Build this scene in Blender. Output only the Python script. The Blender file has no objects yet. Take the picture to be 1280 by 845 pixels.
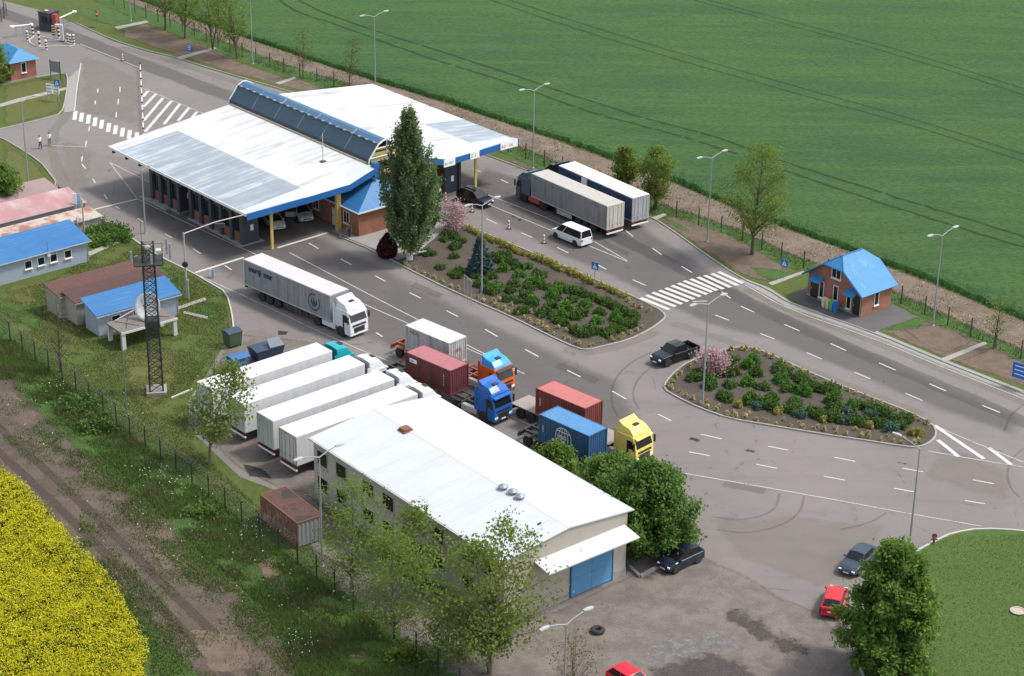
import bpy, bmesh, math, random
import numpy as np
from mathutils import Vector, Matrix
R = math.radians
rnd = random.Random(11)
NP = np.random.default_rng(11)
sc = bpy.context.scene
COL = sc.collection
# ---------------------------------------------------------------- survey of the site: the drone's lens and height
F, TH, CAMH, ROLL = 2559.2447, .425394503, 85.3539, .01534883
_c, _s = math.cos(TH), math.sin(TH)
FW = Vector((0, _c, -_s)); _up = Vector((0, _s, _c)); _rt = Vector((1, 0, 0))
RT = _rt * math.cos(ROLL) + _up * math.sin(ROLL)
UP = -_rt * math.sin(ROLL) + _up * math.cos(ROLL)
CP = Vector((0, 0, CAMH))
def G(px, py, z=0.0):
    "surveyed point: where the line of sight through photo pixel (px,py) meets height z"
    d = FW * F + RT * (px - 640) - UP * (py - 422.5)
    return CP + d * ((z - CAMH) / d.z)
def G2(px, py, z=0.0):
    p = G(px, py, z); return (p.x, p.y)
def proj(P):
    d = Vector(P) - CP; w = d.dot(FW)
    return 640 + F * d.dot(RT) / w, 422.5 - F * d.dot(UP) / w
def height_at(base, toppy):
    lo, hi = 0, 40
    for _ in range(40):
        m = (lo + hi) / 2
        if proj((base[0], base[1], m))[1] > toppy: lo = m
        else: hi = m
    return lo
def dirv(a): return Vector((math.cos(a), math.sin(a), 0))
# ---------------------------------------------------------------- scene organisation
def tag(o, label=None, cat=None, group=None, kind=None):
    if label: o['label'] = label
    if cat: o['category'] = cat
    if group: o['group'] = group
    if kind: o['kind'] = kind
    return o
def thing(name, label, cat, loc=(0, 0, 0), rotz=0.0, group=None):
    o = bpy.data.objects.new(name, None); COL.objects.link(o)
    o.location = loc; o.rotation_euler = (0, 0, rotz); o.empty_display_size = .3
    return tag(o, label, cat, group)
def link(name, me, parent=None, loc=(0, 0, 0), rot=(0, 0, 0), scale=None):
    o = bpy.data.objects.new(name, me); COL.objects.link(o)
    if parent is not None: o.parent = parent
    o.location = loc; o.rotation_euler = rot
    if scale is not None: o.scale = scale
    return o
def copy_tree(o, parent=None):
    c = o.copy(); COL.objects.link(c)
    if parent is not None: c.parent = parent
    for ch in list(o.children): copy_tree(ch, c)
    return c
class MB:
    def __init__(s): s.v = []; s.f = []; s.m = []
    def add(s, vs, fs, m=0):
        o = len(s.v); s.v += [tuple(v) for v in vs]
        s.f += [tuple(o + i for i in f) for f in fs]; s.m += [m] * len(fs); return s
    def box(s, x0, x1, y0, y1, z0, z1, m=0):
        return s.add([(x0,y0,z0),(x1,y0,z0),(x1,y1,z0),(x0,y1,z0),(x0,y0,z1),(x1,y0,z1),(x1,y1,z1),(x0,y1,z1)],
            [(0,3,2,1),(4,5,6,7),(0,1,5,4),(1,2,6,5),(2,3,7,6),(3,0,4,7)], m)
    def prism(s, poly, z0, z1, m=0):
        n = len(poly)
        return s.add([(x,y,z0) for x,y in poly]+[(x,y,z1) for x,y in poly],
            [tuple(range(n-1,-1,-1)), tuple(range(n,2*n))]+[(i,(i+1)%n,n+(i+1)%n,n+i) for i in range(n)], m)
    def xprism(s, prof, y0, y1, m=0):
        n = len(prof)
        return s.add([(x,y0,z) for x,z in prof]+[(x,y1,z) for x,z in prof],
            [tuple(range(n-1,-1,-1)), tuple(range(n,2*n))]+[(i,(i+1)%n,n+(i+1)%n,n+i) for i in range(n)], m)
    def poly(s, pts, m=0): return s.add(pts, [tuple(range(len(pts)))], m)
    def tube(s, pts, r, n=6, m=0, caps=True):
        pts = [Vector(p) for p in pts]; rr = r if isinstance(r, (list, tuple)) else [r] * len(pts)
        vs = []; fs = []; k = len(pts); u = None
        for i, p in enumerate(pts):
            t = (pts[min(i+1,k-1)] - pts[max(i-1,0)]).normalized()
            if u is None: u = t.cross(Vector((0,0,1)) if abs(t.z) < .9 else Vector((1,0,0))).normalized()
            else: u = (u - t * u.dot(t)).normalized()
            w = t.cross(u)
            for j in range(n):
                a = 2*math.pi*j/n; vs.append(p + (u*math.cos(a) + w*math.sin(a)) * rr[i])
        for i in range(k-1):
            for j in range(n):
                a = i*n+j; b = i*n+(j+1)%n; fs.append((a,b,b+n,a+n))
        if caps: fs += [tuple(range(n-1,-1,-1)), tuple(range((k-1)*n, k*n))]
        return s.add(vs, fs, m)
    def cyl(s, p0, p1, r0, r1=None, n=12, m=0): return s.tube([p0, p1], [r0, r0 if r1 is None else r1], n, m)
    def lathe(s, prof, n=14, m=0, axis='z', c=(0,0,0)):
        vs = []; fs = []; k = len(prof)
        for r, h in prof:
            for j in range(n):
                a = 2*math.pi*j/n; x, y = r*math.cos(a), r*math.sin(a)
                vs.append((c[0]+x, c[1]+y, c[2]+h) if axis == 'z' else ((c[0]+x, c[1]+h, c[2]+y) if axis == 'y' else (c[0]+h, c[1]+x, c[2]+y)))
        for i in range(k-1):
            for j in range(n):
                a = i*n+j; b = i*n+(j+1)%n; fs.append((a,b,b+n,a+n))
        fs += [tuple(range(n-1,-1,-1)), tuple(range((k-1)*n,k*n))]
        return s.add(vs, fs, m)
    def loft(s, secs, m=0, close=True):
        n = len(secs[0]); k = len(secs); vs = [p for q in secs for p in q]; fs = []
        for i in range(k-1):
            for j in range(n):
                a = i*n+j; b = i*n+(j+1)%n; fs.append((a,b,b+n,a+n))
        if close: fs += [tuple(range(n-1,-1,-1)), tuple(range((k-1)*n,k*n))]
        return s.add(vs, fs, m)
    def xform(s, M, start=0):
        for i in range(start, len(s.v)): s.v[i] = tuple(M @ Vector(s.v[i]))
        return s
    def mesh(s, name, mats, smooth=False, recalc=True):
        me = bpy.data.meshes.new(name); me.from_pydata(s.v, [], s.f)
        for m in (mats if isinstance(mats, (list, tuple)) else [mats]): me.materials.append(m)
        me.polygons.foreach_set('material_index', s.m)
        if recalc:
            b = bmesh.new(); b.from_mesh(me); bmesh.ops.recalc_face_normals(b, faces=b.faces); b.to_mesh(me); b.free()
        if smooth: me.polygons.foreach_set('use_smooth', [True]*len(me.polygons))
        me.update(); return me
    def build(s, name, mats, parent=None, loc=(0,0,0), rotz=0.0, bevel=0, smooth=False, recalc=True):
        o = link(name, s.mesh(name, mats, smooth, recalc), parent, loc, (0,0,rotz))
        if bevel:
            b = o.modifiers.new('Bevel', 'BEVEL'); b.width = bevel; b.segments = 2; b.limit_method = 'ANGLE'; b.angle_limit = R(30)
            b.harden_normals = False
        return o
def raw(name, V, Fc, mats, parent=None, loc=(0,0,0), attr=None, mi=None):
    "fast mesh from numpy arrays; Fc is (n,4) or (n,3); attr = dict of per-face floats"
    me = bpy.data.meshes.new(name); n, k = Fc.shape
    me.vertices.add(len(V)); me.vertices.foreach_set('co', np.ascontiguousarray(V, np.float32).ravel())
    me.loops.add(n*k); me.loops.foreach_set('vertex_index', np.ascontiguousarray(Fc, np.int32).ravel())
    me.polygons.add(n); me.polygons.foreach_set('loop_start', np.arange(0, n*k, k, dtype=np.int32))
    for m in (mats if isinstance(mats, (list, tuple)) else [mats]): me.materials.append(m)
    if mi is not None: me.polygons.foreach_set('material_index', np.ascontiguousarray(mi, np.int32))
    me.update(calc_edges=True)
    for a, arr in (attr or {}).items():
        at = me.attributes.new(a, 'FLOAT', 'FACE'); at.data.foreach_set('value', np.ascontiguousarray(arr, np.float32))
    me.validate()
    return link(name, me, parent, loc)
def inpoly(pts, poly):
    x = pts[:,0]; y = pts[:,1]; r = np.zeros(len(pts), bool); n = len(poly)
    for i in range(n):
        x0,y0 = poly[i][:2]; x1,y1 = poly[(i+1)%n][:2]
        c = ((y0 > y) != (y1 > y)) & (x < (x1-x0)*(y-y0)/((y1-y0) or 1e-9) + x0); r ^= c
    return r
def sample(poly, n):
    P = np.array([p[:2] for p in poly]); lo = P.min(0); hi = P.max(0); out = np.zeros((0,2))
    while len(out) < n:
        q = NP.uniform(lo, hi, (n*2, 2)); out = np.vstack([out, q[inpoly(q, poly)]])
    return out[:n]
# ---------------------------------------------------------------- procedural materials
class NT:
    def __init__(s, name):
        s.m = bpy.data.materials.new(name); s.m.use_nodes = True; s.t = s.m.node_tree; s.t.nodes.clear()
        s.out = s.n('ShaderNodeOutputMaterial'); s._tc = None
    def n(s, ty, **k):
        o = s.t.nodes.new(ty)
        for a, b in k.items(): setattr(o, a, b)
        return o
    def l(s, a, b): s.t.links.new(a, b)
    def tc(s, w='Object'):
        if s._tc is None: s._tc = s.n('ShaderNodeTexCoord')
        return s._tc.outputs[w]
    def put(s, sock, v):
        if hasattr(v, 'is_linked'): s.l(v, sock)
        else: sock.default_value = v
    def noise(s, scale, det=4, rough=.55, vec=None, stretch=None, dist=0):
        vec = vec or s.tc()
        if stretch:
            mp = s.n('ShaderNodeMapping'); s.l(vec, mp.inputs[0]); mp.inputs['Scale'].default_value = stretch[:3]
            if len(stretch) > 3: mp.inputs['Rotation'].default_value = (0, 0, stretch[3])
            vec = mp.outputs[0]
        t = s.n('ShaderNodeTexNoise'); s.l(vec, t.inputs['Vector'])
        t.inputs['Scale'].default_value = scale; t.inputs['Detail'].default_value = det; t.inputs['Roughness'].default_value = rough
        t.inputs['Distortion'].default_value = dist
        return t.outputs['Fac']
    def math(s, op, a, b=0.0, clamp=False):
        o = s.n('ShaderNodeMath', operation=op, use_clamp=clamp); s.put(o.inputs[0], a); s.put(o.inputs[1], b); return o.outputs[0]
    def ramp(s, fac, lo, hi):
        o = s.n('ShaderNodeMapRange'); s.put(o.inputs[0], fac); o.inputs[1].default_value = lo; o.inputs[2].default_value = hi
        o.interpolation_type = 'SMOOTHSTEP'; return o.outputs[0]
    def mix(s, fac, a, b, mode='MIX'):
        o = s.n('ShaderNodeMix', data_type='RGBA', blend_type=mode); s.put(o.inputs[0], fac)
        for i, v in ((6, a), (7, b)):
            if hasattr(v, 'is_linked'): s.l(v, o.inputs[i])
            else: o.inputs[i].default_value = (v[0], v[1], v[2], 1)
        return o.outputs[2]
    def bsdf(s, col, rough=.6, metal=0, bump=None, bd=.02, bs=.5, spec=.5, coat=0):
        b = s.n('ShaderNodeBsdfPrincipled')
        if hasattr(col, 'is_linked'): s.l(col, b.inputs['Base Color'])
        else: b.inputs['Base Color'].default_value = (col[0], col[1], col[2], 1)
        s.put(b.inputs['Roughness'], rough); b.inputs['Metallic'].default_value = metal
        b.inputs['Specular IOR Level'].default_value = spec; b.inputs['Coat Weight'].default_value = coat
        if bump is not None:
            q = s.n('ShaderNodeBump'); s.l(bump, q.inputs['Height']); q.inputs['Distance'].default_value = bd; q.inputs['Strength'].default_value = bs
            s.l(q.outputs[0], b.inputs['Normal'])
        return b.outputs[0]
    def fin(s, sh): s.l(sh, s.out.inputs[0]); return s.m
_mc = {}
def mat(name, c, rough=.55, metal=0.0, var=.12, scale=3.0, bump=0, coat=0.0, spec=.5, dirt=None, dscale=1.2, dlo=.55, dhi=.75):
    if name in _mc: return _mc[name]
    t = NT(name); n = t.noise(scale, 5)
    col = t.mix(n, [x*(1-var) for x in c], [min(1, x*(1+var)) for x in c])
    if dirt: col = t.mix(t.ramp(t.noise(dscale, 6, .65), dlo, dhi), col, dirt)
    sh = t.bsdf(col, rough, metal, t.noise(scale*4, 4) if bump else None, bump or .01, .6, spec, coat)
    _mc[name] = t.fin(sh); return _mc[name]
def grimemat(name, c, d, amt=.8, lo=.46, hi=.66, rough=.5):
    "painted panel with vertical run-off streaks and smudges"
    t = NT(name); s_ = t.noise(1.6, 6, .65, stretch=(1.4,1.4,.10)); p = t.noise(.55, 6, .65); f = t.noise(4, 5, .6)
    col = t.mix(t.math('MULTIPLY', t.ramp(s_, lo, hi), amt), c, d); col = t.mix(t.math('MULTIPLY', t.ramp(p, .5, .7), amt*.6), col, [x*.8 for x in d])
    col = t.mix(t.math('MULTIPLY', t.ramp(f, .55, .75), .2), col, d)
    return t.fin(t.bsdf(col, rough, spec=.35))
def wallvec(t):
    "runs along a wall whichever way it faces: (x+y, z)"
    s = t.n('ShaderNodeSeparateXYZ'); t.l(t.tc(), s.inputs[0]); c = t.n('ShaderNodeCombineXYZ')
    t.l(t.math('ADD', s.outputs[0], s.outputs[1]), c.inputs[0]); t.l(s.outputs[2], c.inputs[1]); return c.outputs[0]
def brickmat(name, c1, c2, mortar):
    t = NT(name); b = t.n('ShaderNodeTexBrick'); t.l(wallvec(t), b.inputs['Vector'])
    b.inputs['Color1'].default_value = (*c1, 1); b.inputs['Color2'].default_value = (*c2, 1); b.inputs['Mortar'].default_value = (*mortar, 1)
    b.inputs['Scale'].default_value = 1; b.inputs['Brick Width'].default_value = .26; b.inputs['Row Height'].default_value = .085
    b.inputs['Mortar Size'].default_value = .008
    col = t.mix(t.ramp(t.noise(.9, 5), .35, .75), b.outputs['Color'], [x*.72 for x in c1])
    return t.fin(t.bsdf(col, .85, bump=b.outputs['Fac'], bd=.006))
def sheetmat(name, c, stain, rough=.4, along='y', pitch=.25, amt=.6, metal=0.0, streak=(.25, 6, 1)):
    "profiled roofing sheet with run-off streaks; ribs run along the given local axis"
    t = NT(name); st = t.noise(1.0, 6, .6, stretch=streak); st2 = t.noise(.35, 4)
    f = t.math('MULTIPLY', t.ramp(st, .42, .72), amt)
    col = t.mix(f, c, stain); col = t.mix(t.ramp(st2, .3, .8), col, [x*.93 for x in c])
    w = t.n('ShaderNodeTexWave', wave_type='BANDS', bands_direction='X' if along == 'y' else 'Y'); t.l(t.tc(), w.inputs[0])
    w.inputs['Scale'].default_value = .314 / pitch
    return t.fin(t.bsdf(col, rough, metal, w.outputs['Fac'], .02, .35))
def leafmat(name, c1, c2, c3=None, trans=.35, scale=.6, rough=.6):
    t = NT(name); a = t.n('ShaderNodeAttribute', attribute_name='v'); n = t.noise(scale, 3)
    col = t.mix(a.outputs['Fac'], c1, c2)
    if c3: col = t.mix(t.ramp(n, .42, .68), col, c3)
    b = t.bsdf(col, .8, spec=.10); tr = t.n('ShaderNodeBsdfTranslucent'); t.l(col, tr.inputs[0])
    m = t.n('ShaderNodeMixShader'); m.inputs[0].default_value = trans; t.l(b, m.inputs[1]); t.l(tr.outputs[0], m.inputs[2])
    return t.fin(m.outputs[0])
def stainmat(name, c1, c2, scale=1.0, nscale=.7, namt=1.0, opacity=1.0, rough=.9, fine=9.0, thr=.5, bump=0, grain=.6):
    "ground cover with ragged edges: shows where its own edge weight and a noise pass the threshold"
    t = NT(name); a = t.n('ShaderNodeAttribute', attribute_name='a')
    n = t.noise(nscale, 6, .62); f = t.noise(fine, 4, .6)
    k = t.math('ADD', a.outputs['Fac'], t.math('MULTIPLY', t.math('SUBTRACT', n, .5), namt*2))
    k = t.math('ADD', k, t.math('MULTIPLY', t.math('SUBTRACT', f, .5), .5))
    fac = t.math('MULTIPLY', t.ramp(k, thr-.22, thr+.25), opacity)
    col = t.mix(t.ramp(t.noise(scale, 8, .72), .35, .65), c1, c2)
    col = t.mix(t.math('MULTIPLY', t.ramp(t.noise(fine*1.3, 5, .7), .38, .66), grain), col, [x*.55 for x in c1])
    b = t.bsdf(col, rough, bump=t.noise(fine, 5) if bump else None, bd=bump or .01, spec=.2)
    tr = t.n('ShaderNodeBsdfTransparent'); m = t.n('ShaderNodeMixShader'); t.l(fac, m.inputs[0]); t.l(tr.outputs[0], m.inputs[1]); t.l(b, m.inputs[2])
    return t.fin(m.outputs[0])
def resample(pts, step, closed=True):
    out = []; n = len(pts)
    for i in range(n if closed else n-1):
        a = Vector(pts[i][:2]); b = Vector(pts[(i+1) % n][:2]); k = max(1, int((b-a).length/step))
        out += [tuple(a.lerp(b, j/k)) for j in range(k)]
    if not closed: out.append(tuple(pts[-1][:2]))
    return out
def smooth_poly(pts, it=2, closed=True):
    for _ in range(it):
        q = []; n = len(pts)
        for i in range(n if closed else n-1):
            a = Vector(pts[i][:2]); b = Vector(pts[(i+1) % n][:2]); q += [tuple(a.lerp(b,.25)), tuple(a.lerp(b,.75))]
        if not closed: q = [tuple(pts[0][:2])] + q + [tuple(pts[-1][:2])]
        pts = q
    return pts
def area(p): return sum(p[i][0]*p[(i+1)%len(p)][1]-p[(i+1)%len(p)][0]*p[i][1] for i in range(len(p)))/2
def offset(poly, d):
    "moves a closed outline inwards by d"
    if area(poly) < 0: poly = poly[::-1]
    n = len(poly); out = []
    for i in range(n):
        a, b, c = (Vector(poly[(i+k) % n][:2]) for k in (-1, 0, 1))
        e1 = (b-a); e2 = (c-b)
        e1 = e1.normalized() if e1.length > 1e-6 else e2.normalized(); e2 = e2.normalized() if e2.length > 1e-6 else e1
        nn = Vector((-e1.y-e2.y, e1.x+e2.x)); nn = nn.normalized() if nn.length > 1e-6 else Vector((-e1.y, e1.x))
        out.append(tuple(b + nn*d))
    return poly, out
_zs = [0]
def zstep(z): _zs[0] += 1; return z + (_zs[0] % 11)*.0003
def sheet(name, poly, m, z, kind='structure', feather=None):
    "flat ground sheet; with feather it also carries an edge weight 'a'"
    if feather:
        P = np.array([p[:2] for p in poly]); st = feather*.5; lo = P.min(0)-st; hi = P.max(0)+st
        th = math.atan2(*(P[1]-P[0])[::-1]); nx, ny = int((hi[0]-lo[0])/st)+2, int((hi[1]-lo[1])/st)+2
        gx, gy = np.meshgrid(lo[0]+st*np.arange(nx), lo[1]+st*np.arange(ny), indexing='ij'); Q = np.column_stack([gx.ravel(), gy.ravel()])
        ins = inpoly(Q, poly); dist = np.full(len(Q), 1e9)
        for k in range(len(P)):
            a = P[k]; b = P[(k+1) % len(P)]; d = b-a; t = np.clip(((Q-a)@d)/max(1e-9, d@d), 0, 1); dist = np.minimum(dist, np.hypot(*(Q-a-t[:,None]*d).T))
        al = np.where(ins, np.clip(dist/feather, 0, 1), 0.0); I = np.arange(nx*ny).reshape(nx,ny)
        Fc = np.stack([I[:-1,:-1], I[1:,:-1], I[1:,1:], I[:-1,1:]], -1).reshape(-1,4); Fc = Fc[(al[Fc] > 0).any(1)]
        us = np.unique(Fc); mp = np.zeros(nx*ny, int); mp[us] = np.arange(len(us))
        z = zstep(z); o = raw(name, np.column_stack([Q[us], np.full(len(us), z)]), mp[Fc], m)
        at = o.data.attributes.new('a', 'FLOAT', 'POINT'); at.data.foreach_set('value', al[us].astype(np.float32))
        return tag(o, kind=kind)
    else:
        if area(poly) < 0: poly = poly[::-1]
        me = bpy.data.meshes.new(name); me.from_pydata([(x,y,z) for x,y in poly], [], [tuple(range(len(poly)))])
    me.materials.append(m); me.update(); o = link(name, me); return tag(o, kind=kind)
def band(pts, w, z, name=None, m=None, wts=None, feather=False):
    "ribbon along a line (world xy), width w"
    if feather: z = zstep(z)
    vs = []; fs = []; al = []; n = len(pts); cols = (-1, -.45, .45, 1) if feather else (-1, 1)
    for i, p in enumerate(pts):
        a = Vector(pts[max(0,i-1)][:2]); b = Vector(pts[min(n-1,i+1)][:2]); t = (b-a).normalized(); nn = Vector((-t.y, t.x))
        e = 0.0 if (feather and i in (0, n-1)) else 1.0
        for k in cols:
            q = Vector(p[:2]) + nn*k*w/2; vs.append((q.x, q.y, z)); al.append((0.0 if abs(k) == 1 else 1.0)*e)
    c = len(cols)
    for i in range(n-1):
        for j in range(c-1): fs.append((i*c+j, (i+1)*c+j, (i+1)*c+j+1, i*c+j+1))
    if name is None: return vs, fs, al
    me = bpy.data.meshes.new(name); me.from_pydata(vs, [], fs)
    at = me.attributes.new('a', 'FLOAT', 'POINT'); at.data.foreach_set('value', al)
    me.materials.append(m); me.update()
    b = bmesh.new(); b.from_mesh(me); bmesh.ops.recalc_face_normals(b, faces=b.faces)
    if b.faces and sum(f.normal.z for f in b.faces) < 0: bmesh.ops.reverse_faces(b, faces=b.faces)
    b.to_mesh(me); b.free()
    return tag(link(name, me), kind='structure')
def PX(l, z=0): return [G2(x, y, z) for x, y in l]
def text(body, size, parent, loc, ex, ey, m, name='lettering', ext=.004, align='LEFT', bold=0):
    "raised lettering; ex runs along the line of text, ey up the letters"
    cu = bpy.data.curves.new(name, 'FONT'); cu.body = body; cu.size = size; cu.extrude = ext; cu.align_x = align; cu.offset = bold; cu.resolution_u = 2
    cu.materials.append(m); tmp = bpy.data.objects.new(name, cu); COL.objects.link(tmp)
    me = bpy.data.meshes.new_from_object(tmp.evaluated_get(bpy.context.evaluated_depsgraph_get())); me.name = name
    bpy.data.objects.remove(tmp); bpy.data.curves.remove(cu); o = link(name, me, parent)
    ex = Vector(ex).normalized(); ey = Vector(ey).normalized(); ez = ex.cross(ey)
    M = Matrix((ex, ey, ez)).transposed().to_4x4(); M.translation = Vector(loc); o.matrix_local = M
    return o
# ================================================================ camera, sky, sun
cam = bpy.data.cameras.new('camera'); co = bpy.data.objects.new('camera', cam); COL.objects.link(co); sc.camera = co
M = Matrix((RT, UP, -FW)).transposed().to_4x4(); M.translation = CP; co.matrix_world = M
cam.sensor_width = 36; cam.lens = F/1280*36; cam.clip_end = 5000; cam.clip_start = 1
w = bpy.data.worlds.new('World'); sc.world = w; w.use_nodes = True
sky = w.node_tree.nodes.new('ShaderNodeTexSky'); sky.sky_type = 'NISHITA'; sky.sun_disc = False
SUN_EL, SUN_AZ = R(56), R(83)
sky.sun_elevation = SUN_EL; sky.sun_rotation = SUN_AZ; sky.dust_density = 2.0; sky.air_density = 1.2
bg = w.node_tree.nodes['Background']; hs = w.node_tree.nodes.new('ShaderNodeHueSaturation'); hs.inputs['Saturation'].default_value = .45; w.node_tree.links.new(sky.outputs[0], hs.inputs['Color']); w.node_tree.links.new(hs.outputs[0], bg.inputs[0]); bg.inputs[1].default_value = .15
sun = bpy.data.lights.new('sun', 'SUN'); sun.energy = 2.0; sun.angle = R(9); sun.color = (1, .955, .89)
so = bpy.data.objects.new('sun', sun); COL.objects.link(so)
sd = Vector((math.sin(SUN_AZ)*math.cos(SUN_EL), math.cos(SUN_AZ)*math.cos(SUN_EL), math.sin(SUN_EL)))
so.rotation_euler = sd.to_track_quat('Z', 'Y').to_euler(); so.location = (60, 150, 120)
sc.view_settings.view_transform = 'Standard'; sc.view_settings.look = 'None'; sc.view_settings.exposure = .90; sc.view_settings.gamma = 1
sc.cycles.transparent_max_bounces = 24; sc.cycles.max_bounces = 6
# ================================================================ ground surfaces
def groundmat(name, g1, g2, b1, b2, lo, hi, s1=.35, s2=2.2, bump=.05, rot=-.87):
    t = NT(name); n1 = t.noise(s1, 7, .6); n2 = t.noise(s2, 6, .65); n3 = t.noise(14, 4, .6); n4 = t.noise(.12, 3)
    g = t.mix(t.ramp(n2, .3, .7), g1, g2); b = t.mix(t.ramp(n3, .3, .7), b1, b2)
    k = t.math('ADD', t.math('MULTIPLY', n1, .6), t.math('MULTIPLY', n2, .4)); k = t.math('ADD', k, t.math('MULTIPLY', t.math('SUBTRACT', n3, .5), .25))
    col = t.mix(t.ramp(k, lo, hi), g, b); col = t.mix(t.ramp(n3, .25, .8), col, t.mix(.5, g1, b1), 'MIX') if False else col
    col = t.mix(t.math('MULTIPLY', t.ramp(n3, .35, .75), .45), col, [x*.45 for x in g1]); col = t.mix(t.math('MULTIPLY', t.ramp(n4, .35, .65), .35), col, g2)
    return t.fin(t.bsdf(col, .95, bump=n3, bd=bump, bs=.7, spec=.15))
m_lawn = groundmat('lawn_grass', (.058,.086,.020), (.084,.108,.028), (.165,.128,.066), (.125,.104,.052), .52, .74)
m_lawn2 = groundmat('mown_grass', (.052,.094,.022), (.076,.120,.030), (.11,.11,.045), (.085,.10,.035), .60, .82)
m_weed = groundmat('weedy_grass', (.040,.080,.018), (.062,.105,.024), (.120,.092,.064), (.095,.078,.052), .555, .70, .3, 1.6)
def asphaltmat(name, c, dust, dark, amt=.5):
    t = NT(name); n1 = t.noise(.09, 5, .6); n2 = t.noise(.7, 6, .65); n3 = t.noise(30, 3, .7)
    n4 = t.noise(.5, 5, .6, stretch=(.10, 1.2, 1, .87))
    col = t.mix(t.math('MULTIPLY', t.ramp(n1, .38, .68), amt), c, dust)
    col = t.mix(t.math('MULTIPLY', t.ramp(n4, .48, .72), .38), col, dark)
    col = t.mix(t.math('MULTIPLY', t.ramp(n2, .45, .8), .30), col, dark)
    col = t.mix(t.math('MULTIPLY', t.ramp(n3, .4, .75), .28), col, [x*.6 for x in c])
    v = t.n('ShaderNodeTexVoronoi', feature='DISTANCE_TO_EDGE'); t.l(t.tc(), v.inputs[0]); v.inputs['Scale'].default_value = .11; v.inputs['Randomness'].default_value = .8
    crack = t.math('MULTIPLY', t.math('LESS_THAN', v.outputs['Distance'], .004), t.ramp(n2, .5, .6))
    col = t.mix(t.math('MULTIPLY', crack, .5), col, (.035,.033,.032))
    return t.fin(t.bsdf(col, .88, bump=n3, bd=.006, spec=.3))
m_asph = asphaltmat('asphalt', (.160,.144,.135), (.198,.178,.162), (.120,.110,.104))
m_conc = mat('concrete', (.26,.245,.215), .9, var=.18, scale=1.5, bump=.008, dirt=(.22,.20,.16), dscale=.8)
m_kerb = mat('kerb_concrete', (.27,.255,.23), .9, var=.2, scale=1.2, dirt=(.16,.15,.12), dscale=1.3)
m_kerbw = mat('painted_kerb', (.40,.385,.345), .85, var=.15, scale=1.2, dirt=(.30,.28,.23), dscale=1.0)
m_paver = mat('paving_slabs', (.235,.225,.21), .9, var=.12, scale=2, dirt=(.17,.16,.15), dscale=.7)
m_soil = groundmat('bed_soil', (.085,.070,.056), (.066,.056,.046), (.105,.088,.070), (.082,.070,.058), .45, .6, .6, 3)
sheet('ground', [(-900,-100),(900,-100),(900,1500),(-900,1500)], m_lawn, 0)
ROAD = PX([(-60,-30),(0,0),(48,12),(95,30),(140,51),(185,65),(220,73),(250,83),(307,100),(370,118),(500,158),(605,193),(648,209),
  (700,229),(760,252),(815,272),(840,288),(870,310),(925,348),(960,362),(987,380),(1092,416),(1175,451),(1280,492),(1500,585),
  (1500,690),(1280,664),(1225,661),(1190,667),(1174,674),(1139,692),(1100,725),(1078,775),(1069,818),(1081,845),(1110,910),
  (560,910),(640,800),(660,760),(600,700),(520,640),(390,630),(300,596),(235,535),(236,500),(262,462),(291,412),(290,392),(283,366),(265,356),
  (242,342),(197,320),(155,292),(108,262),(33,257),(-40,262),(-40,236),(0,238),(38,237),(60,235),(72,231),(62,217),(50,202),(15,180),(0,172),
  (-60,166),(-60,163),(0,162),(62,147),(77,142),(82,124),(85,100),(82,91),(45,97),(0,107),(-60,122)])
sheet('road', ROAD, m_asph, .005)
# crop fields --------------------------------------------------------------------------------------------
def cropmat():
    t = NT('young_wheat'); n1 = t.noise(.04, 4); n2 = t.noise(.5, 6, .65, stretch=(.25,1.4,1,.87)); n3 = t.noise(2.4, 9, .85, stretch=(.55,1,1,.87)); n4 = t.noise(.16, 5, .6, stretch=(.12,1.2,1,.87))
    col = t.mix(t.ramp(n2, .3, .7), (.050,.118,.036), (.072,.142,.046))
    col = t.mix(t.math('MULTIPLY', t.ramp(n4, .38, .62), .5), col, (.036,.088,.036)); col = t.mix(t.math('MULTIPLY', t.ramp(n1, .40, .65), .45), col, (.080,.140,.036))
    col = t.mix(t.math('MULTIPLY', t.ramp(n3, .44, .62), .7), col, (.018,.050,.018))
    return t.fin(t.bsdf(col, .9, bump=n3, bd=.3, bs=1.0, spec=.1))
m_wheat = cropmat()
edge = [(-60,-75),(60,-34),(150,-8),(200,8),(260,30),(320,51),(390,75),(470,101),(560,128),(640,155),(707,177),(760,197),(805,214),(850,230),(927,262),(960,276),(1000,290),(1047,307),(1105,330),(1150,346),(1185,360),(1240,384),(1280,399),(1400,452),(1560,530)]
E0 = resample(PX(edge), .9, False)
dep = [0, .45, .8, 1.3, 2, 3.2, 5, 7.5, 11, 16, 24, 36, 55, 90, 160, 320]
away = dirv(R(40)); vs = []; fs = []
for i, p in enumerate(E0):
    j = NP.normal(0, .22)
    for k, d in enumerate(dep):
        q = Vector((p[0], p[1], 0)) + away*(d + (j if k < 4 else 0)); z = 0 if k == 0 else .42 + NP.normal(0, .035)*(1 if k < 10 else .3)
        vs.append((q.x, q.y, z))
nd = len(dep)
for i in range(len(E0)-1):
    for k in range(nd-1): a = i*nd+k; fs.append((a, a+nd, a+nd+1, a+1))
b = MB(); b.add(vs, fs); wf = b.build('wheat_field', m_wheat); tag(wf, kind='stuff')
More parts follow.
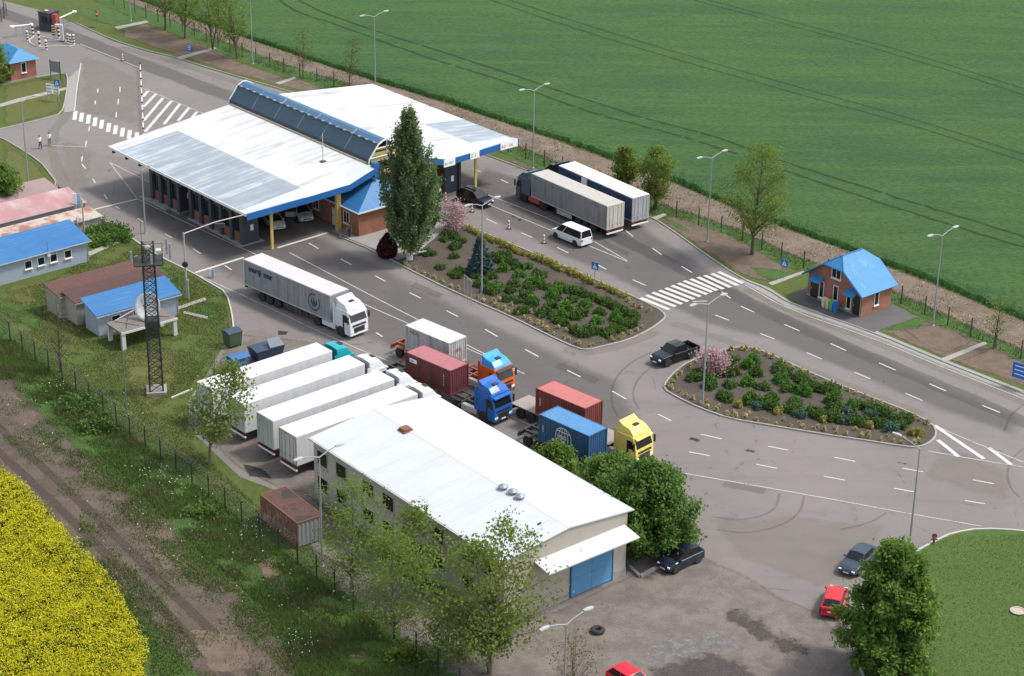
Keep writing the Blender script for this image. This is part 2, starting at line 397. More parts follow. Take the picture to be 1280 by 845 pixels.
# individual blades along the near edge of the crop and across its first metres
lm_wheat = leafmat('wheat_blades', (.022,.085,.014), (.05,.135,.028), trans=.3)
def blades(name, base, h, wd, m, lean=.35, z0=0.0):
    n = len(base); a = NP.uniform(0, 2*np.pi, n); hh = h*NP.uniform(.55, 1.25, n); ww = wd*NP.uniform(.6, 1.4, n)
    dx, dy = np.cos(a), np.sin(a); l = NP.normal(0, lean, (n,2))*hh[:,None]
    V = np.zeros((n,3,3)); V[:,0,0] = base[:,0]-dx*ww; V[:,0,1] = base[:,1]-dy*ww; V[:,1,0] = base[:,0]+dx*ww; V[:,1,1] = base[:,1]+dy*ww
    V[:,0,2] = z0; V[:,1,2] = z0; V[:,2,0] = base[:,0]+l[:,0]; V[:,2,1] = base[:,1]+l[:,1]; V[:,2,2] = z0+hh
    o = raw(name, V.reshape(-1,3), np.arange(n*3).reshape(n,3), m, attr={'v': NP.uniform(0,1,n)}); return tag(o, kind='stuff')
bb = []
for p in E0:
    for _ in range(70):
        d = abs(NP.normal(0, 1.2)); q = Vector((p[0],p[1],0)) + away*(d-.35) + dirv(R(-50))*NP.uniform(-.5,.5); bb.append((q.x,q.y))
blades('wheat_edge', np.array(bb), .62, .05, lm_wheat)
# tramlines the tractor left in the wheat
m_tram = stainmat('tramline_soil', (.020,.050,.016), (.030,.062,.020), nscale=.3, namt=1.0, opacity=.6, fine=6)
m_tram2 = stainmat('old_tramline', (.020,.052,.017), (.028,.062,.020), nscale=.25, namt=1.1, opacity=.38, fine=6)
for i, ln in enumerate([[(345,-4),(370,15),(420,30),(460,45),(520,67),(580,86),(640,104),(690,123),(740,141),(802,157),(880,178),(985,214),(1060,240),(1160,272),(1290,312)],
    [(367,-4),(395,12),(445,30),(480,42),(545,62),(590,77),(640,93),(700,114),(760,133),(820,152),(895,170),(985,204),(1060,227),(1147,255),(1210,273),(1300,302)],
    [(600,-5),(700,30),(850,76),(1010,121),(1140,156),(1290,205)],[(622,-5),(715,26),(860,70),(1016,114),(1150,151),(1290,196)],
    [(850,-5),(885,5),(1030,43),(1130,71),(1230,102),(1290,122)],[(868,-5),(900,4),(1040,40),(1140,67),(1240,98),(1290,114)]]):
    band(smooth_poly(PX(ln, .45), 2, False), .62, .47 if i < 2 else .468, 'tramline', m_tram if i < 2 else m_tram2, feather=True)
# bare strip between the wheat and the fence ------------------------------------------------------------
m_dirt = stainmat('bare_earth', (.135,.100,.074), (.215,.168,.128), nscale=.25, namt=.40, opacity=.97, scale=.28, fine=4, thr=.42, bump=.06, grain=.75)
m_dirtg = stainmat('earth_patch', (.120,.088,.064), (.175,.132,.098), nscale=.4, namt=.6, opacity=.92, scale=.8, fine=6, bump=.03)
m_green = stainmat('lush_grass', (.048,.098,.022), (.072,.128,.03), nscale=.4, namt=1.1, opacity=.95, scale=1.2, fine=5, bump=.05)
m_olive = stainmat('dull_grass', (.090,.105,.028), (.125,.130,.040), nscale=.45, namt=.6, opacity=.9, scale=1.2, fine=7, bump=.04)
near = [(100,-22),(180,13),(240,37),(305,64),(365,86),(415,101),(480,121),(560,150),(643,182),(680,199),(760,229),(839,262),(919,288),(982,318),(1050,342),(1115,366),(1165,388),(1213,411),(1290,445),(1500,540)]
sheet('bare_strip', PX([(-60,-75),(150,-10),(320,50),(470,100),(640,154),(850,229),(960,275),(1105,329),(1280,398),(1500,500)]) + PX(near)[::-1], m_dirt, .010, feather=1.1)
sheet('fence_grass', PX([(x, y-3) for x, y in near]) + PX([(x-4, y+15) for x, y in near])[::-1], m_green, .014, feather=.8)
verges = [[(146,44),(190,32),(303,78),(410,113),(432,130),(380,116),(310,97),(220,70)],[(822,276),(842,268),(919,295),(980,330),(1000,346),(960,354),(925,345),(870,308)],[(1096,413),(1150,395),(1213,421),(1310,464),(1310,496),(1180,449)],[(612,194),(648,200),(700,222),(740,240),(700,228),(645,207)],[(150,40),(180,28),(225,45),(268,60),(225,71),(190,60)],[(228,72),(272,62),(300,76),(345,92),(350,100),(300,96),(258,82)],[(352,104),(372,96),(410,112),(430,124),(395,118)],
 [(616,194),(645,202),(668,212),(690,224),(655,209)],[(828,282),(850,280),(900,298),(940,318),(975,335),(960,350),(925,340),(880,308)],[(1118,408),(1150,396),(1200,414),(1222,428),(1185,444),(1160,436)],
 [(1190,452),(1240,432),(1290,456),(1300,486),(1240,470)]]
for v in verges: sheet('bare_verge', PX(v), m_dirtg, .018, feather=.9)
for v in [[(84,14),(130,6),(170,22),(185,28),(150,36),(120,26)],[(100,22),(150,14),(182,28),(146,33)],[(1096,412),(1145,396),(1172,398),(1150,412),(1118,416)],[(930,332),(978,336),(1000,345),(965,356)],[(820,272),(842,274),(872,292),(850,290)]]:
    sheet('lush_verge', PX(v), m_green, .022, feather=.7)
# left compound and its surroundings
for v in [[(110,340),(190,315),(225,345),(285,390),(285,410),(240,400),(235,370)],[(-20,380),(60,360),(60,400),(110,450),(60,420),(0,400)]]: sheet('compound_grass', PX(v), m_green, .012, feather=1.5)
for v in [[(130,425),(230,440),(240,470),(200,520),(160,510)],[(0,350),(60,350),(50,400),(0,380)]]: sheet('compound_grass', PX(v), m_olive, .013, feather=2)
for v in [[(0,108),(45,99),(82,93),(84,101),(78,138),(62,145),(0,160)],[(0,174),(15,182),(50,204),(60,217),(68,229),(38,235),(0,236)]]: sheet('verge_grass', PX(v), m_olive, .012, feather=1.2)
# between the front fence and the rapeseed: weeds, then a rutted dirt track
sheet('weed_strip', PX([(-80,352),(8,415),(110,497),(250,606),(400,722),(545,835),(640,910),(330,960),(250,845),(150,700),(0,540),(-80,470)]), m_weed, .008, feather=1.5)
sheet('weed_strip', PX([(-90,480),(0,540),(110,640),(200,740),(270,820),(330,900),(150,910),(150,740),(60,640),(-90,540)]), m_weed, .009, feather=1.5)
sheet('weed_strip', PX([(-40,420),(60,470),(120,520),(200,585),(300,670),(420,770),(470,820),(380,820),(260,720),(160,640),(80,560),(0,500)]), m_green, .012, feather=3.5)
m_track = stainmat('track_earth', (.082,.062,.048), (.135,.104,.082), nscale=.22, namt=.9, opacity=.93, scale=.35, fine=4, thr=.50, bump=.06)
m_trackd = stainmat('damp_rut', (.075,.056,.046), (.098,.074,.060), nscale=.35, namt=.9, opacity=.6, scale=.9, fine=5, bump=.05)
band(smooth_poly(PX([(-70,460),(12,540),(72,594),(132,654),(204,724),(276,794),(348,866),(440,960)]), 2, False), 10.5, .016, 'dirt_track', m_track, feather=True)
for dx in (-12, 22): band(smooth_poly(PX([(-80+dx,482),(0+dx,556),(60+dx,610),(120+dx,668),(190+dx,738),(260+dx,806),(330+dx,880)]), 2, False), 1.1, .020, 'wheel_rut', m_trackd, feather=True)
for v in [[(150,640),(220,660),(250,720),(200,715)],[(225,780),(300,790),(330,840),(260,845)],[(310,690),(350,700),(370,745),(330,735)],[(80,575),(130,580),(140,610),(100,605)],[(390,770),(440,785),(470,830),(410,820)],[(150,530),(190,550),(170,565)]]:
    sheet('earth_patch', PX(v), m_dirtg, .024, feather=.8)
# yard in front of the warehouse and the trailer park ------------------------------------------------------
m_yard = stainmat('gravel_yard', (.135,.114,.100), (.205,.176,.154), nscale=.25, namt=.6, opacity=.92, scale=.45, fine=6, bump=.04, grain=.45)
m_wet = stainmat('wet_patch', (.060,.052,.046), (.090,.078,.070), nscale=.6, namt=.8, opacity=.8, scale=1, fine=6, rough=.6, thr=.25)
m_pale = stainmat('pale_rubble', (.27,.26,.245), (.13,.12,.115), nscale=1.1, namt=1.6, opacity=.6, scale=1.6, fine=3.0, grain=.9, thr=.35)
m_oil = stainmat('oil_stain', (.035,.032,.032), (.05,.046,.044), nscale=.8, namt=.7, opacity=.75, fine=5)
m_dust = stainmat('road_dust', (.235,.208,.180), (.205,.185,.162), nscale=.18, namt=.8, opacity=.5, scale=.5, fine=8, grain=.3)
m_lane = stainmat('worn_lane', (.105,.100,.097), (.125,.119,.114), nscale=.2, namt=.5, opacity=.38, scale=.4, fine=10)
sheet('yard', PX([(655,765),(690,760),(790,712),(830,712),(880,690),(925,712),(985,745),(1030,765),(1066,800),(1085,860),(1100,960),(520,960),(600,830)]), m_yard, .009, feather=1.2)
sheet('trailer_park', PX([(292,414),(420,430),(520,480),(560,540),(420,600),(395,632),(340,610),(295,588),(240,535),(238,498),(262,462)]), m_yard, .009, feather=1.0)
sheet('side_yard', PX([(330,602),(390,612),(520,720),(640,800),(690,760),(660,870),(560,870),(470,790),(400,725),(360,660)]), m_yard, .010, feather=1.4)
for v in [[(900,764),(925,762),(945,775),(990,800),(1010,815),(985,818),(950,800),(905,778)],[(965,785),(1000,800),(995,840),(970,815)],[(1028,745),(1066,790),(1068,820),(1040,800)],[(820,830),(900,815),(960,850),(900,900),(800,880)]]: sheet('wet_patch', PX(v), m_wet, .014, feather=1.6)
for v in [[(790,818),(835,795),(905,790),(950,812),(880,815),(810,842)],[(745,752),(765,748),(772,762),(748,768)],[(655,800),(672,798),(676,815),(660,818)]]: sheet('pale_rubble', PX(v), m_pale, .018, feather=1.0)
for v in [[(395,395),(420,400),(415,412),(392,405)],[(345,412),(362,414),(360,420),(346,419)],[(425,332),(432,338),(428,340)],[(300,578),(330,585),(345,600),(310,596)]]: sheet('oil_stain', PX(v), m_oil, .014, feather=.3)
band(smooth_poly(PX([(-60,-12),(0,16),(95,46),(140,66),(200,88),(262,112),(300,124),(420,168)]), 1, False), 4.5, .010, 'worn_lane', m_lane, feather=True)
band(PX([(640,235),(760,290),(870,345),(980,400),(1090,447),(1280,527),(1400,580)]), 3.0, .010, 'worn_lane', m_lane, feather=True)
band(PX([(560,222),(700,262),(800,310),(880,352)]), 3.0, .0105, 'worn_lane', m_lane, feather=True)
for l_ in [[(925,356),(987,389),(1092,426),(1175,461),(1280,502),(1420,562)],[(140,56),(220,79),(307,107),(370,124)],[(830,400),(930,433),(1040,474),(1165,524)],[(700,436),(745,442),(830,412)],[(95,90),(88,140),(60,170),(80,235),(110,260)]]:
    band(smooth_poly(PX(l_), 1, False), 1.8, .011, 'road_dust', m_dust, feather=True)
for v in [[(95,60),(180,95),(180,165),(95,140)],[(60,160),(130,190),(110,250),(75,235)],[(1000,640),(1130,650),(1080,720),(1020,750),(900,690),(870,640)],[(300,400),(430,432),(390,440),(300,440)],[(1165,545),(1280,590),(1280,640),(1140,600)]]:
    sheet('road_dust', PX(v), m_dust, .0115, feather=2.5)
m_patch = stainmat('asphalt_repair', (.088,.084,.081), (.108,.102,.098), nscale=.8, namt=.9, opacity=.22, scale=.6, fine=9)
for v in [[(520,352),(556,368),(548,374),(512,358)],[(700,452),(752,474),(742,481),(690,459)],[(905,600),(960,611),(955,619),(900,608)],[(1010,470),(1060,490),(1050,496),(1000,476)],[(196,196),(215,203),(205,210),(186,202)],[(755,300),(790,316),(784,321),(750,305)]]: sheet('asphalt_repair', PX(v), m_patch, .012, feather=.25)
for v in [[(430,372),(452,381),(448,385),(427,376)],[(610,455),(625,461),(620,465),(606,459)],[(930,560),(948,563),(945,568),(928,565)],[(560,300),(575,305),(570,309),(556,304)],[(862,545),(880,549),(876,554),(858,550)],[(640,268),(655,275),(650,278),(636,271)],[(1120,575),(1138,579),(1135,583),(1117,579)]]: sheet('oil_stain', PX(v), m_oil, .0125, feather=.5)
m_dasph = stainmat('newer_asphalt', (.108,.100,.096), (.128,.118,.112), nscale=.06, namt=.45, opacity=.45, scale=.3, fine=10, grain=.3)
sheet('newer_asphalt', PX([(175,235),(300,255),(420,290),(540,355),(720,440),(790,470),(830,530),(760,570),(620,515),(500,455),(420,420),(300,370),(230,325),(150,270)]), m_dasph, .0085, feather=4)
sheet('newer_asphalt', PX([(600,200),(660,220),(800,275),(880,320),(960,375),(1100,440),(1290,520),(1290,560),(1120,500),(960,430),(880,410),(760,355),(600,275),(560,240)]), m_dasph, .0085, feather=3)
m_skid = stainmat('tyre_marks', (.045,.042,.041), (.06,.056,.054), nscale=.5, namt=.55, opacity=.17, fine=4)
for l_ in [[(815,440),(790,452),(772,468),(764,487),(764,505),(772,520)],[(818,456),(800,470),(791,487),(792,500),(799,512)],[(974,616),(972,630),(962,641),(943,648),(918,650),(890,646)],[(1005,620),(1002,636),(990,650),(965,661),(930,667),(895,662)],
    [(1280,560),(1266,572),(1258,590),(1262,610),(1275,622)],[(1280,505),(1262,520),(1255,540)],[(1110,640),(1085,655),(1050,662)]]:
    band(smooth_poly(PX(l_), 2, False), .30, .0135, 'tyre_marks', m_skid, feather=True)
sheet('hut_apron', PX([(985,372),(1003,360),(1115,379),(1146,396),(1098,413),(1092,416),(1040,397)]), asphaltmat('old_asphalt', (.085,.082,.082), (.12,.115,.11), (.06,.058,.058)), .016)
sheet('footpath', PX([(928,347),(962,360),(990,378),(1092,412),(1175,447),(1290,492),(1290,500),(1175,455),(1092,420),(985,384),(955,367),(925,351)]), m_paver, .013)
for v in [[(1175,449),(1231,427),(1234,430),(1181,453)],[(960,354),(1004,339),(1007,341),(965,357)],[(815,272),(830,267),(833,269),(820,275)],[(220,72),(268,59),(271,61),(224,75)],[(344,104),(368,96),(371,98),(349,106)],[(143,34),(183,26),(186,28),(147,37)],
    [(0,130),(20,124),(84,109),(84,112),(22,128),(0,134)],[(109,316),(158,296),(160,299),(112,320)],[(216,386),(256,372),(258,375),(219,389)],[(230,389),(260,396),(259,399),(229,392)]]:
    o = MB().prism(PX(v) if area(PX(v)) > 0 else PX(v)[::-1], 0, .05).build('concrete_path', m_conc); tag(o, kind='structure')
o = MB().prism(PX([(84,100),(101,84),(96,110),(92,140),(80,141),(81,124)]) if area(PX([(84,100),(101,84),(96,110),(92,140),(80,141),(81,124)])) > 0 else PX([(84,100),(101,84),(96,110),(92,140),(80,141),(81,124)])[::-1], 0, .07).build('pavement', m_paver); tag(o, kind='structure')
sheet('mown_lawn', smooth_poly(PX([(1085,850),(1072,820),(1082,778),(1104,728),(1142,693),(1176,675),(1192,668),(1225,662),(1280,665),(1520,692),(1520,960),(1110,960)]), 1), m_lawn2, .03)
# kerbs -----------------------------------------------------------------------------------------------------
def kerb(pts, h=.13, wd=.16, m=m_kerb, z=0, closed=False, smooth=1):
    P = smooth_poly(PX(pts), smooth, closed)
    if closed: P = P + [P[0]]
    k = MB(); n = len(P); L = []
    for i, p in enumerate(P):
        a = Vector(P[max(0,i-1)]); b_ = Vector(P[min(n-1,i+1)])
        if closed and i in (0, n-1): a = Vector(P[-2]); b_ = Vector(P[1])
        t = (b_-a).normalized(); nn = Vector((-t.y, t.x))*wd/2; q = Vector(p)
        L.append([(q.x+nn.x,q.y+nn.y,z),(q.x+nn.x,q.y+nn.y,z+h-.015),(q.x+nn.x*.7,q.y+nn.y*.7,z+h),(q.x-nn.x*.7,q.y-nn.y*.7,z+h),(q.x-nn.x,q.y-nn.y,z+h-.015),(q.x-nn.x,q.y-nn.y,z)])
    k.loft(L, close=not closed); return tag(k.build('kerb', m), kind='structure')
kerb([(605,193),(648,209),(700,229),(760,252),(815,272),(840,288),(870,310),(925,348),(960,362),(987,380),(1092,416),(1175,451),(1280,492),(1500,585)], h=.12)
kerb([(95,29),(140,50),(185,64),(220,72),(250,82),(307,99),(370,117),(430,135)], h=.12)
kerb([(1081,850),(1069,818),(1079,775),(1101,726),(1140,692),(1174,674),(1190,667),(1225,661),(1280,664),(1420,680)], m=m_kerbw)
kerb([(-40,236),(0,238),(38,237),(60,235),(72,231),(62,217),(50,202),(15,180),(0,172),(-60,155)]); kerb([(-60,175),(0,162),(62,147),(77,142),(82,124),(85,100),(82,91),(45,97)])
kerb([(101,80),(96,110),(93,140)], m=m_kerbw)
kerb([(33,257),(108,262),(155,292),(197,320),(242,342),(265,356),(283,366),(290,392),(292,412)], m=m_kerbw)
kerb([(240,487),(214,498)], m=m_kerbw, smooth=0); kerb([(800,722),(846,697)], smooth=0, wd=.3, h=.25); kerb([(800,722),(787,710)], smooth=0, wd=.25, h=.25)
# planted traffic islands -------------------------------------------------------------------------------------
ISL1 = [(411,291),(470,315),(535,350),(600,380),(640,397),(690,422),(723,437),(735,438),(752,434),(785,426),(812,413),(830,400),(832,394),(820,385),(784,368),(730,344),(677,321),(620,298),(578,280),(540,264),(520,258),(470,245)]
ISL2 = [(829,487),(833,477),(845,464),(862,452),(894,441),(925,434),(945,436),(975,449),(1020,470),(1080,494),(1140,517),(1166,531),(1171,543),(1164,553),(1149,560),(1130,559),(1080,551),(1025,543),(960,532),(912,524),(875,511),(848,498)]
for isl in (ISL1, ISL2):
    P = smooth_poly(PX(isl), 1); P = P if area(P) > 0 else P[::-1]
    kerb(isl, h=.15, wd=.18, closed=True)
    sheet('island_soil', offset(P, .05)[1], m_soil, .09)
sheet('island_paving', PX([(414,290),(470,313),(497,326),(520,318),(542,300),(560,283),(570,278),(520,262),(470,248)]), m_paver, .095)
# road paint -----------------------------------------------------------------------------------------------------
def paintmat(name, c, wear):
    t = NT(name); n = t.noise(7, 5, .7); k = t.ramp(t.math('ADD', t.math('MULTIPLY', n, .7), t.math('MULTIPLY', t.noise(.6, 4), .3)), wear, wear+.16)
    b = t.bsdf(t.mix(t.noise(2, 4), [x*.85 for x in c], c), .75, spec=.3); tr = t.n('ShaderNodeBsdfTransparent'); m = t.n('ShaderNodeMixShader')
    t.l(k, m.inputs[0]); t.l(b, m.inputs[1]); t.l(tr.outputs[0], m.inputs[2]); return t.fin(m.outputs[0])
m_paint = paintmat('road_paint', (.50,.485,.455), .58); m_worn = paintmat('worn_road_paint', (.40,.385,.36), .50)
ZP = .026
def paint(name, segs, wd, m=m_paint):
    k = MB()
    for s_ in segs:
        v, f, _ = band(PX(s_) if len(s_) == 2 else smooth_poly(PX(s_), 1, False), wd, zstep(ZP)); k.add(v, [q[::-1] for q in f])
    o = k.build(name, m, recalc=False)
    me = o.data
    if len(me.polygons) and me.polygons[0].normal.z < 0: me.flip_normals()
    return tag(o, kind='structure')
paint('road_marking', [[(250,345),(320,377),(425,427),(509,461),(560,485),(640,521),(672,536),(740,566)],[(856,592),(1006,618),(1140,643),(1227,658)],[(362,316),(520,399),(656,468)],[(400,356),(520,409),(613,448),(648,466)],
  [(172,249),(240,282),(330,323)],[(137,203),(172,249)],[(137,203),(195,232),(300,281)],[(100,55),(175,85)],[(180,111),(247,139),(262,145)],[(61,182),(110,184)],[(598,239),(708,282),(784,326)],[(592,248),(691,289),(784,327)],[(560,274),(581,283),(677,321),(784,368),(826,388)],
  [(1166,531),(1200,546),(1279,578)],[(1160,564),(1210,573),(1279,584)],[(931,356),(985,387),(1092,423),(1175,458),(1280,499)]], .14, m_worn)
paint('road_marking', [[(1168,532),(1230,574)],[(1172,550),(1198,571)],[(1236,560),(1264,581)]]+[[(a/4, b_/4), (c/4, d/4)] for a,b_,c,d in [(740,455,715,485),(780,470,718,535),(815,490,718,605),(858,505,725,660),(900,520,820,622),(945,540,890,605),(985,560,955,595)]], .42)
paint('stop_line', [[(347,310),(410,291)]], .35); paint('stop_line', [[(109,264),(172,249)]], .3); paint('stop_line', [[(244,341),(305,322)]], .35)
dash = [(130,243,134,249),(144,258,149.5,261),(172,273,179,278),(206,292.5,215,297.5),(241,311,251,317.5),(281,332,289.5,337.5),(386,304,398,311),(426,324,439,331),(469,345,482,352),(512,366,526,373),(558,388.5,572.5,396),
 (606.6,412,622,421),(656.5,437,673,446),(709,463,726,471.6),(765,489,782.5,499),(822.5,518,839.5,526.5),(861,565,887,570),(470,416,478,421),(876,543,902,549),(960,558,985,563),(1043,572,1069,577),(1128,585.5,1154,590),(1216,600,1242.5,605),
 (945,580.6,971,585.5),(1029.5,595.6,1056,600.5),(1117.6,610.6,1142,615),(1206,626,1231,630),(894,394,911,400.6),(950,417,968,424),(1008,441,1027,449),(1068,465.5,1088,474),(1132,492,1153,501),(926,383,942.5,390.5),(980,405.5,999.5,414),
 (1038,429.5,1057.6,438.5),(1099,454,1119.5,463),(1162,480,1182.5,489),(1228,507,1250,516),(651.5,291,665,297),(608,273.5,621.5,280),(696.5,309.5,710.6,316.5),(743,329,758,337),(791,350,807,357),(591,211,601,215),(626,224.5,635,229),(781.5,288,791.6,296),(815.5,310.5,827,318.5),(852,333,865,341),(902,365,913,373),
 (150,109,150,115),(148,124,147.5,130.5),(145.5,140.5,145,147),(122.5,111,122,116),(119,126,119,130.5),(112,158,111,164),(108,176,107,183),(103,195.5,102,202),(102.5,205,107,211),(116,224,119.5,229),(866,377,884,376.5)]
paint('lane_dashes', [[(a,b_),(c,d)] for a,b_,c,d in dash], .15)
def stripes(name, S, E_, wd): paint(name, [[s_, e_] for s_, e_ in zip(S, E_)], wd)
sx = [(155,320),(210,295),(270,270),(333,250),(393,228),(450,205),(510,182),(565,160),(628,143),(695,125),(758,108),(825,92),(890,75)]
ex = [(425,430),(485,402),(545,378),(605,355),(660,332),(718,308),(780,287),(830,265),(875,250),(935,237),(1000,220),(1070,203),(1118,182)]
z_ = lambda p: (780+p[0]/7.53, 330+p[1]/7.53)
stripes('crosswalk', [z_(p) for p in sx], [z_(p) for p in ex], .50)
cs = [(375,578),(407,587),(442,597),(475,610),(508,622),(543,638),(577,650),(612,662),(647,673),(683,685)]
stripes('crosswalk', [((x+3)/4, (y-22)/4) for x, y in cs], [((x-3)/4, (y+22)/4) for x, y in cs], .55)
# ================================================================ vehicles
m_tyre = mat('tyre_rubber', (.022,.021,.021), .85, var=.2, scale=6)
m_rim = mat('wheel_rim', (.42,.42,.42), .45, .6, var=.15, scale=8)
m_rimd = mat('dusty_rim', (.16,.155,.15), .6, .3, var=.2, scale=8)
m_glass = mat('dark_glass', (.010,.012,.014), .10, var=.05, spec=.45)
m_black = mat('black_plastic', (.02,.02,.021), .6, var=.15)
m_frame = mat('chassis_steel', (.045,.042,.040), .7, var=.25, scale=4, dirt=(.13,.10,.08), dscale=2)
m_rust = mat('rusty_chassis', (.26,.075,.045), .8, var=.25, scale=5, dirt=(.12,.05,.035), dscale=2)
m_lamp = mat('headlight_glass', (.75,.77,.78), .12, var=.05, spec=.8)
m_tail = mat('tail_light', (.45,.02,.015), .25, var=.1)
m_plate = mat('number_plate', (.75,.75,.72), .5, var=.05)
m_alu = mat('aluminium', (.52,.52,.50), .42, .5, var=.15, scale=5, dirt=(.3,.28,.25))
def carpaint(n, c, rough=.28): return mat('paint_'+n, c, rough, .0, var=.05, scale=1.5, coat=.08, spec=.3, dirt=[x*.8+.012 for x in c], dscale=1.8, dlo=.5, dhi=.8)
_wm = {}
def wheel(parent, x, y, r, wd, rim=None, n=16):
    rim = rim or m_rim; key = (r, wd, rim.name)
    if key not in _wm:
        t = MB().lathe([(r*.60,-wd/2),(r*.93,-wd/2),(r,-wd*.34),(r,wd*.34),(r*.93,wd/2),(r*.60,wd/2)], n, axis='y').mesh('tyre', m_tyre)
        q = MB().lathe([(r*.62,-wd*.40),(r*.62,wd*.44),(r*.50,wd*.44),(r*.42,wd*.28),(r*.20,wd*.30),(r*.16,wd*.46),(r*.05,wd*.46)], n, axis='y')
        for k in range(6):
            a = 2*math.pi*k/6; q.cyl((r*.31*math.cos(a), wd*.26, r*.31*math.sin(a)), (r*.31*math.cos(a), wd*.33, r*.31*math.sin(a)), r*.07, n=6)
        _wm[key] = (t, q.mesh('rim', rim))
    t, q = _wm[key]
    o = link('wheel', t, parent, (x, y, r), (0, 0, 0 if y > 0 else math.pi)); link('rim', q, o); return o
def boxpart(name, m, parent, *bx, bevel=0): return MB().box(*bx).build(name, m, parent, bevel=bevel)
# ---------------------------------------------------------------- passenger cars
def car(label, col, p_rear, p_front, kind='hatch', L=None, loc=None, yaw=None, cat='car', name='parked_car', open_door=False, roof_col=None, group=None):
    if loc is None:
        a = G(*p_rear); b = G(*p_front); yaw = math.atan2(b.y-a.y, b.x-a.x); c = (a+b)/2; loc = (c.x, c.y, .02)
    T = thing(name, label, cat, loc, yaw, group)
    S = {'hatch': dict(L=4.1, W=1.76, belt=.96, roof=1.52, hood=.92, tail=1.02, f0=1.12, f1=.18, r1=-1.42, r0=-1.92, wr=.31, ax=(1.28,-1.25)),
         'sedan': dict(L=4.5, W=1.76, belt=.92, roof=1.44, hood=.84, tail=.95, f0=.95, f1=.30, r1=-1.05, r0=-1.65, wr=.31, ax=(1.38,-1.30)),
         'suv': dict(L=4.75, W=1.92, belt=1.06, roof=1.68, hood=1.02, tail=1.1, f0=1.28, f1=.35, r1=-1.65, r0=-2.22, wr=.37, ax=(1.45,-1.38)),
         'van': dict(L=5.0, W=1.94, belt=1.08, roof=1.96, hood=1.10, tail=1.15, f0=1.80, f1=.88, r1=-2.28, r0=-2.46, wr=.34, ax=(1.62,-1.55)),
         'pickup': dict(L=5.3, W=1.88, belt=1.12, roof=1.80, hood=1.10, tail=1.08, f0=1.10, f1=.50, r1=-.80, r0=-.98, wr=.39, ax=(1.65,-1.48))}[kind]
    L_ = S['L']; h = L_/2; w2 = S['W']/2; belt, roof, hood, tail = S['belt'], S['roof'], S['hood'], S['tail']; zb = .24 if kind not in ('suv','pickup') else .32
    st = [(-h, tail-.10, .80, .10), (-h+.06, tail-.02, .90, .05), (-h+.35, tail, .97, 0), (S['r0'], belt, 1, 0), (0, belt, 1, 0), (S['f0'], belt, 1, 0), (S['f0']+.25, hood, .99, 0), (h-.45, hood-.08, .95, 0), (h-.12, hood-.22, .84, .04), (h, hood-.36, .72, .12)]
    if kind == 'pickup': st[3] = (S['r0'], tail, 1, 0)
    secs = []
    for x, zt, k, dz in st:
        y = w2*k; z0 = zb+dz; m_ = z0+(zt-z0)*.55
        secs.append([(x,-y*.93,z0),(x,-y,z0+.12),(x,-y,m_),(x,-y*.965,zt-.05),(x,-y*.88,zt),(x,0,zt+.025),(x,y*.88,zt),(x,y*.965,zt-.05),(x,y,m_),(x,y,z0+.12),(x,y*.93,z0)])
    body = MB().loft(secs); gb = w2*.90; gr = w2*.74
    x0, x1, x2, x3 = S['f0']+.02, S['f1'], S['r1'], S['r0']; bz = belt-.02; rz = roof-.05
    gh = [[(x0,-gb,bz),(x1,-gr,rz),(x2,-gr,rz),(x3,-gb,bz)], [(x0*.985,0,bz+.03),(x1,0,roof),(x2,0,roof),(x3,0,bz+.03)], [(x0,gb,bz),(x1,gr,rz),(x2,gr,rz),(x3,gb,bz)]]
    V = gh[0]+gh[1]+gh[2]
    body.add(V, [(0,1,2,3),(8,11,10,9),(0,4,5,1),(4,8,9,5),(1,5,6,2),(5,9,10,6),(2,6,7,3),(6,10,11,7)])
    if kind == 'pickup':                                   # open load bed behind the cab
        body = MB().loft([s_ for s_ in secs[3:]]); body.add(V, [(0,1,2,3),(8,11,10,9),(0,4,5,1),(4,8,9,5),(1,5,6,2),(5,9,10,6),(2,6,7,3),(6,10,11,7)])
        body.box(-h+.02, S['r0']+.01, -w2, -w2+.10, zb, tail, 0).box(-h+.02, S['r0']+.01, w2-.10, w2, zb, tail, 0).box(-h, -h+.09, -w2*.98, w2*.98, zb+.15, tail, 0).box(-h+.08, S['r0'], -w2+.09, w2-.09, zb+.1, zb+.34, 0)
    body.build('body', col, T, bevel=.06 if kind != 'pickup' else .04, smooth=False)
    def pane(nm, A, B, C_, D, ins=.09, out=.012, m=m_glass, p=T):
        A, B, C_, D = map(Vector, (A, B, C_, D)); c = (A+B+C_+D)/4; nrm = (C_-A).cross(D-B).normalized()
        if nrm.dot(c-Vector((0,0,belt*.6))) < 0: nrm = -nrm
        q = [p_.lerp(c, ins)+nrm*out for p_ in (A,B,C_,D)]
        return MB().add(q, [(0,1,2,3)]).build(nm, m, p)
    for sgn, row in ((-1, gh[0]), (1, gh[2])):
        a0, a1, a2, a3 = map(Vector, row)
        cuts = {'hatch': (.50,), 'sedan': (.52,), 'suv': (.42,.76), 'van': (.27,), 'pickup': (.52,)}[kind]
        ks = [0]+list(cuts)+[1]
        for i in range(len(ks)-1):
            lo = lambda t_: a0.lerp(a3, t_); hi = lambda t_: a1.lerp(a2, t_)
            pane('side_window', lo(ks[i]), hi(ks[i]), hi(ks[i+1]), lo(ks[i+1]), .05 if kind == 'van' else .09)
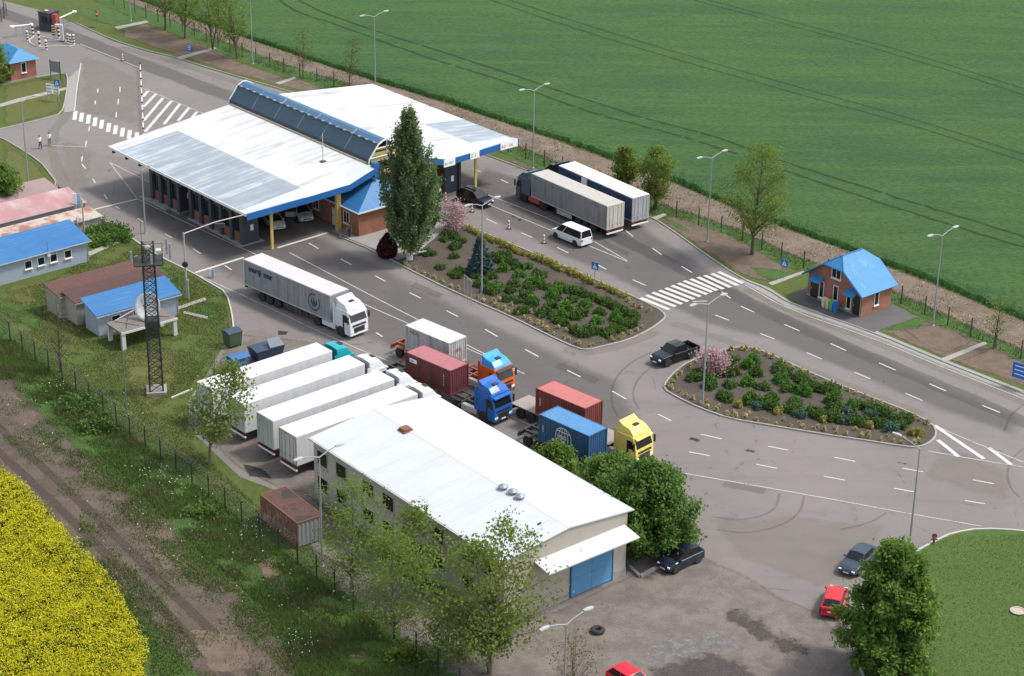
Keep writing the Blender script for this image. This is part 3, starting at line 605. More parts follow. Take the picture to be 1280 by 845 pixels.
    def wpane(nm, i0, i1, out=.014):
        A, B, C_, D = V[i0], V[i1], V[i1+8], V[i0+8]; Mb = V[i0+4]; Mt = V[i1+4]
        A, B, C_, D, Mb, Mt = map(Vector, (A,B,C_,D,Mb,Mt)); c = (A+B+C_+D)/4; nrm = (B-A).cross(D-A).normalized()
        if nrm.dot(c-Vector((0,0,belt*.6))) < 0: nrm = -nrm
        q = [p_.lerp(c, .11)+nrm*out for p_ in (A, Mb, D, C_, Mt, B)]
        MB().add(q, [(0,1,4,5),(1,2,3,4)]).build(nm, m_glass, T)
    wpane('windscreen', 0, 1); wpane('rear_window', 3, 2)
    for s_ in (-1, 1):
        MB().box(h-.36, h-.03, min(s_*w2*.50,s_*w2*.80), max(s_*w2*.50,s_*w2*.80), hood-.38, hood-.22).build('headlight', m_lamp, T, bevel=.03)
        MB().box(-h-.012, -h+.10, min(s_*w2*.62,s_*w2*.84), max(s_*w2*.62,s_*w2*.84), tail-.42, tail-.14).build('tail_light', m_tail, T, bevel=.02)
        MB().box(x0-.30, x0-.14, s_*(w2+.02)-.07, s_*(w2+.02)+.07, belt+.02, belt+.17).build('wing_mirror', col, T, bevel=.03)
    MB().box(h-.06, h+.012, -w2*.45, w2*.45, zb+.22, hood-.36).build('grille', m_black, T, bevel=.01)
    MB().box(h-.04, h+.02, -.26, .26, zb+.12, zb+.23).build('number_plate', m_plate, T); MB().box(-h-.022, -h+.02, -.26, .26, tail-.42, tail-.31).build('number_plate', m_plate, T)
    MB().box(-h-.02, -h+.12, -w2*.86, w2*.86, zb+.05, zb+.26).build('bumper', m_black if kind in ('suv','pickup') else col, T, bevel=.03)
    for ax in S['ax']:
        for s_ in (-1, 1):
            MB().cyl((ax, s_*(w2-.20), S['wr']+.03), (ax, s_*(w2+.006), S['wr']+.03), S['wr']+.075, n=20).build('wheel_arch', m_black, T)
            wheel(T, ax, s_*(w2-.09), S['wr'], .21)
    if kind in ('suv',):
        for s_ in (-1, 1): MB().tube([(x1-.15, s_*gr*.9, roof+.0), (x1-.3, s_*gr*.9, roof+.05), (x2+.3, s_*gr*.9, roof+.05), (x2+.15, s_*gr*.9, roof)], .022, 6).build('roof_rail', m_black if kind == 'van' else m_alu, T)
    if open_door:
        d = MB().box(-.02, 1.02, -.05, .05, .0, .62).build('open_door', col, T, (.62, -w2-.02, zb+.1), R(-115), bevel=.03)
        MB().xprism([(.0,.62),(.25,1.05),(.92,1.05),(1.0,.62)], -.02, .02).build('door_window', m_glass, d)
    return T
car('black estate car coming out from under the canopy on the far lane', carpaint('black', (.012,.012,.014), .2), (577,248), (611,260), 'suv', name='estate_car')
car('white passenger minivan with dark windows beside the grey trailer truck', carpaint('white', (.60,.615,.63), .3), (736,310), (693,292), 'van', cat='van', name='minivan')
car('black pickup truck with an empty load bed turning between the two planted islands', carpaint('jet', (.010,.013,.014), .25), (864,442), (821,457), 'pickup', cat='pickup truck', name='pickup_truck')
car('dark blue hatchback with chrome window trim parked at the corner of the white warehouse', carpaint('navy', (.018,.024,.040)), (868,697), (832,714), 'hatch', cat='car')
car('dark grey-blue saloon car half hidden behind the leafy tree on the lawn', carpaint('slate', (.035,.048,.068)), (1088,692), (1056,722), 'sedan')
car('red hatchback seen from behind, parked beside the tree at the lawn edge', carpaint('red', (.52,.015,.022)), (1036,779), (1049,738), 'hatch')
_p = G(790, 862); car('red car on the yard, cut off by the bottom edge of the picture', carpaint('scarlet', (.58,.012,.025)), None, None, 'hatch', loc=(_p.x, _p.y, .02), yaw=R(-48))
car('silver off-road car with its front door open under the left canopy', carpaint('silver', (.40,.41,.41), .3), (366,262), (386,282), 'suv', name='stopped_car', open_door=True)
car('pale car standing behind the yellow column under the left canopy', carpaint('pale', (.5,.5,.48), .3), (335,275), (350,290), 'hatch', loc=None, name='stopped_car')
# ---------------------------------------------------------------- lorries
def cab(T, col, roofcol=None, visor=True, deflector=True, front='grille', skirt=None, hr=3.62):
    rc = roofcol or col
    prof = [(-.10,.38),(0,.55),(.0,1.25),(-.04,1.75),(-.36,2.72),(-.42,2.95),(-2.25,2.95),(-2.28,1.0),(-2.0,1.0),(-1.95,.55),(-.85,.55),(-.85,.38)]
    c = MB().xprism(prof, -1.23, 1.23).build('cab', col, T, bevel=.07)
    MB().loft([[(-.40,-1.14,2.94),(-.55,-1.08,3.12),(-1.0,-1.0,hr-.12),(-1.7,-.98,hr),(-2.2,-1.0,hr-.02),(-2.24,-1.14,2.94)], [(-.33,0,2.94),(-.48,0,3.18),(-.95,0,hr-.04),(-1.7,0,hr+.08),(-2.2,0,hr+.06),(-2.24,0,2.94)], [(-.40,1.14,2.94),(-.55,1.08,3.12),(-1.0,1.0,hr-.12),(-1.7,.98,hr),(-2.2,1.0,hr-.02),(-2.24,1.14,2.94)]]).build('high_roof', rc, T, bevel=.04)
    MB().add([(-.052,-1.08,1.80),(-.052,1.08,1.80),(-.352,1.0,2.66),(-.352,-1.0,2.66)], [(0,1,2,3)]).xform(Matrix.Translation((.024,0,.008))).build('windscreen', m_glass, c)
    if visor: MB().xprism([(-.30,2.70),(-.02,2.64),(-.05,2.74),(-.34,2.84)], -1.1, 1.1).build('sun_visor', m_black if visor == 'dark' else rc, c, bevel=.015)
    for s_ in (-1, 1):
        y = s_*1.238
        MB().add([(-.22,y,1.72),(-1.02,y,1.72),(-1.02,y,2.52),(-.46,y,2.52)], [(0,1,2,3)]).build('side_window', m_glass, c)
        MB().box(-.16, -.02, s_*1.42-.09, s_*1.42+.09, 1.75, 2.5).build('mirror', m_black, c, bevel=.03)
        MB().box(-.16, .015, min(s_*.72,s_*1.16), max(s_*.72,s_*1.16), .66, .90).build('headlight', m_lamp, c, bevel=.03)
        MB().box(-1.10, -.88, min(s_*1.20,s_*1.245), max(s_*1.20,s_*1.245), .62, 2.5).build('door_step', m_black, c)
        MB().add([(-1.08,y*1.004,1.30),(-1.20,y*1.004,1.30),(-1.20,y*1.004,1.36),(-1.08,y*1.004,1.36)], [(0,1,2,3)]).build('door_handle', m_black, c)
    MB().box(-.05, .02, -.72, .72, .62, 1.18).box(-.05, .018, -.9, .9, 1.28, 1.50).build('grille', m_black, c, bevel=.01)
    MB().box(-.02, .03, -.26, .26, .46, .58).build('number_plate', m_plate, c)
    MB().box(-.35, .02, -1.2, 1.2, .36, .50).build('bumper', col if front == 'body' else m_black, c, bevel=.03)
    if deflector: MB().xprism([(-1.72,hr),(-2.26,hr+.32),(-2.26,hr),(-2.2,2.95),(-2.1,2.95)], -1.02, 1.02).build('roof_deflector', rc, T, bevel=.03)
    MB().box(-1.35, -.95, -.3, .3, hr-.08, hr+.06).build('roof_hatch', m_black, T, bevel=.02)
    for s_ in (-1, 1): MB().box(-2.62, -2.28, min(s_*1.16,s_*1.22), max(s_*1.16,s_*1.22), 1.0, 3.3).build('side_fairing', col, T, bevel=.02)
    for s_ in (-.35, .35): MB().tube([(-6.0,s_,.78),(-.4,s_,.78)], .11, 4).build('chassis_rail', m_frame, T)
    for s_ in (-1, 1):
        MB().box(-4.35, -2.35, min(s_*.75,s_*1.19), max(s_*.75,s_*1.19), .42, .98).build('fuel_tank', skirt or m_alu, T, bevel=.06)
        MB().cyl((-1.42, s_*.85, .54), (-1.42, s_*1.236, .54), .60, n=20).build('wheel_arch', m_black, T)
        wheel(T, -1.42, s_*1.06, .50, .30, m_rim)
        wheel(T, -5.1, s_*.98, .50, .50, m_rimd)
        MB().box(-5.62, -4.58, min(s_*.72,s_*1.2), max(s_*.72,s_*1.2), 1.03, 1.09).build('mudguard', m_black, T)
    MB().box(-5.5, -4.7, -.5, .5, .95, 1.12).build('fifth_wheel', m_frame, T)
    return c
def bogie(T, xs, skirt=True):
    for s_ in (-.45, .45): MB().box(min(xs)-1.6, -4.6, s_-.08, s_+.08, .85, 1.14).build('trailer_rail', m_frame, T)
    for x in xs:
        for s_ in (-1, 1): wheel(T, x, s_*1.04, .50, .36, m_rimd)
        MB().cyl((x,-.9,.5),(x,.9,.5), .07, n=8).build('axle', m_frame, T)
    for s_ in (-1, 1): MB().box(-7.05, -6.9, s_*.8-.08, s_*.8+.08, .25, 1.1).build('landing_leg', m_frame, T)
    if skirt:
        for s_ in (-1, 1): MB().box(-10.3, -7.6, min(s_*1.12,s_*1.2), max(s_*1.12,s_*1.2), .45, .98).build('pallet_box', m_alu if skirt == 'alu' else m_frame, T, bevel=.03)
def lorry(label, loc, yaw, col, side, roofm, rear, kind='curtain', roofcol=None, cabkw={}, skirt=True, rustrear=False, H=4.0, group=None, sideband=None):
    T = thing('articulated_lorry', label, 'lorry', (loc[0], loc[1], .02), yaw, group)
    cab(T, col, roofcol, **cabkw)
    x1, x0 = -2.95, -16.5; W = 1.27
    k = MB().box(x0, x1, -W, W, 1.16, H-.03)
    if kind == 'curtain':
        for i in range(28):
            for s_ in (-1, 1): x = x1-.35-i*(13.0/27); k.box(x-.02, x+.02, s_*(W+.012)-.006, s_*(W+.012)+.006, 1.2, 3.8)
    tr = k.build('trailer_body', side, T, bevel=0 if kind == 'curtain' else .05)
    MB().box(x0-.005, x1+.005, -W-.008, W+.008, H-.10, H-.035).box(x0+.01, x1-.01, -W+.03, W-.03, H-.04, H).build('trailer_roof', roofm, T, bevel=.02)
    MB().box(x0-.004, x1+.004, -W-.012, W+.012, 1.12, 1.28).build('side_rail', rear if kind == 'reefer' else m_alu, T)
    if kind == 'curtain':
        k = MB()
        for i in range(1, 24): k.box(x1-i*.565-.012, x1-i*.565+.012, -W+.05, W-.05, H-.01, H+.012)
        k.build('roof_bow', roofm, T)
    else:
        MB().box(x1+.002, x1+.42, -.85, .85, 2.3, 3.75).build('cooling_unit', m_black, T, bevel=.05)  # coloured black to paint in the shade of the gap behind the cab
        k = MB()
        for i in range(1, 12): k.box(x1-i*1.13-.015, x1-i*1.13+.015, -W+.04, W-.04, H-.01, H+.008)
        k.build('roof_seam', roofm, T)
    fr = m_rustw if rustrear else rear
    MB().box(x0-.05, x0+.02, -W-.01, -W+.09, 1.1, H-.02).box(x0-.05, x0+.02, W-.09, W+.01, 1.1, H-.02).box(x0-.05, x0+.02, -W+.09, W-.09, H-.14, H-.02).box(x0-.05, x0+.02, -W+.09, W-.09, 1.1, 1.22).build('door_frame', fr, T)
    for s_ in (-1, 1):
        d = MB().box(x0-.035, x0, min(s_*.012,s_*(W-.10)), max(s_*.012,s_*(W-.10)), 1.23, H-.15).build('rear_door', rear, T)
        for q in (.35, .85): MB().tube([(x0-.055, s_*q, 1.25), (x0-.055, s_*q, H-.2)], .02, 5).box(x0-.08, x0-.04, s_*q-.03, s_*q+.22, 1.7, 1.76).build('lock_bar', fr if rustrear else m_alu, d)
    MB().box(x0-.06, x0+.08, -1.22, 1.22, .55, .72).build('bumper', m_plate, T, bevel=.02)
    for s_ in (-1, 1): MB().box(x0-.075, x0, min(s_*.85,s_*1.2), max(s_*.85,s_*1.2), .80, .95).build('tail_light', m_tail, T)
    MB().box(x0-.04, x0+.03, -1.2, 1.2, .76, 1.0).build('lamp_board', m_black, T)
    bogie(T, (-11.3,-12.62,-13.94), skirt)
    return T
m_white2 = grimemat('white_panel', (.50,.51,.51), (.36,.35,.32), .4)
m_white3 = grimemat('white_gel_coat', (.54,.55,.55), (.40,.39,.36), .35)
m_cream = mat('grimy_white_roof', (.56,.555,.52), .55, var=.06, scale=.8, dirt=(.46,.42,.34), dscale=.6)
m_rustw = mat('rust_stained_frame', (.26,.19,.15), .8, var=.3, scale=4, dirt=(.18,.07,.04), dscale=1.5)
m_greycur = grimemat('grey_tarpaulin', (.25,.255,.265), (.175,.175,.172), rough=.65)
m_greyside = grimemat('dusty_grey_curtain', (.215,.22,.22), (.14,.138,.13), rough=.65)
m_bluecur = mat('navy_curtain', (.020,.045,.105), .5, var=.1, scale=1.2, dirt=(.03,.055,.11))
m_roofdirt = mat('dusty_tarpaulin_roof', (.37,.355,.325), .75, var=.1, scale=1.2, dirt=(.29,.275,.24), dscale=.8)
m_roofpink = mat('pale_tarpaulin_roof', (.45,.425,.425), .7, var=.08, scale=1.2, dirt=(.38,.345,.34), dscale=.7)
m_roofwhite = mat('clean_white_roof', (.64,.64,.625), .6, var=.04, scale=1)
m_beige = grimemat('cream_doors', (.50,.475,.42), (.36,.33,.28))
m_greydoor = grimemat('grey_steel_doors', (.36,.36,.37), (.25,.24,.245))
m_navyink = mat('navy_print', (.012,.03,.065), .6)
m_whiteink = mat('white_print', (.70,.70,.68), .6); m_redink = mat('red_print', (.45,.05,.035), .6)
p_white = carpaint('lorry_white', (.60,.615,.63))
# moving lorry with the grey tarpaulin
yw = R(-43.5); rear_c = Vector((-27.35,199.4,0)); fr = rear_c + dirv(yw)*16.5
T = lorry('white lorry with a grey tarpaulin trailer and navy lettering driving away from the canopy', fr, yw, p_white, m_greycur, m_roofpink, m_white2, cabkw=dict(front='body', skirt=p_white))
text('mar', .88, T, (-15.7, -1.300, 2.95), (1,0,0), (0,0,1), m_navyink, ext=.008, bold=.035); text('mar', .88, T, (-13.3, -1.300, 2.95), (1,0,0), (0,0,1), m_navyink, ext=.008, bold=.035)
MB().lathe([(.30,-.004),(.30,.004),(.05,.004),(.05,-.004)], 12, axis='y', c=(-13.95,-1.292,3.2)).box(-14.1,-13.8,-1.296,-1.29,2.72,2.95).build('logo', m_navyink, T)
k = MB()
for a in range(40):
    if 3 < a < 8: continue
    a0, a1 = 2*math.pi*a/40, 2*math.pi*(a+1)/40
    k.add([(-5.4+.92*math.cos(a0),-1.293,2.55+.92*math.sin(a0)),(-5.4+.92*math.cos(a1),-1.293,2.55+.92*math.sin(a1)),(-5.4+.80*math.cos(a1),-1.293,2.55+.80*math.sin(a1)),(-5.4+.80*math.cos(a0),-1.293,2.55+.80*math.sin(a0))], [(0,1,2,3)])
for s_, q in ((-.18,.50),(0,.62),(.18,.50)):
    k.add([(-5.4+s_*.5,-1.293,1.98),(-5.4+s_*1.9-.12,-1.293,2.45),(-5.4+s_*2.2,-1.293,2.5+q),(-5.4+s_*1.9+.16,-1.293,2.45)], [(0,1,2,3)])
k.build('round_emblem', m_navyink, T)
# two lorries parked by the right kerb
yw = R(128.9); o_ = Vector((1.94,226.34,0)); e_ = dirv(R(-51.1)); g_ = Vector((-e_.y, e_.x, 0)); rc_ = o_+e_*13.6+g_*1.27
T = lorry('blue-grey lorry with a dusty grey curtain trailer parked beside the navy trailer', rc_+dirv(yw)*16.5, yw, carpaint('steel', (.075,.105,.130)), m_greyside, m_roofdirt, m_beige, cabkw=dict(skirt=mat('red_skirt', (.42,.06,.055), .5)), skirt='alu')
yw = R(127.5); rc_ = Vector((14.45,219.3,0))
T = lorry('black lorry with a navy curtain trailer and bright white roof, beside the verge trees', rc_+dirv(yw)*16.5, yw, carpaint('night', (.014,.016,.022)), m_bluecur, m_roofwhite, m_greydoor)
MB().box(-8.3, -7.3, 1.283, 1.292, 2.9, 3.85).build('logo', m_whiteink, T)
# four white refrigerated lorries side by side
for nm, p, c_, rust, roof, sid in [('white refrigerated lorry with a turquoise cab, at the end of the row', (-17.85,176.95), carpaint('teal', (.012,.26,.31)), True, m_cream, m_white3), ('white refrigerated lorry beside the one with the turquoise cab', (-14.55,174.2), p_white, False, m_white3, m_white3),
        ('white refrigerated lorry with a grey stripe along its side, third from the turquoise cab', (-11.6,171.0), p_white, False, m_white3, m_white2), ('refrigerated lorry with a rust-stained rear frame, tight against the white warehouse', (-9.3,168.0), p_white, True, m_cream, m_white3)]:
    yw = R(41.6); f_ = Vector((p[0], p[1], 0)) + dirv(yw)*2.95
    lorry(nm, f_, yw, c_, sid, roof, m_white2, 'reefer', rustrear=rust, skirt='alu', H=3.98, cabkw=dict(deflector=False, hr=3.78))
# ---------------------------------------------------------------- container lorries and containers
def corr(k, a, b, z0, z1, nrm, pitch=.28, dep=.04, m=0):
    "corrugated steel wall from a to b"
    a = Vector(a); b = Vector(b); L = (b-a).length; t = (b-a)/L; n = max(2, int(L/pitch)); P = []
    for i in range(n):
        for f_, d in ((0,0),(.35,0),(.5,1),(.85,1)): P.append(a + t*L*(i+f_)/n - nrm*dep*d)
    P.append(b); vs = [(p.x,p.y,z0) for p in P]+[(p.x,p.y,z1) for p in P]; q = len(P)
    k.add(vs, [(i,i+1,q+i+1,q+i) for i in range(q-1)], m)
def container(label, c, yaw, z, col, dark=None, roofm=None, L=6.06, W=2.44, H=2.59, doors=-1, name='shipping_container', group=None, cat='container'):
    T = thing(name, label, cat, (c[0], c[1], z), yaw, group); h, w_ = L/2, W/2
    k = MB(); corr(k, (-h+.1,-w_+.02,0), (h-.1,-w_+.02,0), .16, H-.12, Vector((0,-1,0))); corr(k, (-h+.1,w_-.02,0), (h-.1,w_-.02,0), .16, H-.12, Vector((0,1,0)))
    k.build('side_wall', col, T, recalc=False)
    k = MB(); corr(k, (-doors*(h-.03),-w_+.1,0), (-doors*(h-.03),w_-.1,0), .16, H-.12, Vector((-doors,0,0))); k.build('end_wall', dark or col, T, recalc=False)
    k = MB()
    for x in (-h, h-.14):
        for y in (-w_, w_-.14): k.box(x, x+.14, y, y+.14, 0, H)
    for y in (-w_, w_-.08): k.box(-h+.14, h-.14, y, y+.08, 0, .16).box(-h+.14, h-.14, y, y+.08, H-.12, H-.01)
    for x in (-h, h-.08): k.box(x, x+.08, -w_+.14, w_-.14, 0, .16).box(x, x+.08, -w_+.14, w_-.14, H-.14, H-.01)
    k.build('corner_frame', col, T)
    k = MB(); n = 20
    P = []
    for i in range(n):
        for f_, d in ((0,0),(.4,0),(.5,.02),(.9,.02)): P.append((-h+.08+(L-.16)*(i+f_)/n, H-.035+d))
    P.append((h-.08, H-.035)); q = len(P)
    k.add([(x,-w_+.07,z_) for x,z_ in P]+[(x,w_-.07,z_) for x,z_ in P], [(i,i+1,q+i+1,q+i) for i in range(q-1)]); k.build('roof', roofm or col, T, recalc=False)
    MB().box(-h+.1, h-.1, -w_+.1, w_-.1, .1, .16).build('floor', m_frame, T)
    for s_ in (-1, 1):
        x = doors*(h-.03); d = MB().box(min(x,x-doors*.05), max(x,x-doors*.05), min(s_*.01,s_*(w_-.15)), max(s_*.01,s_*(w_-.15)), .17, H-.15).build('door', dark or col, T)
        for y in (.3,.8): MB().tube([(x+doors*.035,s_*y,.15),(x+doors*.035,s_*y,H-.14)], .02, 5).box(min(x,x+doors*.05), max(x,x+doors*.05), s_*y-.16, s_*y+.16, 1.0, 1.05).build('lock_bar', col, d)
    return T
def skeletal(T, x_rear, frame=m_frame, deck=None, axles=2, x_front=-3.2, z=1.2):
    for s_ in (-.48, .48): MB().box(x_rear, x_front, s_-.08, s_+.08, .92, z).build('trailer_rail', frame, T)
    k = MB(); x = x_rear+.1
    while x < x_front: k.box(x-.07, x+.07, -1.2, 1.2, z-.16, z-.02); x += 1.5
    k.build('cross_member', frame, T)
    if deck: MB().box(x_rear, x_front, -1.24, 1.24, z-.04, z+.03).build('deck', deck, T)
    for i in range(axles):
        for s_ in (-1, 1):
            wheel(T, x_rear+1.1+i*1.31, s_*1.02, .50, .40, m_rimd)
            MB().box(x_rear+.55+i*1.31, x_rear+1.65+i*1.31, min(s_*.8,s_*1.24), max(s_*.8,s_*1.24), 1.03, 1.07).build('mudguard', frame, T)
    MB().box(x_rear-.05, x_rear+.06, -1.22, 1.22, .6, .95).build('bumper', frame, T)
    for s_ in (-1, 1): MB().box(x_rear-.07, x_rear-.02, min(s_*.8,s_*1.15), max(s_*.8,s_*1.15), .68, .84).build('tail_light', m_tail, T)
    for s_ in (-1, 1): MB().box(x_rear+6.2, x_rear+6.34, s_*.78-.07, s_*.78+.07, .22, 1.1).build('landing_leg', m_frame, T)
def clorry(label, cf, yaw, col, x_rear, frame=m_frame, deck=None, **kw):
    T = thing('container_lorry', label, 'lorry', (cf[0], cf[1], .02), yaw); cab(T, col, **kw); skeletal(T, x_rear, frame, deck); return T
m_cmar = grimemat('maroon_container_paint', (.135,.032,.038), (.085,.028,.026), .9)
m_cmarr = mat('pale_maroon_roof', (.30,.105,.115), .7, var=.08, scale=1.5, dirt=(.24,.08,.085), dscale=1)  # roof tone, paler than the maroon sides
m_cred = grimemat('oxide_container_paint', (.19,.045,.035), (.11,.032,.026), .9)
m_credr = mat('pale_oxide_roof', (.36,.11,.10), .7, var=.08, scale=1.5, dirt=(.30,.09,.08), dscale=1)  # roof colour, a paler red than the side walls
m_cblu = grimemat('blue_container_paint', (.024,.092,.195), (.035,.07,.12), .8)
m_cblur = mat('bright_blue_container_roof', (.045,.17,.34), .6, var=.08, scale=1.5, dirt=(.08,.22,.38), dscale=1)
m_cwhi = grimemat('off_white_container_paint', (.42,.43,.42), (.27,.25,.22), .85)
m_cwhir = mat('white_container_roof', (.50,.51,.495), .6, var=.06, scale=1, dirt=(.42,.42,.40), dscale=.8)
ya = R(-43)
# white container, orange cab
c1 = Vector((-7.42,181.44,0)); f1 = c1 + dirv(ya)*9.5
clorry('orange-cab lorry with a light blue roof and red chassis under the white container', f1, ya, carpaint('orange', (.62,.105,.022)), -14.6, m_rust, roofcol=carpaint('sky', (.04,.27,.60)), visor='dark')
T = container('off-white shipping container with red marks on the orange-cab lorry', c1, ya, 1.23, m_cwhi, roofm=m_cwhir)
text('HDL', .58, T, (-2.3, -1.232, 1.95), (1,0,0), (0,0,1), m_redink); text('HDL', .5, T, (3.035, -.45, 1.35), (0,1,0), (0,0,1), m_redink)
# maroon container, blue cab
c2 = Vector((-7.07,175.25,0)); f2 = c2 + dirv(ya)*8.75
clorry('lorry with a glossy blue cab pulling the maroon container', f2, ya, carpaint('royal', (.010,.095,.36)), -14.9, m_frame)
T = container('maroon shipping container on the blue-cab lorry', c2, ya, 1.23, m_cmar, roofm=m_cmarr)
MB().box(-2.42, -1.45, -1.236, -1.229, 1.78, 2.18).build('label_panel', m_whiteink, T); text('\\tex', .36, T, (-2.36, -1.242, 1.86), (1,0,0), (0,0,1), m_cmar)
for i in range(4): text('0I8', .16, T, (2.2, -1.232, .8+i*.3), (0,0,1), (-1,0,0), m_whiteink)
# oxide red container, yellow cab
m_deck = mat('timber_deck', (.27,.225,.205), .9, var=.15, scale=4, dirt=(.18,.15,.14))
c3 = Vector((5.29,167.73,0)); f3 = c3 + dirv(ya)*9.1
clorry('lorry with a pale yellow cab and white roof spoiler ahead of the brick-red container', f3, ya, carpaint('yellow', (.72,.56,.13)), -15.2, m_frame, m_deck)
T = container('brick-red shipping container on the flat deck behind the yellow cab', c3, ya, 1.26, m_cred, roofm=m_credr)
text('CAXU', .30, T, (-2.35, -1.232, .95), (0,0,1), (-1,0,0), m_whiteink)
# blue container on a parked skeletal trailer
c4 = Vector((5.53,162.41,0)); f4 = c4 + dirv(R(-44))*8
T = thing('container_trailer', 'parked skeletal trailer carrying the bright blue container beside the warehouse trees', 'trailer', (f4.x, f4.y, .02), R(-44)); skeletal(T, -13.6, m_frame)
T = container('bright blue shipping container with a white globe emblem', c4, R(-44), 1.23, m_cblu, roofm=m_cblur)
k = MB()
def ring(k, cx, cz, rx, rz, y, wd=.03, n=28):
    for a in range(n):
        a0, a1 = 2*math.pi*a/n, 2*math.pi*(a+1)/n
        k.add([(cx+(rx+wd)*math.cos(a0),y,cz+(rz+wd)*math.sin(a0)),(cx+(rx+wd)*math.cos(a1),y,cz+(rz+wd)*math.sin(a1)),(cx+(rx-wd)*math.cos(a1),y,cz+(rz-wd)*math.sin(a1)),(cx+(rx-wd)*math.cos(a0),y,cz+(rz-wd)*math.sin(a0))], [(0,1,2,3)])
for rx in (.95, .55, .2): ring(k, 0, 1.3, rx, .95, -1.231)
for z_ in (.75, 1.82): k.box(-.8, .8, -1.233, -1.229, z_-.03, z_+.03)
k.build('globe_emblem', m_whiteink, T); text('UNIS', .52, T, (-.78, -1.240, 1.12), (1,0,0), (0,0,1), m_whiteink)
text('CXDU', .26, T, (-2.4, -1.232, .95), (0,0,1), (-1,0,0), m_whiteink)
# ================================================================ buildings
m_brick = brickmat('red_brick', (.31,.112,.066), (.25,.088,.052), (.26,.20,.16))
m_brickd = brickmat('brown_brick', (.215,.082,.050), (.17,.062,.040), (.17,.13,.10))
m_bluep = mat('blue_fascia_paint', (.014,.105,.31), .5, var=.12, scale=1, dirt=(.035,.14,.32), dscale=.8)
m_blueroof = sheetmat('bright_blue_roof', (.018,.17,.40), (.05,.22,.42), .4, 'y', .3, .5)
m_blueroof2 = sheetmat('blue_metal_roof', (.013,.110,.285), (.055,.165,.29), .55, 'y', .3, .9)
m_skyroof = mat('sky_blue_roof', (.020,.165,.34), .6, var=.12, scale=1.2, dirt=(.05,.23,.39), dscale=.7)
m_roofw = sheetmat('white_sheet_roof', (.52,.52,.515), (.20,.205,.21), .6, 'x', .35, .85, streak=(.9,.06,1))
m_roofg = sheetmat('weathered_grey_roof', (.225,.265,.295), (.45,.485,.51), .6, 'x', .35, 1.0, streak=(1.5,.10,1))
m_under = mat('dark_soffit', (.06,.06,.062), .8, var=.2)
m_yel = mat('yellow_column_paint', (.50,.36,.10), .55, var=.1, dirt=(.36,.26,.09))
m_dkpanel = mat('dark_grey_panel', (.040,.052,.066), .5, var=.15, scale=1.5)
m_wframe = mat('white_window_frame', (.62,.62,.60), .5, var=.05)
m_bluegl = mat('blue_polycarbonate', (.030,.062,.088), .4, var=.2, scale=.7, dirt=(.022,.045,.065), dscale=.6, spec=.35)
m_bluegl2 = mat('polycarbonate_painted_sunlit', (.045,.115,.20), .5, var=.15, scale=.6, dirt=(.04,.09,.15), dscale=.5)  # lighter copy for the skylight top, sunlight put into its colour
m_sea = mat('seam_metal', (.20,.24,.27), .5, .2, var=.2)
def window(T, o, ex, w_, h_, z, fr=m_wframe, out=.03, sill=True, mull=1, name='window'):
    "framed window on a wall: o = centre of its foot on the wall (x,y), ex = unit vector along the wall (outward = ex turned right)"
    ex = Vector((ex[0], ex[1], 0)).normalized(); nx = Vector((ex.y, -ex.x, 0)); c = Vector((o[0], o[1], z))
    def bx(k, a0, a1, d0, d1, z0, z1):
        P = [c+ex*a+nx*d+Vector((0,0,q)) for q in (z0,z1) for a,d in ((a0,d0),(a1,d0),(a1,d1),(a0,d1))]
        k.add(P, [(0,3,2,1),(4,5,6,7),(0,1,5,4),(1,2,6,5),(2,3,7,6),(3,0,4,7)])
    g = MB(); bx(g, -w_/2, w_/2, -.01, .012, 0, h_); g = g.build(name, m_glass, T)
    f = MB(); t = .07
    bx(f, -w_/2-t, -w_/2, -.01, out+.02, -t, h_+t); bx(f, w_/2, w_/2+t, -.01, out+.02, -t, h_+t); bx(f, -w_/2, w_/2, -.01, out+.02, h_, h_+t); bx(f, -w_/2, w_/2, -.01, out+.02, -t, 0)
    for i in range(mull): a = -w_/2+w_*(i+1)/(mull+1); bx(f, a-.03, a+.03, .014, out, 0, h_)
    f.build('frame', fr, g)
    if sill: q = MB(); bx(q, -w_/2-.12, w_/2+.12, 0, .16, -t-.08, -t-.003); q.build('sill', fr, g)
    return g
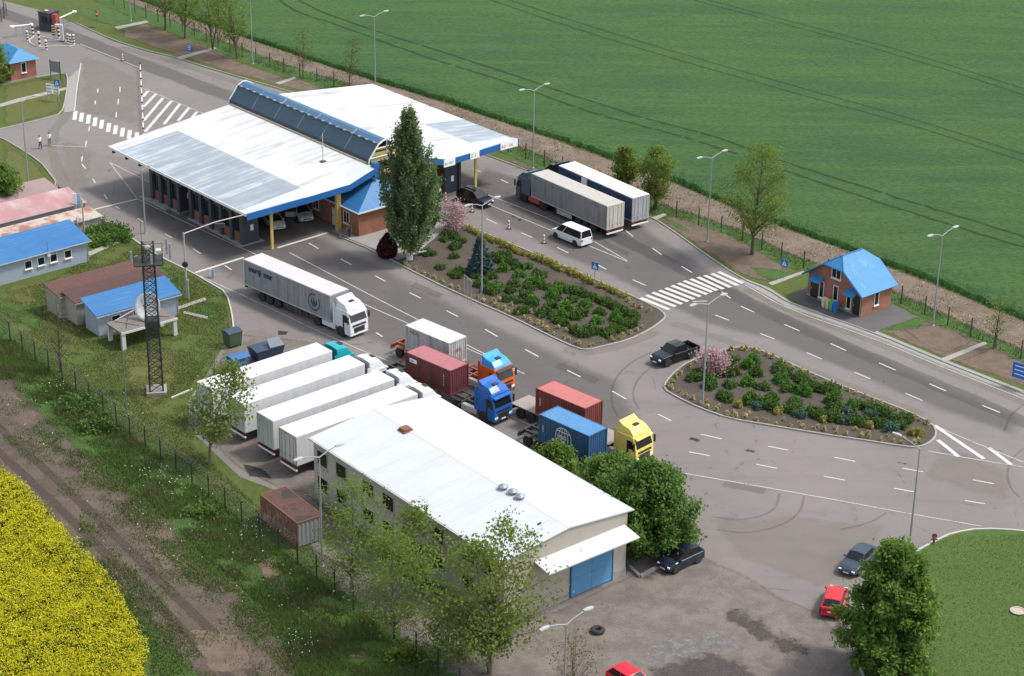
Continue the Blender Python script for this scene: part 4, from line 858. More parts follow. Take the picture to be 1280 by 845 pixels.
# ---------------------------------------------------------------- customs canopy
CY = R(-48.86); CO = Vector((-48.081, 229.955, 0)); CE = dirv(CY); CG = Vector((-CE.y, CE.x, 0))
def CL(u, v): p = CO+CE*u+CG*v; return p.x, p.y
CAN = thing('customs_canopy', 'wide white double-roofed canopy with a blue fascia and dark skylight spanning the border lanes', 'canopy', (CO.x, CO.y, 0), CY)
Zl = lambda v: 5.32+(7.06-5.32)*v/17.4
def roofhalf(v0, v1, z0, z1, name, greys):
    k = MB(); us = [0, 27.6]; th = .32
    sg = 1 if v1 > v0 else -1
    zz = lambda v: z0+(z1-z0)*(v-v0)/(v1-v0)
    cuts = sorted({0.0, *[g[0] for g in greys], *[g[1] for g in greys], 1.0}); uc = sorted({0.0, 27.6, *[g[2] for g in greys], *[g[3] for g in greys]})
    for i in range(len(cuts)-1):
        for j in range(len(uc)-1):
            a, b_ = v0+(v1-v0)*cuts[i], v0+(v1-v0)*cuts[i+1]; cu = (cuts[i]+cuts[i+1])/2; uu = (uc[j]+uc[j+1])/2
            g = any(q[0] < cu < q[1] and q[2] < uu < q[3] for q in greys)
            k.add([(uc[j],a,zz(a)),(uc[j+1],a,zz(a)),(uc[j+1],b_,zz(b_)),(uc[j],b_,zz(b_))], [(0,1,2,3)], 1 if g else 0)
    o = k.build(name, [m_roofw, m_roofg], CAN)
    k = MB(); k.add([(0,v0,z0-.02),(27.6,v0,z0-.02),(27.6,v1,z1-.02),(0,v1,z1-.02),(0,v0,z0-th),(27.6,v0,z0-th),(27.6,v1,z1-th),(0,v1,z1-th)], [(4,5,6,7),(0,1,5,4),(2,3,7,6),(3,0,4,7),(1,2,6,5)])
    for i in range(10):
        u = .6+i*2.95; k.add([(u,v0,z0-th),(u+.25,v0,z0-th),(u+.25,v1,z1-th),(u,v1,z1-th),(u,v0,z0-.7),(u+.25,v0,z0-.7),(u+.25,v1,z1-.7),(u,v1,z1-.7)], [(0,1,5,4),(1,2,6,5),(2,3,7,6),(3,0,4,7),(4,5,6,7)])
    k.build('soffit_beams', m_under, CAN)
    return o
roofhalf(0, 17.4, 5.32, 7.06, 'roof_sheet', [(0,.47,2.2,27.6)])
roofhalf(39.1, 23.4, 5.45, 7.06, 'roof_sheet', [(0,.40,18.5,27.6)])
# front parapet: sloping white strip down to the blue fascia
fz = [(0,5.36),(8,5.46),(13.9,5.62),(17.4,6.72)]; fzr = [(39.1,5.75),(33,5.55),(28.2,5.45),(24.5,6.5)]
def front(fzz, zroof):
    k = MB(); n = len(fzz)
    k.add([(27.6,v,zroof(v)+.01) for v,_ in fzz]+[(29.0,v,z+.0) for v,z in fzz], [(i,i+1,n+i+1,n+i) for i in range(n-1)])
    k.build('front_slope', mat('pale_blue_white_sheet', (.40,.44,.48), .5, var=.05, scale=.8), CAN)
    k = MB(); H = .76
    k.add([(29.0,v,z) for v,z in fzz]+[(29.0,v,z-H) for v,z in fzz]+[(28.88,v,z) for v,z in fzz]+[(28.88,v,z-H) for v,z in fzz],
        [(i,i+1,n+i+1,n+i) for i in range(n-1)]+[(2*n+i,2*n+i+1,3*n+i+1,3*n+i) for i in range(n-1)]+[(i,i+1,2*n+i+1,2*n+i) for i in range(n-1)]+[(n+i,n+i+1,3*n+i+1,3*n+i) for i in range(n-1)]+[(0,n,3*n,2*n),(n-1,2*n-1,4*n-1,3*n-1)])
    k.build('fascia', m_bluep, CAN)
front(fz, Zl); front(fzr, lambda v: 5.45+(7.06-5.45)*(39.1-v)/15.7)
MB().box(28.4, 29.0, 17.42, 18.1, 5.6, 7.3).build('fascia_end', m_bluep, CAN); MB().box(28.4, 29.0, 23.8, 24.5, 5.6, 7.3).build('fascia_end', m_bluep, CAN)
MB().box(-.06, .06, 0, 17.4, 4.98, 5.3).add([(-.02,0,5.33),(-.02,17.4,7.07),(.12,17.4,7.07),(.12,0,5.33)], [(0,1,2,3)]).build('rear_trim', m_roofw, CAN)
MB().box(0, 28.9, -.10, -.02, 5.05, 5.36).build('eave_gutter', mat('white_gutter', (.70,.70,.69), .5), CAN)
# lane signs on the right fascia
m_sgnw = mat('white_sign', (.74,.76,.74), .5, var=.03); m_grn = mat('green_print', (.02,.30,.12), .5); m_rdp = mat('red_sign_print', (.55,.05,.06), .5)
def fsign(v0, v1, z, body, m, size):
    o = MB().box(29.01, 29.06, v0, v1, z-.86, z+.06).build('lane_sign', m_sgnw, CAN)
    text(body, size, o, (29.07, v0+.12, z-.62), (0,1,0), (0,0,1), m)
fsign(27.5, 29.2, 5.47, 'EU MD', m_grn, .42); fsign(31.5, 32.9, 5.56, '2 1', m_grn, .62); fsign(36.2, 38.9, 5.69, 'RO - UA', m_rdp, .50)
# skylight
def skyl():
    P = [(17.3,7.0),(17.38,7.45),(18.7,9.05),(19.45,9.42),(19.9,9.44),(20.6,9.1),(21.7,8.3),(22.6,7.0)]; U0, U1 = -.4, 28.0; n = len(P)
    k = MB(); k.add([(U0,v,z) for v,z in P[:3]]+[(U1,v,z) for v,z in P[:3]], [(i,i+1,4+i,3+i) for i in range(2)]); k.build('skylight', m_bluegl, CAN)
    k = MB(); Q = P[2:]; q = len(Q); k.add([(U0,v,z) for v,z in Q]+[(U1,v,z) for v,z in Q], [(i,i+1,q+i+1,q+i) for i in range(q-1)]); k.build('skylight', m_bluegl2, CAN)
    k = MB()
    for i in range(7):
        u = U0+.06+i*(U1-U0-.12)/6; MB().tube([(u,v,z+.02) for v,z in P[1:4]], .035, 5).build('glazing_bar', m_sea, CAN)
    for u in (7.0, 14.1, 21.1): k.tube([(u+1.9,18.7,9.08),(u+1.9,19.45,9.45)], .08, 5)
    for i in range(20): u = U0+.7+i*1.42; k.box(u-.25, u+.25, 18.62, 18.9, 9.02, 9.16)
    k.build('ridge_vent', m_sea, CAN)
    k = MB().tube([(U0,18.7,9.07),(U1,18.7,9.07)], .09, 6); k.tube([(U0,17.36,7.5),(U1,17.36,7.5)], .07, 6); k.build('skylight_seam', mat('dark_seam', (.02,.03,.04), .6), CAN)
    k = MB()
    k.box(.2, 27.8, 17.05, 17.3, 7.02, 7.2)
    k.build('flashing', mat('tarnished_flashing', (.33,.28,.21), .7, var=.3, scale=2), CAN)
    for U in (U0, U1):
        k = MB(); s_ = 1 if U > 0 else -1
        k.tube([(U+.05*s_,v,z) for v,z in P], .10, 5); k.tube([(U+.05*s_,17.5,7.6),(U+.05*s_,22.1,7.6)], .07, 5); k.tube([(U+.05*s_,18.4,8.6),(U+.05*s_,21.2,8.6)], .06, 5); k.tube([(U+.05*s_,19.9,7.0),(U+.05*s_,19.9,9.4)], .07, 5)
        k.build('end_frame', m_wframe, CAN)
        k = MB(); [k.box(U-.02, U+.02, a+.05, b_-.05, z0, z1) for a,b_,z0,z1 in ((17.6,22.3,7.05,7.5),(17.9,21.8,7.7,8.15),(18.4,21.2,8.35,8.7))]; k.build('end_louvre', mat('yellowed_louvre', (.35,.28,.10), .6), CAN)
skyl()
for v in (3.8, 12.9, 26.4, 33.2):
    for u in ((28.0, 16, 4.0)):
        r = .32 if v in (12.9, 26.4) else .16
        zt = (Zl(v) if v < 20 else 5.45+1.61*(39.1-v)/15.7) - .5 if u < 28 else 5.0
        MB().box(u-r*.6, u+r*.6, v-r, v+r, .0, zt).build('column', m_yel, CAN, bevel=.02)
# mast on the roof, gutter lamp
b = thing('roof_mast', 'slim grey mast standing on the left canopy roof beside the skylight', 'mast', (*CL(23.5, 14.2), Zl(14.2)), CY)
MB().box(-.3, .3, -.3, .3, 0, .1).build('base_plate', m_frame, b); MB().tube([(0,0,.1),(0,0,1.6),(0,0,3.4)], [.07,.06,.04], 6).build('pole', m_alu, b); MB().box(-.12, .12, -.12, .12, 1.6, 1.9).build('clamp', m_white2, b)
# passport booths under the canopy
def booth(label, u0, u1, v0, v1, face, hgt, nb):
    T = thing('control_booth', label, 'booth', (*CL(u0, v0), .1), CY); L = u1-u0; W = v1-v0
    MB().box(0, L, 0, W, 0, hgt).build('wall', m_brickd, T)
    MB().box(-.02, .0, -.02, W+.02, 0, hgt+.02).build('end_panel', m_dkpanel, T); MB().box(L, L+.03, -.02, W+.02, 0, hgt+.02).build('end_panel', m_dkpanel, T)
    MB().box(-.4, L+.4, -.5, W+.5, -.1, 0).build('plinth', m_conc, T)
    y = 0 if face < 0 else W
    for i in range(nb+1):
        x = L*i/nb; MB().box(x-.28, x+.28, min(y,y+face*.28), max(y,y+face*.28), 0, hgt).build('pilaster', m_dkpanel, T)
    for i in range(nb):
        window(T, (L*(i+.5)/nb, y), (1,0) if face < 0 else (-1,0), L/nb-.75, 1.9, 1.25, m_dkpanel, sill=False, mull=0)
    o = MB().box(L+.031, L+.05, W*.48, W*.68, 1.4, 2.1).build('notice', m_sgnw, T)
    return T
booth('long dark control booth with brick panels at the near end of the left canopy', 14.6, 25.0, 2.0, 4.0, -1, 4.55, 5)
booth('short dark control booth with brick panels at the rear of the left canopy', 6.2, 12.0, 2.0, 4.0, -1, 4.55, 3)
booth('dark grey control booth beside the thin yellow column under the right canopy', 10.5, 26.6, 29.6, 31.6, 1, 4.6, 6)
b = MB().prism([CL(4.8,.9), CL(10.5,.9), CL(10.5,1.4), CL(4.8,1.4)] if area([CL(4.8,.9), CL(10.5,.9), CL(10.5,1.4), CL(4.8,1.4)]) > 0 else [CL(4.8,.9), CL(10.5,.9), CL(10.5,1.4), CL(4.8,1.4)][::-1], 0, .18).build('kerb', m_conc); tag(b, kind='structure')
# brick office with hipped blue roof
OF = thing('brick_office', 'red brick office with a hipped blue roof under the middle of the canopy', 'office', (*CL(6, 13.4), .1), CY)
MB().box(0, 25.2, 0, 8.6, 0, 3.0).build('wall', m_brick, OF)
k = MB(); k.add([(-.3,-.35,2.98),(25.6,-.35,2.98),(25.6,8.95,2.98),(-.3,8.95,2.98),(2.2,4.3,5.2),(22.4,4.3,5.2)], [(0,1,5,4),(1,2,5),(2,3,4,5),(3,0,4)]); k.build('roof', m_blueroof2, OF)
MB().box(-.32, 25.64, -.42, -.35, 2.86, 3.02).box(25.6, 25.68, -.42, 9.0, 2.86, 3.02).build('eave_gutter', m_wframe, OF)
for x in (3.5, 8, 12.5, 17, 22.9): window(OF, (x, 0), (1,0), 1.0, 1.3, 1.0)
window(OF, (25.2, 6.6), (0,1), 1.2, 1.3, 1.0)
d = MB().box(20.2, 21.1, -.05, .02, 0, 2.1).build('door', m_wframe, OF); MB().box(20.28, 20.36, -.09, -.05, 1.0, 1.15).build('handle', m_frame, d)
sg = MB().box(27.75, 27.85, 17.9, 23.8, 5.15, 5.28).box(27.75, 27.85, 17.9, 23.8, 6.05, 6.15).build('name_board', m_frame, CAN)
for i in range(8): MB().tube([(27.8,18.0+i*.8,5.2),(27.8,18.0+i*.8,6.1)], .03, 4).build('board_bar', m_frame, sg)
text('TOBO', .72, sg, (27.87, 18.5, 5.35), (0,1,0), (0,0,1), mat('salmon_letters', (.55,.30,.20), .6), ext=.05)
# ---------------------------------------------------------------- warehouse
WY = R(-50.6); WO = Vector((-17.056,154.538,0)); WL, WW, WE, WR_ = 26.15, 13.49, 5.8, 6.53
m_render = mat('cream_render', (.34,.305,.26), .9, var=.08, scale=1.0, dirt=(.27,.24,.205), dscale=.7)
m_rendd = mat('grey_render', (.36,.33,.285), .9, var=.10, scale=1.0, dirt=(.25,.23,.20), dscale=.5)
m_whroof = sheetmat('bright_white_roof', (.46,.475,.49), (.35,.365,.385), .5, 'y', .22, .6, streak=(.5,.07,1))
m_gate = mat('blue_gate_paint', (.075,.225,.40), .55, var=.10, scale=1.5, dirt=(.10,.26,.44), dscale=.8)
WH = thing('warehouse', 'long cream warehouse with a bright white pitched roof and blue double gate', 'warehouse', WO, WY)
k = MB(); y0, y1 = .28, WW-.65; zr_ = lambda y: WE+(WR_-WE)*(1-abs(y-WW/2)/(WW/2))-.09
k.add([(.2,y0,0),(WL-.1,y0,0),(WL-.1,y1,0),(.2,y1,0),(.2,y0,zr_(y0)),(WL-.1,y0,zr_(y0)),(WL-.1,y1,zr_(y1)),(.2,y1,zr_(y1)),(.2,WW/2,zr_(WW/2)),(WL-.1,WW/2,zr_(WW/2))],
    [(0,1,5,4),(2,3,7,6)], 1); k.add(k.v[:10], [(1,2,6,9,5),(3,0,4,8,7)], 0); k.build('wall', [m_render, m_rendd], WH)
MB().box(.16, WL-.06, y0-.06, y0-.002, 0, .55).box(WL-.098, WL-.03, y0, 6.85, 0, .45).box(WL-.098, WL-.03, 11.45, y1, 0, .7).build('plinth', m_conc, WH)
k = MB(); th = .09
for s_ in (0, 1):
    ya_ = 0 if s_ == 0 else WW
    k.add([(0,ya_,WE),(WL,ya_,WE),(WL,WW/2,WR_),(0,WW/2,WR_),(0,ya_,WE-th),(WL,ya_,WE-th),(WL,WW/2,WR_-th),(0,WW/2,WR_-th)], [(0,1,2,3),(4,5,6,7),(0,1,5,4),(1,2,6,5),(3,0,4,7)])
for i in range(1, 25):
    for ya_, yb_, za_, zb_ in ((0,WW/2,WE,WR_),(WW/2,WW,WR_,WE)): x = i*1.052; k.add([(x-.012,ya_,za_+.002),(x+.012,ya_,za_+.002),(x+.012,yb_,zb_+.002),(x-.012,yb_,zb_+.002),(x,ya_,za_+.022),(x,yb_,zb_+.022)], [(0,4,5,3),(1,2,5,4),(0,1,4),(2,3,5)])
roof = k.build('roof', m_whroof, WH)
k = MB(); k.add([(-.02,WW/2-.16,WR_-.005),(WL+.02,WW/2-.16,WR_-.005),(WL+.02,WW/2,WR_+.035),(-.02,WW/2,WR_+.035),(WL+.02,WW/2+.16,WR_-.005),(-.02,WW/2+.16,WR_-.005)], [(0,1,2,3),(3,2,4,5)])
for i in range(60): k.box(.2+i*.44, .26+i*.44, WW/2-.19, WW/2-.14, WR_-.02, WR_+.015)
k.build('ridge_cap', mat('galvanised_ridge', (.60,.61,.62), .45, .2, var=.15, scale=3), roof)
MB().box(-.02, WL+.02, -.14, -.02, WE-.14, WE-.02).build('gutter', m_alu, roof)
# smoke stack of brick, and three roof ventilators
def WLc(px, py, z):
    d = G(px, py, z)-WO; e = dirv(WY); return d.dot(e), d.dot(Vector((-e.y, e.x, 0)))
cx_, cy_ = WLc(507, 543, 6.1); ch = MB().box(cx_-.4, cx_+.4, cy_-.4, cy_+.4, 5.7, 6.75).box(cx_-.5, cx_+.5, cy_-.5, cy_+.5, 6.45, 6.58).build('chimney', m_brickd, WH); MB().box(cx_-.95, cx_+.85, cy_-.9, cy_+.5, 6.0, 6.12).build('flashing', mat('rust_flashing', (.20,.075,.055), .8, var=.3), ch)
for px, py in ((629,615),(641,621),(650,627)):
    x, y = WLc(px, py, 6.2); v_ = MB().lathe([(.30,0),(.30,.62),(.42,.64),(.42,.74),(.10,.92)], 12, c=(x,y,6.02)).build('roof_ventilator', mat('zinc', (.22,.25,.28), .5, .3, var=.2), WH)
for i, x in enumerate((1.5,4.3,8.2,11.0,14.9,17.7,21.6,24.2)):
    for z in (3.6, 1.1): window(WH, (x, y0), (1,0), 1.45, 1.3, z, m_render, mull=0, sill=True)
XF = WL-.1; gy0, gy1 = 6.35, 11.7
def WF(px, py):   # where the front wall is seen at this pixel
    e = dirv(WY); g = Vector((-e.y,e.x,0)); d = G(px,py)-CP; t = ((WO+e*XF-CP).dot(e))/d.dot(e); X = CP+d*t-WO; return X.dot(g), X.z
gl, gr_, gt = 7.05, 11.3, 3.15
for a, b_ in ((gl, (gl+gr_)/2-.01), ((gl+gr_)/2+.01, gr_)):
    k = MB().box(XF, XF+.08, a, b_, .08, gt)
    for q in (.15, gt/2, gt-.12): k.box(XF+.08, XF+.12, a+.04, b_-.04, q, q+.1)
    k.build('gate', m_gate, WH)
for a, b_ in ((gl-.12, gl-.01), (gr_+.01, gr_+.12)): MB().box(XF, XF+.1, a, b_, 0, gt+.1).build('gate_post', mat('dark_blue_frame', (.02,.07,.14), .6), WH)
MB().xprism([(XF-.02,4.72),(XF+1.85,4.40),(XF+1.85,4.30),(XF-.02,4.60)], 3.2, 12.55).build('awning', mat('white_awning_sheet', (.46,.47,.475), .5, var=.06, scale=1, dirt=(.34,.335,.32), dscale=.9), WH)
# ---------------------------------------------------------------- small brick hut with the steep blue roof
HY = R(-49.94); HO = Vector((31.351,200.677,0)); HL, HD, HE = 7.5, 4.7, 2.7; m_dp = mat('grey_downpipe', (.22,.23,.24), .5)
HT = thing('brick_hut', 'small red brick hut with a steep bright blue roof by the far road', 'hut', HO, HY)
apx = HE+2.75; clip = 4.55
k = MB(); k.add([(0,0,0),(HL,0,0),(HL,HD,0),(0,HD,0),(0,0,HE),(HL,0,HE),(HL,HD,HE),(0,HD,HE),(2.55,0,clip),(HL-2.55,0,clip),(HL-2.55,HD,clip),(2.55,HD,clip)],
    [(0,1,5,9,8,4),(1,2,6,5),(2,3,7,11,10,6),(3,0,4,7)]); k.build('wall', m_brick, HT)
o_ = .45; sl = (clip-HE)/2.55; e0 = -o_; ez = HE-o_*sl+.12; rz = HE+(HL/2)*sl+.12; cz = clip+.12; yf, yb = -.55, HD+.5
A = [(e0,yf,ez),(e0,yb,ez),(HL+o_,yf,ez),(HL+o_,yb,ez),(2.55-.2,yf,cz-.15),(HL-2.55+.2,yf,cz-.15),(2.55-.2,yb,cz-.15),(HL-2.55+.2,yb,cz-.15),(HL/2,yf+1.3,rz),(HL/2,yb-1.3,rz)]
k = MB(); k.add(A, [(0,4,8,9,6,1),(2,3,7,9,8,5),(4,5,8),(6,9,7)]); rf = k.build('roof', m_skyroof, HT); sm = rf.modifiers.new('Solid','SOLIDIFY'); sm.thickness = .12; sm.offset = -1
k = MB(); k.tube([A[8],A[9]], .08, 6); k.tube([A[5],A[8]], .06, 6); k.tube([A[4],A[8]], .06, 6); k.build('ridge_cap', m_bluep, rf)
k = MB()
for E4 in ((0,4,5,2),(1,6,7,3)): MB().tube([Vector(A[a])+Vector((0,0,-.06)) for a in E4], .09, 4).build('bargeboard', m_bluep, rf)
m_door = mat('dark_door', (.014,.013,.013), .5)
for dx, wx in ((.95, 1.95), (6.85, 5.75)):
    d = MB().box(dx-.5, dx+.5, -.06, .02, .05, 2.15).build('door', m_door, HT); MB().box(dx-.40, dx-.34, -.1, -.06, 1.0, 1.15).build('handle', m_alu, d)
    window(HT, (wx, 0), (1,0), .5, 1.7, .45, mull=0)
    c = (dx+wx)/2
    MB().xprism([(0,2.75),(0,2.68),(-.95,2.2),(-.95,2.27)], 0, 1.45).xform(Matrix(((0,1,0,c-.72),(1,0,0,0),(0,0,1,0),(0,0,0,1)))).build('door_canopy', m_skyroof, HT)
MB().tube([(HL-.1,-.08,.05),(HL-.1,-.08,HE-.1)], .045, 6).build('downpipe', m_dp, HT); MB().box(-.05,HL+.05,-.05,-.003,0,.22).build('plinth', m_conc, HT)
window(HT, (3.9, 0), (1,0), .55, 1.55, .75, mull=0); window(HT, (HL/2+.05, 0), (1,0), 1.15, 1.0, 3.2, mull=1); window(HT, (HL, 2.3), (0,1), .55, 1.5, .85, mull=0)
for i, (c_, nm) in enumerate(((m_white2,'white'),(mat('bin_yellow',(.55,.45,.08),.5),'yellow'),(mat('bin_green',(.05,.32,.22),.5),'green'),(mat('bin_blue',(.02,.14,.42),.5),'blue'))):
    p = HO + dirv(HY)*(3.35+i*.52) + Vector((-math.sin(HY), math.cos(HY),0))*(-1.0)
    T = thing('recycling_bin', nm+' recycling bin in the row before the brick hut', 'bin', (p.x,p.y,.02), HY)
    MB().loft([[(-.19,-.22,0),(.19,-.22,0),(.19,.22,0),(-.19,.22,0)],[(-.24,-.27,.95),(.24,-.27,.95),(.24,.27,.95),(-.24,.27,.95)]]).build('bin_body', c_, T, bevel=.02); MB().box(-.25,.25,-.29,.28,.955,1.04).build('lid', c_, T, bevel=.02)
# ---------------------------------------------------------------- compound on the left
m_bluesid = sheetmat('pale_blue_siding', (.28,.325,.38), (.20,.23,.27), .6, 'y', .18, .5, streak=(2,.4,1))
m_rustroof = mat('rusty_roof', (.090,.042,.032), .9, var=.3, scale=1.3, dirt=(.07,.032,.024), dscale=.9)
m_rustroof2 = mat('dark_rusty_roof', (.066,.034,.030), .9, var=.25, scale=1.3, dirt=(.065,.035,.03), dscale=.9)
m_shed = sheetmat('weathered_white_sheet', (.30,.285,.26), (.17,.13,.10), .8, 'y', .2, .7, streak=(2,.3,1))
def cabin(name, label, cat, o, yaw, L, W, H, wallm, roofm, wins=(), pitch=.5, over=.3, side='mono', door=None):
    T = thing(name, label, cat, (o.x, o.y, 0), yaw)
    k = MB(); k.add([(0,0,0),(L,0,0),(L,W,0),(0,W,0),(0,0,H),(L,0,H),(L,W,H+pitch),(0,W,H+pitch)], [(0,1,5,4),(1,2,6,5),(2,3,7,6),(3,0,4,7)]); k.build('wall', wallm, T)
    s_ = pitch/W; k = MB(); k.add([(-over,-over,H-over*s_+.03),(L+over,-over,H-over*s_+.03),(L+over,W+over,H+pitch+over*s_+.03),(-over,W+over,H+pitch+over*s_+.03)], [(0,1,2,3)])
    r = k.build('roof', roofm, T); sm = r.modifiers.new('Solid','SOLIDIFY'); sm.thickness = .08; sm.offset = -1
    for x, w_, h_, z in wins: window(T, (x, 0), (1,0), w_, h_, z, mull=0)
    MB().tube([(L-.08,-.06,.1),(L-.08,-.06,H-.1)], .04, 6).build('downpipe', m_alu, T); MB().box(-over, L+over, -over-.09, -over-.005, H-over*s_-.08, H-over*s_+.02).build('gutter', m_alu, T)
    return T, r
o = Vector((-53.161,200.948,0)); T, r = cabin('site_house', 'pale blue sheet-clad cabin with a blue roof and a row of small windows', 'cabin', o-dirv(R(41.5))*4.6, R(41.5), 13.7, 3.9, 2.5, m_bluesid, m_blueroof2, [(2.0,.75,.8,1.1),(6.4,.75,.8,1.1),(7.95,.75,.8,1.1),(9.45,.75,.8,1.1),(11.2,.75,.8,1.1)], 1.0)
MB().box(8.6, 9.0, -.35, -.03, 1.9, 2.25).build('air_conditioner', m_white2, T, bevel=.02); MB().tube([(8.8,-.05,2.2),(8.8,-.08,3.6)], .03, 5).build('antenna', m_frame, T)
o = G(124,421); T, r = cabin('site_cabin', 'small pale cabin with a blue lean-to roof behind the lattice tower', 'cabin', o, R(39.6), 9.2, 2.7, 2.35, m_bluesid, m_blueroof2, [(2.0,.9,.75,1.05),(4.5,.9,.75,1.05)], .75)
MB().tube([(1.2,-.5,1.4),(3.6,-.9,2.3)], .06, 5).build('pipe', m_white2, T)
for nm, lab, px, yw_, L_, W_, H_, rm in (('rusty_shed','long rusty-roofed shed with a white patch on its roof', (77,399), R(40), 11.6, 3.0, 2.5, m_rustroof), ('rusty_shed','rusty-roofed shed with dark seams between the blue-roofed cabin and the other shed', (97,407), R(40), 10.6, 2.5, 2.5, m_rustroof2)):
    o = G(*px); T, r = cabin(nm, lab, 'shed', o, yw_, L_, W_, H_, m_shed, rm, (), .35, .2)
    k = MB(); n_ = 6 if rm is m_rustroof2 else 3
    for i in range(1, n_): x = L_*i/n_; k.add([(x-.13,-.2,H_+.045),(x+.13,-.2,H_+.045),(x+.13,W_+.2,H_+.045+.35*(W_+.4)/W_-.0),(x-.13,W_+.2,H_+.045+.35*(W_+.4)/W_)], [(0,1,2,3)])
    k.xform(Matrix.Translation((0,0,-.0))).build('roof_seam', mat('dark_rust', (.06,.03,.025), .9), r)
    if rm is m_rustroof: MB().add([(5.6,1.0,H_+.20),(7.9,.8,H_+.18),(7.9,2.2,H_+.345),(5.6,2.4,H_+.365)], [(0,1,2,3)]).build('roof_patch', m_white2, r)
# pink-roofed sheds behind
m_pink = sheetmat('faded_pink_roof', (.33,.17,.175), (.44,.36,.345), .7, 'y', .3, .9, streak=(.5,.2,1))
m_brownr = sheetmat('brown_slate_roof', (.24,.17,.165), (.30,.22,.21), .8, 'y', .3, .6)
m_rusty3 = mat('patchy_rust_roof', (.38,.335,.29), .8, var=.12, scale=1, dirt=(.25,.11,.06), dscale=.5, dlo=.45, dhi=.6)
o = G(-40,345); yw_ = R(41)
o = G(-28, 318); T, r = cabin('tin_shed', 'low shed whose pale tin roof is patched with brown rust', 'shed', G(-30,330), R(41), 15.6, 2.7, 1.9, m_shed, m_rusty3, (), .25, .15)
T, r = cabin('tin_shed', 'shed with a faded pink striped tin roof', 'shed', G(-40,311), R(41), 14.8, 3.8, 2.1, m_shed, m_pink, (), .6, .15)
T, r = cabin('tin_shed', 'shed with a brown corrugated roof beside the bushy tree', 'shed', G(-50,290), R(41), 12.8, 3.6, 2.0, m_shed, m_brownr, (), .5, .15)
# concrete frame shelter
o = G(155,437); SY = R(39)
T = thing('concrete_shelter', 'open concrete slab shelter on white legs behind the tower foot', 'shelter', (o.x,o.y,0), SY)
Ls = (Vector(G2(229,433))-Vector(G2(155,437))).length
Zs = 1.75
MB().box(-.25, Ls+.25, -.2, 3.0, Zs, Zs+.16).build('slab', mat('mossy_concrete', (.145,.125,.112), .95, var=.2, scale=1.2, dirt=(.12,.10,.09), dscale=.8), T)
MB().box(-.27, Ls+.27, -.27, -.2, Zs-.02, Zs+.2).build('slab_edge', m_white2, T)
for x in (0, Ls):
    for y in (.0, 2.7): MB().box(x-.2, x+.2, y-.15, y+.15, 0, Zs-.002).build('leg', m_white2, T)
k = MB(); [k.tube([(Ls*a,.4,Zs+.18),(Ls*b_,2.7,Zs+.18)], .04, 4) for a,b_ in ((.1,.35),(.35,.1),(.6,.95),(.95,.6))]; k.build('bracing_strip', m_frame, T)
def dish(name, label, loc, r, az, el, post):
    T = thing(name, label, 'satellite dish', loc); prof = [(r*q, r*.28*q*q) for q in (.02,.3,.55,.8,1)] ; prof = prof+[(r*q-.0, r*.28*q*q-.03) for q in (1,.8,.55,.3,.02)]
    Mx = Matrix.Translation((0,0,post)) @ Vector((math.cos(az)*math.cos(el), math.sin(az)*math.cos(el), math.sin(el))).to_track_quat('Z','Y').to_matrix().to_4x4()
    MB().lathe(prof, 22).xform(Mx).build('reflector', m_white2, T, smooth=True)
    k = MB(); [k.tube([(r*.7*math.cos(a),r*.7*math.sin(a),r*.15),(0,0,r*.75)], .02, 4) for a in (0.5,2.6,4.7)]; k.lathe([(.06,r*.7),(.08,r*.82),(.03,r*.85)], 8); k.xform(Mx).build('feed_horn', m_frame, T)
    MB().tube([(0,0,0),(0,0,post)], .06, 6).build('post', m_alu, T); return T
q = G(187, 398, Zs+.16); dish('satellite_dish', 'large white satellite dish on the concrete shelter', (q.x,q.y,Zs+.16), 1.45, R(-110), R(28), 1.25)
# rusty container by the fence
o = Vector((-20.9,150.6,0)); RY = R(-53)
m_rc = sheetmat('peeling_rust_side', (.150,.066,.042), (.36,.30,.26), .9, 'y', .2, .85, streak=(3,.3,1))
T = thing('rusty_container', 'old rusty steel container standing just inside the mesh fence', 'container', (o.x,o.y,0), RY); Lc, Wc, Hc = 6.0, 2.5, 2.4
k = MB(); corr(k, (.06,.02,0), (Lc-.06,.02,0), .12, Hc-.14, Vector((0,-1,0)), .3); corr(k, (.06,Wc-.02,0), (Lc-.06,Wc-.02,0), .12, Hc-.14, Vector((0,1,0)), .3); corr(k, (.02,.06,0), (.02,Wc-.06,0), .12, Hc-.14, Vector((-1,0,0)), .3); k.build('side_wall', m_rc, T, recalc=False)
k = MB(); corr(k, (Lc-.02,.06,0), (Lc-.02,Wc-.06,0), .12, Hc-.14, Vector((1,0,0)), .35); k.build('end_wall', mat('grey_tin', (.20,.21,.215), .7, var=.15, scale=2, dirt=(.2,.15,.12)), T, recalc=False)
k = MB(); k.box(0,Lc,0,.1,Hc-.14,Hc); k.box(0,Lc,Wc-.1,Wc,Hc-.14,Hc).box(0,.1,.1,Wc-.1,Hc-.14,Hc).box(Lc-.1,Lc,.1,Wc-.1,Hc-.14,Hc).box(0,Lc,0,.1,0,.12); [k.box(x,x+.1,y,y+.1,.12,Hc-.14) for x in (0,Lc-.1) for y in (0,Wc-.1)]; k.build('frame', mat('orange_rust', (.16,.060,.028), .85, var=.25, scale=3), T)
MB().box(.1,Lc-.1,.1,Wc-.1,Hc-.08,Hc-.03).build('roof', mat('flaking_rust_roof', (.085,.040,.032), .95, var=.35, scale=1.3, dirt=(.035,.03,.03), dscale=.6, dlo=.46, dhi=.54), T)
